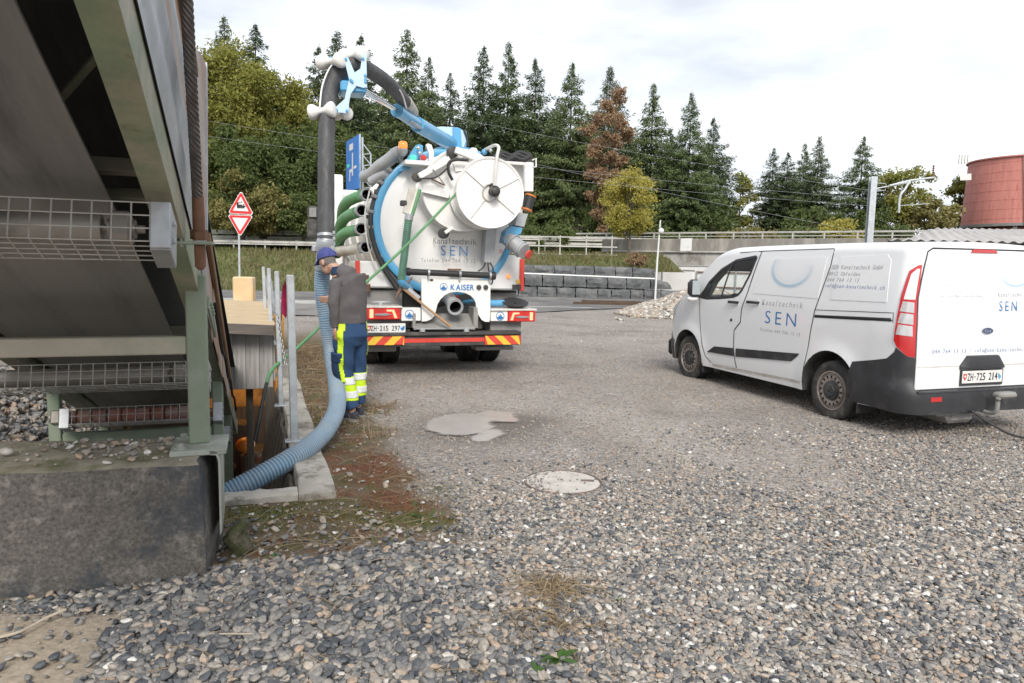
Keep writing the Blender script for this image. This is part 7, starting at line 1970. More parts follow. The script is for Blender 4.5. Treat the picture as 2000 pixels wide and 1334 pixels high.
bbox_(1.0, LB, -.02, .5, -.2, 1.68, 'wall', 'pale_wall'); bbox_(.0, LB, -.05, .3, 1.68, 1.76, 'wall_ledge', 'grey_paint')
bbox_(5.2, 5.9, -.02, .31, 2.6, 3.34, 'parapet_panel', 'pale_wall')
d_ = bbox_(4.2, 6.1, -.05, .0, 0, 1.42, 'door', 'pale_wall', .006); bbox_(4.12, 4.19, -.08, .0, 0, 1.46, 'door_frame', 'grey_paint', .004); bbox_(4.12, 6.2, -.08, .0, 1.43, 1.5, 'door_frame', 'grey_paint', .004)
for z in (.5, 1.36): bbox_(6.35, 10, -.12, -.06, z, z + .06, 'gate_bar', 'rust_brown', .004)
for x in (6.3, 7.2, 8.6, 10): bbox_(x, x + .07, -.13, -.06, 0, 1.45, 'gate_post', 'yellow_band' if x == 7.2 else 'grey_paint', .004)
for z, hh in ((3.62, .10), (3.44, .05)): bbox_(-2, LB, .12, .18, z, z + hh, 'rail', 'rail_steel', .01)
me = MB().box((0, .16, 3.5), (.08, .08, .40), .01).mesh('rail_post', 'rail_steel')
for k in range(18):
    o = D.objects.new('rail_post', me); COL.objects.link(o); o.parent = br; o.location = (.2 + 1.62 * k, 0, 0)
# ---- globe lamp, catenary mast, wires
p = gy(1281, 548, 35.5); h = gy(1281, 430, 35.5)[2]
t = thing('globe_lamp', 'slim white lamp post with small globe before the bridge wall', 'lamp post', (p[0], 35.5, 0))
mb = MB(); mb.tube([(0, 0, 0), (.03, 0, h * .5), (.1, 0, h)], [.05, .045, .03], 8); mb.obj('pole', 'sign_white', t)
z_ = gy(1286, 451, 35.5)[2]; mb = MB(); mb.sphere((.14, -.1, z_), .14); mb.obj('globe', 'lamp_white', t); mb = MB(); mb.cyl((.08, 0, z_ + .16), (.14, -.1, z_ + .12), .05, seg=8); mb.obj('globe_cap', 'grey_paint', t)
Ym = 31.0
t = thing('catenary_mast', 'grey steel railway mast with bracket arm behind the van', 'mast', (0, Ym, 0))
p, q = gy(1698, 478, Ym), gy(1704, 345, Ym)
mb = MB(); xm = (p[0] + q[0]) / 2
for dy in (-.11, .11): mb.box((xm, dy, q[2] / 2), (.26, .018, q[2]), .002)
mb.box((xm, 0, q[2] / 2), (.014, .2, q[2]), .002); mb.obj('mast', 'galv_dull', t)
def cm(x, y): v = gy(x, y, Ym); return Vector((v[0], -.1, v[2]))
mb = MB(); mb.tube([cm(1708, 369), cm(1770, 357)], .025, 8); mb.tube([cm(1708, 358), cm(1727, 359), cm(1727, 372), cm(1708, 374)], .016, 6); mb.obj('bracket', 'galv_dull', t)
mb = MB(); mb.tube([cm(1735, 363), cm(1775, 353), cm(1822, 347)], .04, 8); mb.obj('arm', 'galv_dull', t)
mb = MB(); mb.tube(smoothpts([cm(1774, 354), cm(1765, 370), cm(1757, 380), cm(1754, 395), cm(1753, 416)], 4), .05, 8); mb.obj('drop_arm', 'galv_dull', t)
mb = MB(); a, b = cm(1819, 347), cm(1821, 323); mb.lathe([((b - a).length * k / 12, .05 if k % 2 else .02) for k in range(13)], a, b - a, 10); mb.obj('insulator', 'rust_brown', t)
mb = MB(); mb.tube([cm(1755, 402), cm(1812, 398)], .014, 6); mb.obj('steady_arm', 'galv_dull', t)
for i, (x0, y0, x1, y1, Y0, Y1, sag, lab) in enumerate(((380, 232, 1700, 388, 38, 33, .9, 'topmost overhead wire crossing in front of the conifers'), (380, 262, 1700, 402, 38, 33, .8, 'second overhead wire crossing in front of the conifers'), (960, 300, 1700, 455, 38, 32, .3, 'lowest overhead wire, starting behind the hose reel'), (880, 228, 1700, 372, 40, 33, .4, 'overhead wire running from above the boom box to the mast'))):
    a, b = Vector(gy(x0, y0, Y0)), Vector(gy(x1, y1, Y1)); mbx = MB()
    mbx.tube([a.lerp(b, k / 24) - Vector((0, 0, sag * 4 * (k / 24) * (1 - k / 24) * .4)) for k in range(25)], .005, 5); o = mbx.obj('overhead_wire', 'grey_paint'); tag(o, lab, 'wire', 'overhead railway wires')
# ---- corrugated shed on the right, red water tank
Ys = 24.0
sh = thing('corrugated_shed', 'pale corrugated shed with shallow roof behind the van', 'shed', (0, Ys, 0))
mat('sheet_pale', (.52, .50, .46), .7, nz=(1, .1), dirt=((.38, .34, .3), 1.5, .5, .7, .6)); mat('sheet_roof', (.46, .44, .42), .75, nz=(.6, .12), dirt=((.34, .30, .28), .8, .5, .68, .6))
a, b = gy(1735, 474, Ys), gy(2000, 466, Ys)
x0, x1 = a[0], b[0] + 8; ze = (a[2] + b[2]) / 2
mb = MB(); N = 130; P = []
for k in range(N + 1):
    x = x0 + .1 + (x1 - x0 - .1) * k / N; y = .12 + .02 * (k % 4 in (0, 1)); P.append([(x, y, 0), (x, y, ze - .02)])
mb.grid(P); mb.obj('wall_sheet', 'sheet_pale', sh, 20)
mb = MB(); P = []
N = 200
rz = gy(1900, 447, Ys + 5)[2]
for k in range(N + 1):
    x = x0 - .15 + (x1 - x0 + .3) * k / N; w = .035 * math.cos(k * PI * 2 / 6.0)
    rr2 = min(1, max(0, (x - x0 + .2) / 2.2)) ; sh_ = (1 - (x - x0) / (x1 - x0)) * x0 * .46; P.append([(x, -.12, ze - .02 + w), (x, .0, ze + .005 + w), (x + sh_ * .5, 5 , ze + (rz - ze) * rr2 + w), (x + sh_, 10, ze + w)])
mb.grid(P); mb.obj('roof_sheet', 'sheet_roof', sh, 40)
mb = MB(); mb.box(((x0 + x1) / 2, .05, ze - .09), (x1 - x0, .06, .05)); mb.obj('eave_gap', 'gap_black', sh)
Yt = 60.0
mat('tank_red', (.60, .23, .19), .65, nz=(1.5, .12), stretch=(2.5, 2.5, .3), dirt=((.50, .20, .16), 1.6, .5, .68, .6), dirt2=((.28, .06, .05), 3, .56, .7, .6))
c = gy(2006, 380, Yt); zb_, zt_ = gy(1950, 440, Yt)[2], gy(1950, 316, Yt)[2]; rt_ = c[0] - gy(1902, 380, Yt)[0]
tk2 = thing('water_tank', 'round red timber water tank on legs beyond the shed', 'tank', (c[0], Yt, 0))
ns = 64
for k in range(ns):                                     # staves
    q0 = 2 * PI * k / ns; mbx = MB(); P = []
    for z, r in ((zb_, rt_ * 1.03), (zt_, rt_ * .985)):
        P.append([(r * math.cos(q0 + dq), r * math.sin(q0 + dq), z) for dq in (0, .004, 2 * PI / ns - .004, 2 * PI / ns)])
    P[0][0] = tuple(np.array(P[0][0]) * (.997, .997, 1)); P[0][3] = tuple(np.array(P[0][3]) * (.997, .997, 1)); P[1][0] = tuple(np.array(P[1][0]) * (.997, .997, 1)); P[1][3] = tuple(np.array(P[1][3]) * (.997, .997, 1))
    mbx.grid(P); mbx.obj('stave', 'tank_red', tk2, None)
for k in range(7):
    z = zb_ + (zt_ - zb_) * (k + .5) / 7; r = rt_ * (1.03 - .045 * (k + .5) / 7) + .01; mbx = MB(); mbx.tube([(r * math.cos(q), r * math.sin(q), z) for q in [2 * PI * j / 48 for j in range(48)]], .012, 4, closed=True); mbx.obj('hoop', 'tank_red', tk2)
mb = MB(); mb.lathe([(0, rt_ * 1.02), (.10, rt_ * 1.02), (.22, rt_ * .5), (.26, .05)], (0, 0, zt_), (0, 0, 1), 40); mb.obj('roof', 'tank_red', tk2)
mb = MB(); mb.lathe([(0, rt_ * 1.04), (.22, rt_ * 1.04)], (0, 0, zb_ - .22), (0, 0, 1), 40); mb.obj('ring_beam', 'grey_dirty', tk2)
for k in range(10):
    q = 2 * PI * k / 10 + .2; mbx = MB(); mbx.box((rt_ * .97 * math.cos(q), rt_ * .97 * math.sin(q), (zb_ - .2) / 2), (.3, .3, zb_ - .2), .02, Matrix.Rotation(q, 3, 'Z')); mbx.obj('leg', 'grey_dirty', tk2)
mb = MB(); mb.lathe([(0, rt_ * .8), (zb_ - .3, rt_ * .8)], (0, 0, 0), (0, 0, 1), 32); mb.obj('base_drum', 'tank_red', tk2)
q = math.radians(-116); 
def tkp(px, py):
    v = gy(px, py, Yt - rt_ * .6); dx = v[0] - c[0]; r = rt_ * (1.03 - .045 * (v[2] - zb_) / (zt_ - zb_)); dy = -math.sqrt(max(0, r * r - dx * dx)); return Vector((dx, dy, v[2]))
mb = MB(); pts = [tkp(x, y) + Vector((0, -.05, 0)) for x, y in ((1915, 332), (1938, 331), (1938, 344), (1915, 345))]; mb.add(pts + [p + Vector((.03, .06, 0)) for p in pts], [(0, 1, 2, 3), (4, 7, 6, 5), (0, 4, 5, 1), (1, 5, 6, 2), (2, 6, 7, 3), (3, 7, 4, 0)]); mb.obj('sign_plate', 'sign_white', tk2)
mb = MB(); mb.tube([tkp(1988, 300) + Vector((0, -.12, .5)), tkp(1982, 440) + Vector((0, -.12, 0))], .075, 8); mb.obj('pipe', 'sign_white', tk2)
for x in (1922, 1928, 1934, 1940): 
    a = tkp(x, 309); mbx = MB(); mbx.cyl(a + Vector((0, .6, 0)), a + Vector((0, .6, .75)), .05, seg=6); mbx.obj('vent_pipe', 'pipe_dull', tk2)
a = tkp(1966, 305); mb = MB(); mb.tube([a + Vector((2.4 * (1 - math.cos(t_)), 1, 1.5 * math.sin(t_) + .1)) for t_ in [PI * k / 16 for k in range(17)]], .03, 6); mb.obj('ladder_hoop', 'sign_white', tk2)
# ---- warning signs with tan base block; blue road sign on lattice gantry
Yg = 27.5
p = gy(468, 560, Yg)
sg_ = thing('crossing_sign', 'railway crossing and give way triangle signs on one grey post', 'road sign', (p[0], Yg, 0))
zt = gy(472, 376, Yg)[2]
mb = MB(); mb.cyl((0, 0, 0), (.03, 0, zt - .1), .04, seg=10); mb.obj('post', 'galv_dull', sg_)
def tri(verts, name):
    o = MB(); P = [gy(x, y, Yg) for x, y in verts]; ctr = sum(P) / 3
    loc = lambda v, k: ((ctr + (v - ctr) * k)[0] - p[0], (ctr + (v - ctr) * k)[2])
    par = None
    for k, m, yo, nm in ((1.0, 'sign_white', -.06, name), (.93, 'sign_red', -.066, 'red_border'), (.60, 'sign_white', -.072, 'sign_field')):
        mbx = MB(); pts = [Vector((*loc(v, k),)) for v in P]; poly = []
        for i in range(3):
            a, b = pts[i - 1], pts[(i + 1) % 3]; e = .16 if k > .7 else .03
            for t_ in (a, b): poly.append(tuple(pts[i].lerp(t_, e / 2)))
        mbx.prism([poly[0], poly[1], poly[2], poly[3], poly[4], poly[5]], lambda u, v, d: (u, d, v), yo, yo + .012 if k == 1 else yo + .004); q = mbx.obj(nm, m, sg_ if par is None else par, None); par = par or q
    return par, ctr
b1_, c1_ = tri([(472, 372), (497, 420), (446, 417)], 'warning_triangle')
b2_, c2_ = tri([(445, 419), (496, 421), (470, 463)], 'give_way_triangle')
ox, oz = c1_[0] - p[0], c1_[2] + .02
mb = MB()
def lp(*q): mb.prism([(ox + u * .30, oz + v * .30) for u, v in q], lambda u, v, d: (u, d, v), -.079, -.073)
lp((-.5, -.15), (.62, -.15), (.62, -.02), (.2, 0), (.2, .14), (-.5, .14)); lp((-.5, .1), (-.5, .34), (-.3, .42), (.0, .40), (.0, .34), (-.28, .3), (-.28, .1)); lp((.32, 0), (.32, .2), (.46, .2), (.46, 0)); lp((-.05, .36), (.25, .44), (.1, .55))
for x in (-.36, -.12, .12, .36): mb.lathe([(0, .036), (.006, .036)], (ox + x * .3, -.073, oz - .07), (0, -1, 0), 12)
o = mb.obj('locomotive_symbol', 'print_black', b1_, None); o['kind'] = 'stuff'
mb = MB(); q0, q1 = gy(445, 592, Yg - .5), gy(490, 545, Yg - .5)
mb.box(((q0[0] + q1[0]) / 2, Yg, .47), (q1[0] - q0[0] - .12, .40, .96), .05); o = mb.obj('tan_block', 'tan_block'); tag(o, 'tan concrete block at the foot of the crossing sign post', 'block')
Yb = 33
gs = thing('direction_sign', 'large blue direction sign on a lattice post beyond the lorry', 'road sign', (0, Yb, 0))
def G(x, y, dy=0): v = gy(x, y, Yb + dy); return Vector((v[0], dy, v[2]))
c4 = [G(676, 277, 0), G(699, 263, -2.2), G(699, 368, -2.2), G(676, 377, 0)]
nrm = (c4[1] - c4[0]).cross(c4[3] - c4[0]).normalized(); 
mb = MB(); mb.add(c4 + [v + nrm * .05 for v in c4], [(0, 1, 2, 3), (4, 7, 6, 5), (0, 4, 5, 1), (1, 5, 6, 2), (2, 6, 7, 3), (3, 7, 4, 0)]); bo = mb.obj('board', 'sign_blue', gs, None)
def bl(u, v): return (c4[0].lerp(c4[1], u)).lerp(c4[3].lerp(c4[2], u), v)
for rc, m in (((.30, .10, .62, .22), 'sign_white'), ((.52, .28, .62, .72), 'sign_white'), ((.30, .60, .38, .80), 'sign_white'), ((.30, .58, .6, .64), 'sign_white'), ((.1, .46, .3, .52), 'green_lens'), ((.66, .55, .90, .60), 'sign_white')):
    for sgn in (-1, 1):
        mbx = MB(); mbx.add([bl(rc[0], rc[1]) + nrm * (.055 if sgn > 0 else -.006), bl(rc[2], rc[1]) + nrm * (.055 if sgn > 0 else -.006), bl(rc[2], rc[3]) + nrm * (.055 if sgn > 0 else -.006), bl(rc[0], rc[3]) + nrm * (.055 if sgn > 0 else -.006)], [(0, 1, 2, 3)]); mbx.obj('sign_mark', m, bo, None)
for x0, y0 in ((703, 262), (708, 268)):
    mb = MB(); mb.cyl(G(x0, y0), (G(x0, 400).x, 0, 0), .05, seg=8); mb.obj('post', 'galv_dull', gs)
mb = MB(); mb.cyl(G(724, 300), (G(724, 420).x, 0, 0), .04, seg=8)
for k in range(5): mb.cyl(G(708, 280 + 22 * k), G(724, 300 + 22 * k if k % 1 == 0 else 0), .025, seg=6); mb.cyl(G(724, 300 + 22 * k), G(708, 302 + 22 * k), .025, seg=6)
mb.obj('lattice', 'galv_dull', gs)
# ------------------------------------------------------------------ loose stones, one object of stuff: instanced on points
def stone_material():
    m = D.materials.new('river_stone'); m.use_nodes = True; MAT['river_stone'] = m
    n, l = m.node_tree.nodes, m.node_tree.links
    b = n['Principled BSDF']; b.inputs['Roughness'].default_value = .62
    a = n.new('ShaderNodeAttribute'); a.attribute_type = 'INSTANCER'; a.attribute_name = 'tint'
    r = n.new('ShaderNodeValToRGB'); e = r.color_ramp.elements; r.color_ramp.interpolation = 'LINEAR'
    stops = [(0, (.045, .05, .058)), (.14, (.10, .108, .118)), (.30, (.185, .178, .17)), (.46, (.265, .25, .23)), (.58, (.345, .312, .27)), (.68, (.355, .30, .242)), (.76, (.395, .285, .205)), (.84, (.46, .405, .335)), (.93, (.55, .52, .475)), (1, (.74, .72, .68))]
    e[0].position, e[0].color = 0, (*stops[0][1], 1); e[1].position, e[1].color = 1, (*stops[-1][1], 1)
    for p, c in stops[1:-1]: q = e.new(p); q.color = (*c, 1)
    l.new(a.outputs['Fac'], r.inputs[0])
    t = n.new('ShaderNodeTexCoord'); no = n.new('ShaderNodeTexNoise'); no.inputs['Scale'].default_value = 3.0; no.inputs['Detail'].default_value = 6
    l.new(t.outputs['Object'], no.inputs['Vector'])
    mr = n.new('ShaderNodeMapRange'); mr.inputs['From Min'].default_value = .3; mr.inputs['From Max'].default_value = .7; mr.inputs['To Min'].default_value = .75; mr.inputs['To Max'].default_value = 1.2; l.new(no.outputs['Fac'], mr.inputs['Value'])
    mi = n.new('ShaderNodeMix'); mi.data_type = 'RGBA'; mi.blend_type = 'MULTIPLY'; mi.inputs['Factor'].default_value = 1
    l.new(r.outputs[0], mi.inputs['A']); l.new(mr.outputs[0], mi.inputs['B']); l.new(mi.outputs['Result'], b.inputs['Base Color'])
stone_material()
def stone_nodes():
    g = D.node_groups.new('stones', 'GeometryNodeTree')
    g.interface.new_socket('Geometry', in_out='INPUT', socket_type='NodeSocketGeometry'); g.interface.new_socket('Geometry', in_out='OUTPUT', socket_type='NodeSocketGeometry')
    N, L = g.nodes, g.links
    gi, go = N.new('NodeGroupInput'), N.new('NodeGroupOutput')
    gi_ = N.new('GeometryNodeGeometryToInstance')
    for k in range(7):
        ico = N.new('GeometryNodeMeshIcoSphere'); ico.inputs['Radius'].default_value = .5; ico.inputs['Subdivisions'].default_value = 1 if k in (3, 4, 5) else 2 if k in (1, 2) else 3
        pos = N.new('GeometryNodeInputPosition'); no = N.new('ShaderNodeTexNoise'); no.noise_dimensions = '4D'; no.inputs['Scale'].default_value = 1.3 + .25 * (k % 3) + .35 * (k > 2); no.inputs['Detail'].default_value = 1.5; no.inputs['W'].default_value = 3.7 * k
        L.new(pos.outputs[0], no.inputs['Vector'])
        sb = N.new('ShaderNodeVectorMath'); sb.operation = 'SUBTRACT'; sb.inputs[1].default_value = (.5, .5, .5); L.new(no.outputs['Color'], sb.inputs[0])
        sc = N.new('ShaderNodeVectorMath'); sc.operation = 'SCALE'; sc.inputs['Scale'].default_value = .75 if k < 3 else 1.2; L.new(sb.outputs[0], sc.inputs[0])
        sp = N.new('GeometryNodeSetPosition'); L.new(ico.outputs['Mesh'], sp.inputs['Geometry']); L.new(sc.outputs[0], sp.inputs['Offset'])
        sm = N.new('GeometryNodeSetShadeSmooth'); sm.inputs['Shade Smooth'].default_value = k not in (3, 4, 5); L.new(sp.outputs[0], sm.inputs[0])
        mt = N.new('GeometryNodeSetMaterial'); mt.inputs['Material'].default_value = MAT['river_stone']; L.new(sm.outputs[0], mt.inputs[0])
        L.new(mt.outputs[0], gi_.inputs[0])
    ip = N.new('GeometryNodeInstanceOnPoints'); ip.inputs['Pick Instance'].default_value = True
    def na(name, t):
        q = N.new('GeometryNodeInputNamedAttribute'); q.data_type = t; q.inputs[0].default_value = name; return q.outputs[0]
    L.new(gi.outputs[0], ip.inputs['Points']); L.new(gi_.outputs[0], ip.inputs['Instance'])
    L.new(na('kind_id', 'INT'), ip.inputs['Instance Index']); L.new(na('stone_rot', 'FLOAT_VECTOR'), ip.inputs['Rotation']); L.new(na('stone_scale', 'FLOAT_VECTOR'), ip.inputs['Scale'])
    L.new(ip.outputs[0], go.inputs[0])
    return g
STONES = stone_nodes()
def stones(name, P, size, tint, rng, flat=(.45, .8), kinds=None):
    n = len(P); me = D.meshes.new(name); me.vertices.add(n); me.vertices.foreach_set('co', np.asarray(P, np.float32).ravel())
    def at(nm, t, v, f='value'): a = me.attributes.new(nm, t, 'POINT'); a.data.foreach_set(f, np.ascontiguousarray(v).ravel())
    at('kind_id', 'INT', (rng.integers(0, 7, n) if kinds is None else kinds).astype(np.int32))
    at('stone_rot', 'FLOAT_VECTOR', np.stack([rng.normal(0, .28, n), rng.normal(0, .28, n), rng.uniform(0, 2 * PI, n)], -1).astype(np.float32), 'vector')
    at('stone_scale', 'FLOAT_VECTOR', (size[:, None] * np.stack([rng.uniform(.95, 1.45, n), rng.uniform(.75, 1.05, n), rng.uniform(*flat, n)], -1)).astype(np.float32), 'vector')
    at('tint', 'FLOAT', np.clip(tint, 0, 1).astype(np.float32))
    o = D.objects.new(name, me); COL.objects.link(o); o.modifiers.new('stones', 'NODES').node_group = STONES
    return tag(o, kind='stuff')
rg = np.random.default_rng(11)
def in_view(x, y, m=1.3): return (np.abs(x) < .74 * y + m)
def scatter(n, x0, x1, y0, y1):
    x = rg.uniform(x0, x1, n); y = rg.uniform(y0, y1, n); k = in_view(x, y); return x[k], y[k]
def block_mask(x, y):
    c, s_ = math.cos(math.radians(13)), math.sin(math.radians(13)); u = (x + 1.53) * c + (y - 3.46) * s_; v = -(x + 1.53) * s_ + (y - 3.46) * c
    return (u < .0) & (v > -.01) & (v < .8)
def keepout(x, y):
    t, s = toS(x, y)
    k = in_pit(x, y, -.03) | ((t > -.4) & (t < .0) & (s > -.02) & (s < 8.6)) | ((t <= -.25) & (s > 0) & (s < 12)) | block_mask(x, y)
    k |= (((x - .43) / .285) ** 2 + ((y - 5.33) / .285) ** 2 < 1)
    return k
def pud(x, y): return (((x + .38) / .50) ** 2 + ((y - 7.25) / .55) ** 2) < .72 + .7 * (fbm(x, y, 3, 61) - .5)
def coarse(x, y):
    """1 where the coarse dark angular stones lie"""
    return sstep(.55, -.25, x + .6 * (fbm(x, y, 1.3, 51) - .5) + .35 * (y - 3.0)) * sstep(4.5, 3.9, y)
P, SZ, TN, KD = [], [], [], []
def layer(n, box, smin, smax, dens, tn, zoff=.12):
    x, y = scatter(n, *box)
    so, sa = soil_mask(x, y), sand_mask(x, y)
    d = dens(x, y) * (1 - .94 * sstep(.25, .7, so)) * (1 - .97 * sstep(.2, .7, sa))
    k = (rg.uniform(0, 1, len(x)) < d) & ~keepout(x, y) & ~pud(x, y); x, y = x[k], y[k]
    u = rg.uniform(0, 1, len(x)); s = smin + (smax - smin) * u ** 2.0
    c = coarse(x, y); s = s * (1 + .22 * c)
    t = tn(x, y, c)
    P.append(np.stack([x, y, ground_h(x, y) + s * zoff], -1)); SZ.append(s); TN.append(t); KD.append(np.where(rg.uniform(0, 1, len(x)) < c * .9, rg.choice([3, 4, 5, 4, 5, 6], len(x)), rg.integers(0, 7, len(x))))
def tint_mix(x, y, c):
    u = rg.beta(1.35, 1.55, len(x))
    dark = rg.beta(1.25, 2.2, len(x)) * .9
    t = np.where(rg.uniform(0, 1, len(x)) < c * .85, dark, u)
    w = rg.uniform(0, 1, len(x)) < .018
    return np.where(w, rg.uniform(.9, 1, len(x)), t)
near = lambda x, y: (1 - .92 * np.exp(-(((x + .45) / .75) ** 2 + ((y - 6.7) / 1.1) ** 2) ** 1.5)) * sstep(7.0, 3.9, y + 2.0 * (fbm(x, y, .8, 71) - .5) - .25 * np.clip(x, -1, 4)) * (.16 + .84 * sstep(.36, .54, fbm(x, y, 1.0, 73) + .25 * sstep(4.4, 3.0, y)))
layer(210000, (-2.6, 6.6, 2.25, 8.5), .009, .031, near, tint_mix, .16)
layer(85000, (-2.2, 4.2, 2.25, 5.2), .010, .033, lambda x, y: near(x, y) * sstep(5.4, 3.6, y), tint_mix, .42)
layer(9500, (-2.0, 1.0, 2.3, 4.3), .019, .038, lambda x, y: coarse(x, y), tint_mix, .75)
layer(150000, (-4, 12, 4.0, 16), .009, .025, lambda x, y: .85 * sstep(16, 9, y) * (.35 + .65 * sstep(.35, .6, fbm(x, y, .9, 81))), lambda x, y, c: .26 + .56 * rg.beta(1.6, 1.6, len(x)), .2)
layer(9000, (-6, 18, 9, 22), .018, .045, lambda x, y: .5 * sstep(.4, .6, fbm(x, y, .5, 83)), lambda x, y, c: .3 + .7 * rg.beta(1.5, 1.3, len(x)), .2)
x, y = scatter(1500, -2.2, -.4, 3.4, 9); k = (soil_mask(x, y) > .4) & ~keepout(x, y); x, y = x[k][:190], y[k][:190]; s = .012 + .035 * rg.uniform(0, 1, len(x)) ** 2
P.append(np.stack([x, y, ground_h(x, y) + s * .2], -1)); SZ.append(s); TN.append(.45 + .5 * rg.uniform(0, 1, len(x))); KD.append(rg.integers(0, 7, len(x)))
stones('gravel', np.concatenate(P), np.concatenate(SZ), np.concatenate(TN), rg, kinds=np.concatenate(KD))
# gravel heap beside the van's nose
def heap_h(x, y): return 1.05 * np.clip(1 - np.hypot((x - 6.5) / 3.0, (y - 24.6) / 2.6), 0, 1) ** 1.05 + .12 * (fbm(x, y, 1.2, 91) - .5)
hx, hy = np.arange(3.0, 10.01, .2), np.arange(21.6, 27.6, .2); XX, YY = np.meshgrid(hx, hy, indexing='ij'); ZZ = heap_h(XX, YY) - .04; ni, nj = XX.shape
I = np.arange(ni * nj).reshape(ni, nj); Q = np.stack([I[:-1, :-1], I[1:, :-1], I[1:, 1:], I[:-1, 1:]], -1).reshape(-1, 4)
mat('heap_grit', (.36, .33, .29), .95, nz=(9, .4), bump=(14, .8, .05), dirt=((.20, .18, .16), 5, .48, .6, .7))
tag(np_obj('gravel_heap', np.stack([XX.ravel(), YY.ravel(), ZZ.ravel()], -1), Q, 'heap_grit', smooth=True), kind='stuff')
x = rg.uniform(3.2, 9.8, 9000); y = rg.uniform(21.8, 26.5, 9000); z = heap_h(x, y); k = z > .03; s = rg.uniform(.05, .16, k.sum())
stones('heap_stones', np.stack([x[k], y[k], z[k]], -1), s, .35 + .65 * rg.beta(1.6, 1.2, k.sum()), rg, (.6, .9))
# heap and loose stones under the conveyor and on the block
hx, hy = np.arange(-3.3, -1.0, .1), np.arange(.9, 6, .12); XX, YY = np.meshgrid(hx, hy, indexing='ij')
def under_h(t, s): return -1.5 + 1.75 * sstep(-1.3, -3.2, t) * sstep(9.5, 5.5, s) * 1.15 + .15 * (fbm(t, s, 1.4, 95) - .5)
x = rg.uniform(-3.28, -1.2, 9000); y = rg.uniform(.5, 6.5, 9000); z = under_h(x, y); s = rg.uniform(.03, .09, len(x))
P3 = S_O[None] + x[:, None] * wS[None] + y[:, None] * hS[None]
stones('pit_gravel', np.stack([P3[:, 0], P3[:, 1], z], -1), s, .1 + .75 * rg.beta(1.4, 1.5, len(x)), rg, (.6, .9))
ZZ = under_h(XX, YY) - .03; PX = S_O[0] + XX * wS[0] + YY * hS[0]; PY = S_O[1] + XX * wS[1] + YY * hS[1]; ni, nj = XX.shape; I = np.arange(ni * nj).reshape(ni, nj); Q = np.stack([I[:-1, :-1], I[1:, :-1], I[1:, 1:], I[:-1, 1:]], -1).reshape(-1, 4)
tag(np_obj('pit_earth', np.stack([PX.ravel(), PY.ravel(), ZZ.ravel()], -1), Q, 'heap_grit', smooth=True), kind='stuff')
n = 420; u = -rg.uniform(.02, 1.7, n); v = .03 + .52 * rg.uniform(0, 1, n) ** .6; k = rg.uniform(0, 1, n) < .15 + .85 * np.exp(-((u + .45) / .35) ** 2); u, v = u[k], v[k]
c_, s_ = math.cos(math.radians(13)), math.sin(math.radians(13)); s = .008 + .035 * rg.uniform(0, 1, len(u)) ** 3
stones('block_pebbles', np.stack([-1.53 + u * c_ - v * s_, 3.46 + u * s_ + v * c_, np.full(len(u), .637) + s * .2], -1), s, .4 + .6 * rg.uniform(0, 1, len(u)), rg)
# ------------------------------------------------------------------ puddle, manhole, moss, straw, weeds, twigs
mat('muddy_water', (.40, .38, .35), .22, nz=(5, .08), spec=.4)
def blob(cx, cy, rx, ry, seed, n=60, rough=.35):
    q = np.linspace(0, 2 * PI, n, endpoint=False); r = 1 + rough * (fbm(np.cos(q) * 1.2 + 5, np.sin(q) * 1.2 + seed, 1.2, seed, 4) - .5) * 2
    return [(cx + rx * r[i] * math.cos(q[i]), cy + ry * r[i] * math.sin(q[i])) for i in range(n)]
lobes = [[tuple(gz(px, py)[:2]) for px, py in L] for L in (((834, 830), (846, 815), (872, 809), (905, 807), (940, 809), (962, 818), (958, 836), (935, 846), (905, 849), (872, 847), (848, 842)), ((930, 806), (955, 801), (1003, 804), (1004, 822), (975, 824), (945, 820)), ((924, 852), (935, 842), (965, 837), (984, 839), (972, 850), (948, 860), (930, 861)))]
def seg_dist(x, y, L):
    d = np.full(x.shape, 9.0); ins = np.zeros(x.shape, bool)
    for i in range(len(L)):
        (ax_, ay_), (bx_, by_) = L[i - 1], L[i]; ux, uy = bx_ - ax_, by_ - ay_; t = np.clip(((x - ax_) * ux + (y - ay_) * uy) / (ux * ux + uy * uy), 0, 1)
        d = np.minimum(d, np.hypot(x - ax_ - ux * t, y - ay_ - uy * t)); c = (ay_ > y) != (by_ > y)
        ins ^= c & (x < ux * (y - ay_) / (uy if uy else 1e-9) + ax_)
    return np.where(ins, d, -d)
wx_, wy_ = np.meshgrid(np.arange(-1.1, .25, .02), np.arange(6.4, 8.1, .02), indexing='ij')
dep = np.max([seg_dist(wx_, wy_, L) for L in lobes], 0) + .045 + .16 * (fbm(wx_, wy_, 6, 63) - .5) + .05 * (fbm(wx_, wy_, 22, 64) - .5)
ni, nj = wx_.shape; I = np.arange(ni * nj).reshape(ni, nj); Q = np.stack([I[:-1, :-1], I[1:, :-1], I[1:, 1:], I[:-1, 1:]], -1).reshape(-1, 4)
Q = Q[(dep.ravel()[Q] > -.03).any(1)]
po = tag(np_obj('puddle', np.stack([wx_.ravel(), wy_.ravel(), np.full(ni * nj, -.004)], -1), Q, 'muddy_water', smooth=True), kind='structure')
at_ = po.data.attributes.new('depth', 'FLOAT', 'POINT'); at_.data.foreach_set('value', dep.ravel().astype(np.float32))
pm_ = MAT['muddy_water']; n_, l_ = pm_.node_tree.nodes, pm_.node_tree.links
av = n_.new('ShaderNodeAttribute'); av.attribute_name = 'depth'; mr_ = n_.new('ShaderNodeMapRange'); mr_.interpolation_type = 'SMOOTHSTEP'; mr_.inputs['From Min'].default_value = -.02; mr_.inputs['From Max'].default_value = .07
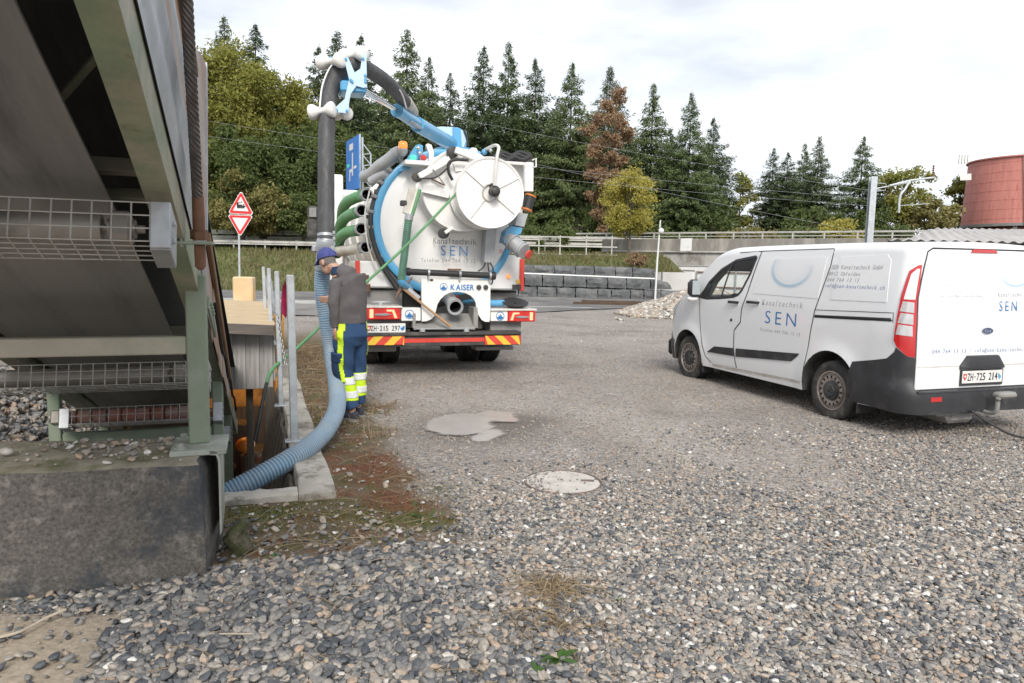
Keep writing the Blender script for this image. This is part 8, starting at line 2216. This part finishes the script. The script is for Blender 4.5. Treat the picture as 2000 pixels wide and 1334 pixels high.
l_.new(av.outputs['Fac'], mr_.inputs['Value']); tb = n_.new('ShaderNodeBsdfTransparent'); ms = n_.new('ShaderNodeMixShader')
l_.new(mr_.outputs[0], ms.inputs[0]); l_.new(tb.outputs[0], ms.inputs[1]); l_.new(n_['Principled BSDF'].outputs[0], ms.inputs[2]); l_.new(ms.outputs[0], n_['Material Output'].inputs[0])
mat('cover_concrete', (.50, .465, .42), .85, nz=(6, .15), bump=(60, .25, .004), dirt=((.26, .23, .2), 7, .55, .7, .7)); mat('cast_iron', (.16, .12, .10), .7, metal=.3, nz=(9, .3), dirt=((.30, .2, .14), 6, .5, .7, .6))
mh = thing('manhole_cover', 'round pale concrete manhole cover in the gravel before the van', 'manhole cover', (.41, 5.33, .0))
mb = MB(); mb.lathe([(-.05, .30), (.004, .30), (.008, .295), (.008, .288), (.0, .284)], (0, 0, 0), (0, 0, 1), 56, False); mb.obj('ring', 'cast_iron', mh)
mb = MB(); mb.lathe([(-.05, .281), (.001, .281), (.005, .276), (.007, .2), (.008, .0)], (0, 0, 0), (0, 0, 1), 56, False); mb.obj('lid', 'cover_concrete', mh)
mb = MB(); mb.box((.19, .02, .008), (.10, .045, .006), .002); mb.obj('lifting_slot', 'cast_iron', mh)
x = rg.uniform(-.30, .3, 600) + .41; y = rg.uniform(-.3, .3, 600) + 5.33; k = (np.hypot(x - .41, y - 5.33) < .28) & (rg.uniform(0, 1, 600) < .07 + .9 * np.exp(-((x - .17) / .11) ** 2)); s = rg.uniform(.006, .022, k.sum())
stones('cover_pebbles', np.stack([x[k], y[k], np.full(k.sum(), .010)], -1), s, .1 + .6 * rg.uniform(0, 1, k.sum()), rg)
leafmat('moss', [(.03, .04, .008), (.06, .07, .014), (.13, .13, .025), (.16, .11, .03)], .9, .2, 3.0)
leafmat('straw', [(.13, .085, .045), (.24, .17, .10), (.36, .28, .18), (.50, .42, .30)], .8, .25, 2.0)
leafmat('rust_moss', [(.10, .035, .012), (.17, .06, .02), (.22, .09, .03), (.16, .11, .04)], .9, .2, 3.0)
leafmat('weed_green', [(.04, .09, .02), (.07, .15, .03), (.10, .2, .05), (.14, .24, .07)], .6, .35, 4.0)
def soilpts(thr, hi=9.5, sel=None, x0=-4.2):
    def f(r, n):
        x = r.uniform(x0, .6, n); y = r.uniform(3.3, hi, n); so = soil_mask(x, y); k = (so > thr + .3 * r.uniform(0, 1, n)) & ~keepout(x, y)
        if sel is not None: k &= sel(x, y)
        return x[k], y[k], ground_h(x[k], y[k]) - .003
    return f
tufts(60000, soilpts(.35, 8, lambda x, y: green_mask(x, y) > .25), .006, .024, .005, 'moss_tufts', 'moss', 21)
tufts(50000, soilpts(.35, 7, lambda x, y: rust_mask(x, y) > .25), .005, .016, .005, 'rust_moss_tufts', 'rust_moss', 22)
tufts(9000, soilpts(.3, 13, lambda x, y: y > 6.5), .03, .12, .006, 'dead_grass', 'straw', 25)
tufts(1800, soilpts(.3, 8, lambda x, y: fbm(x, y, 1.8, 131) > .62), .02, .07, .006, 'green_grass', 'weed_green', 26)
def straws(name, n, fn, lmin, lmax, rad, m, seed):
    r = np.random.default_rng(seed); x, y = fn(r, n); mbx = MB()
    for xx, yy in zip(x, y):
        a = r.uniform(0, 2 * PI); L = r.uniform(lmin, lmax); bend = r.normal(0, .5); lift = r.uniform(.0, .08); p = []
        for k in range(5):
            t = k / 4; aa = a + bend * t; p.append((xx + L * t * math.cos(aa), yy + L * t * math.sin(aa), float(ground_h(np.array(xx + L * t * math.cos(aa)), np.array(yy + L * t * math.sin(aa)))) + .012 + lift * math.sin(PI * min(1, t * 1.1)) * r.uniform(.4, 1)))
        mbx.tube(p, rad * r.uniform(.6, 1.3), 3, False)
    o = mbx.obj(name, m, None, None); return tag(o, kind='stuff')
def sp_(hi): 
    def f(r, n): x, y, z = soilpts(.3, hi)(r, n * 12); return x[:n], y[:n]
    return f
straws('dry_straw', 260, sp_(7.5), .08, .42, .0017, 'straw', 31)
straws('dry_straw_far', 450, lambda r, n: tuple(a[:n] for a in soilpts(.3, 14, lambda x, y: y > 7)(r, n * 12)[:2]), .1, .4, .004, 'straw', 32)
straws('straw_tuft', 150, lambda r, n: (.22 + r.normal(0, .07, n), 3.42 + r.normal(0, .06, n)), .06, .26, .0020, 'straw', 33)
straws('straw_patch', 110, lambda r, n: (.18 + r.normal(0, .16, n), 3.05 + r.normal(0, .1, n)), .06, .22, .0020, 'straw', 34)
straws('straw_scatter', 120, lambda r, n: (r.uniform(-1.5, .6, n), r.uniform(2.6, 4.2, n)), .10, .35, .0018, 'straw', 35)
mat('twig_pale', (.50, .43, .33), .8, nz=(9, .2))
def gp(px, py, dz=.012): p = gz(px, py, 0); return (p[0], p[1], float(ground_h(np.array(p[0]), np.array(p[1]))) + dz)
for pts, r_, lab in ((((-10, 1270), (40, 1258), (90, 1232), (130, 1215)), .006, 'pale bent twig lying on the sand beside the block'), (((430, 1282), (500, 1284), (560, 1276), (608, 1263)), .003, 'long thin pale straw stalk lying on the coarse stones')):
    mb = MB(); mb.tube(smoothpts([gp(*p, .035) for p in pts], 5), r_, 6); tag(mb.obj('twig', 'twig_pale'), lab, 'twig')
def weed(px, py, n, L, label):
    x, y, z = gp(px, py, 0); r = np.random.default_rng(int(px)); t = thing('weed', label, 'weed', (x, y, z), 0, 'weeds in the gravel')
    for k in range(n):
        a = r.uniform(0, 2 * PI); l = L * r.uniform(.5, 1.1); el = r.uniform(.25, .9); P = []
        for i in range(6):
            t_ = i / 5; rr = l * t_; w = .17 * l * math.sin(PI * min(1, t_ * .9 + .1)) ; zz = .012 + rr * math.sin(el) * (1 - .45 * t_) ; d = np.array([math.cos(a), math.sin(a)]); s2 = np.array([-d[1], d[0]])
            P.append([(*(d * rr - s2 * w), zz + .1 * w), (*(d * rr), zz - .15 * w), (*(d * rr + s2 * w), zz + .1 * w)])
        mbx = MB(); mbx.grid(P); mbx.obj('leaf', 'weed_green', t, 60)
weed(1090, 1302, 14, .10, 'green dandelion-like weed growing among the stones at the lower edge'); weed(1050, 1330, 8, .06, 'small green weed below the dandelion-like one'); weed(535, 1105, 9, .06, 'small grey-green weed at the edge of the straw beside the block'); weed(815, 1012, 8, .05, 'tiny green weed on the rusty moss below the coping'); weed(1205, 1180, 5, .035, 'tiny weed in the bare grit right of the straw tuft')
mat('moss_stone', (.05, .055, .02), .95, nz=(14, .5), bump=(50, .8, .01), dirt=((.14, .12, .09), 9, .5, .62, .8))
o = MB().sphere((-1.50, 3.85, .07), .11, 14, 10, (.55, .9, 1.3), lambda v: v + Vector((.02 * math.sin(v.z * 40), .015 * math.sin(v.z * 33 + v.y * 20), 0))).obj('mossy_stone', 'moss_stone', None, 60); tag(o, 'mossy stone leaning on the end of the concrete block', 'stone')
mb = MB(); mb.sphere((0, 0, 0), .028, 12, 9, (1.3, .9, .75)); o = mb.obj('white_stone', 'cover_concrete', None, 60); p = gz(12, 882, .66); o.location = tuple(p); tag(o, 'pale round stone resting on top of the concrete block', 'stone')
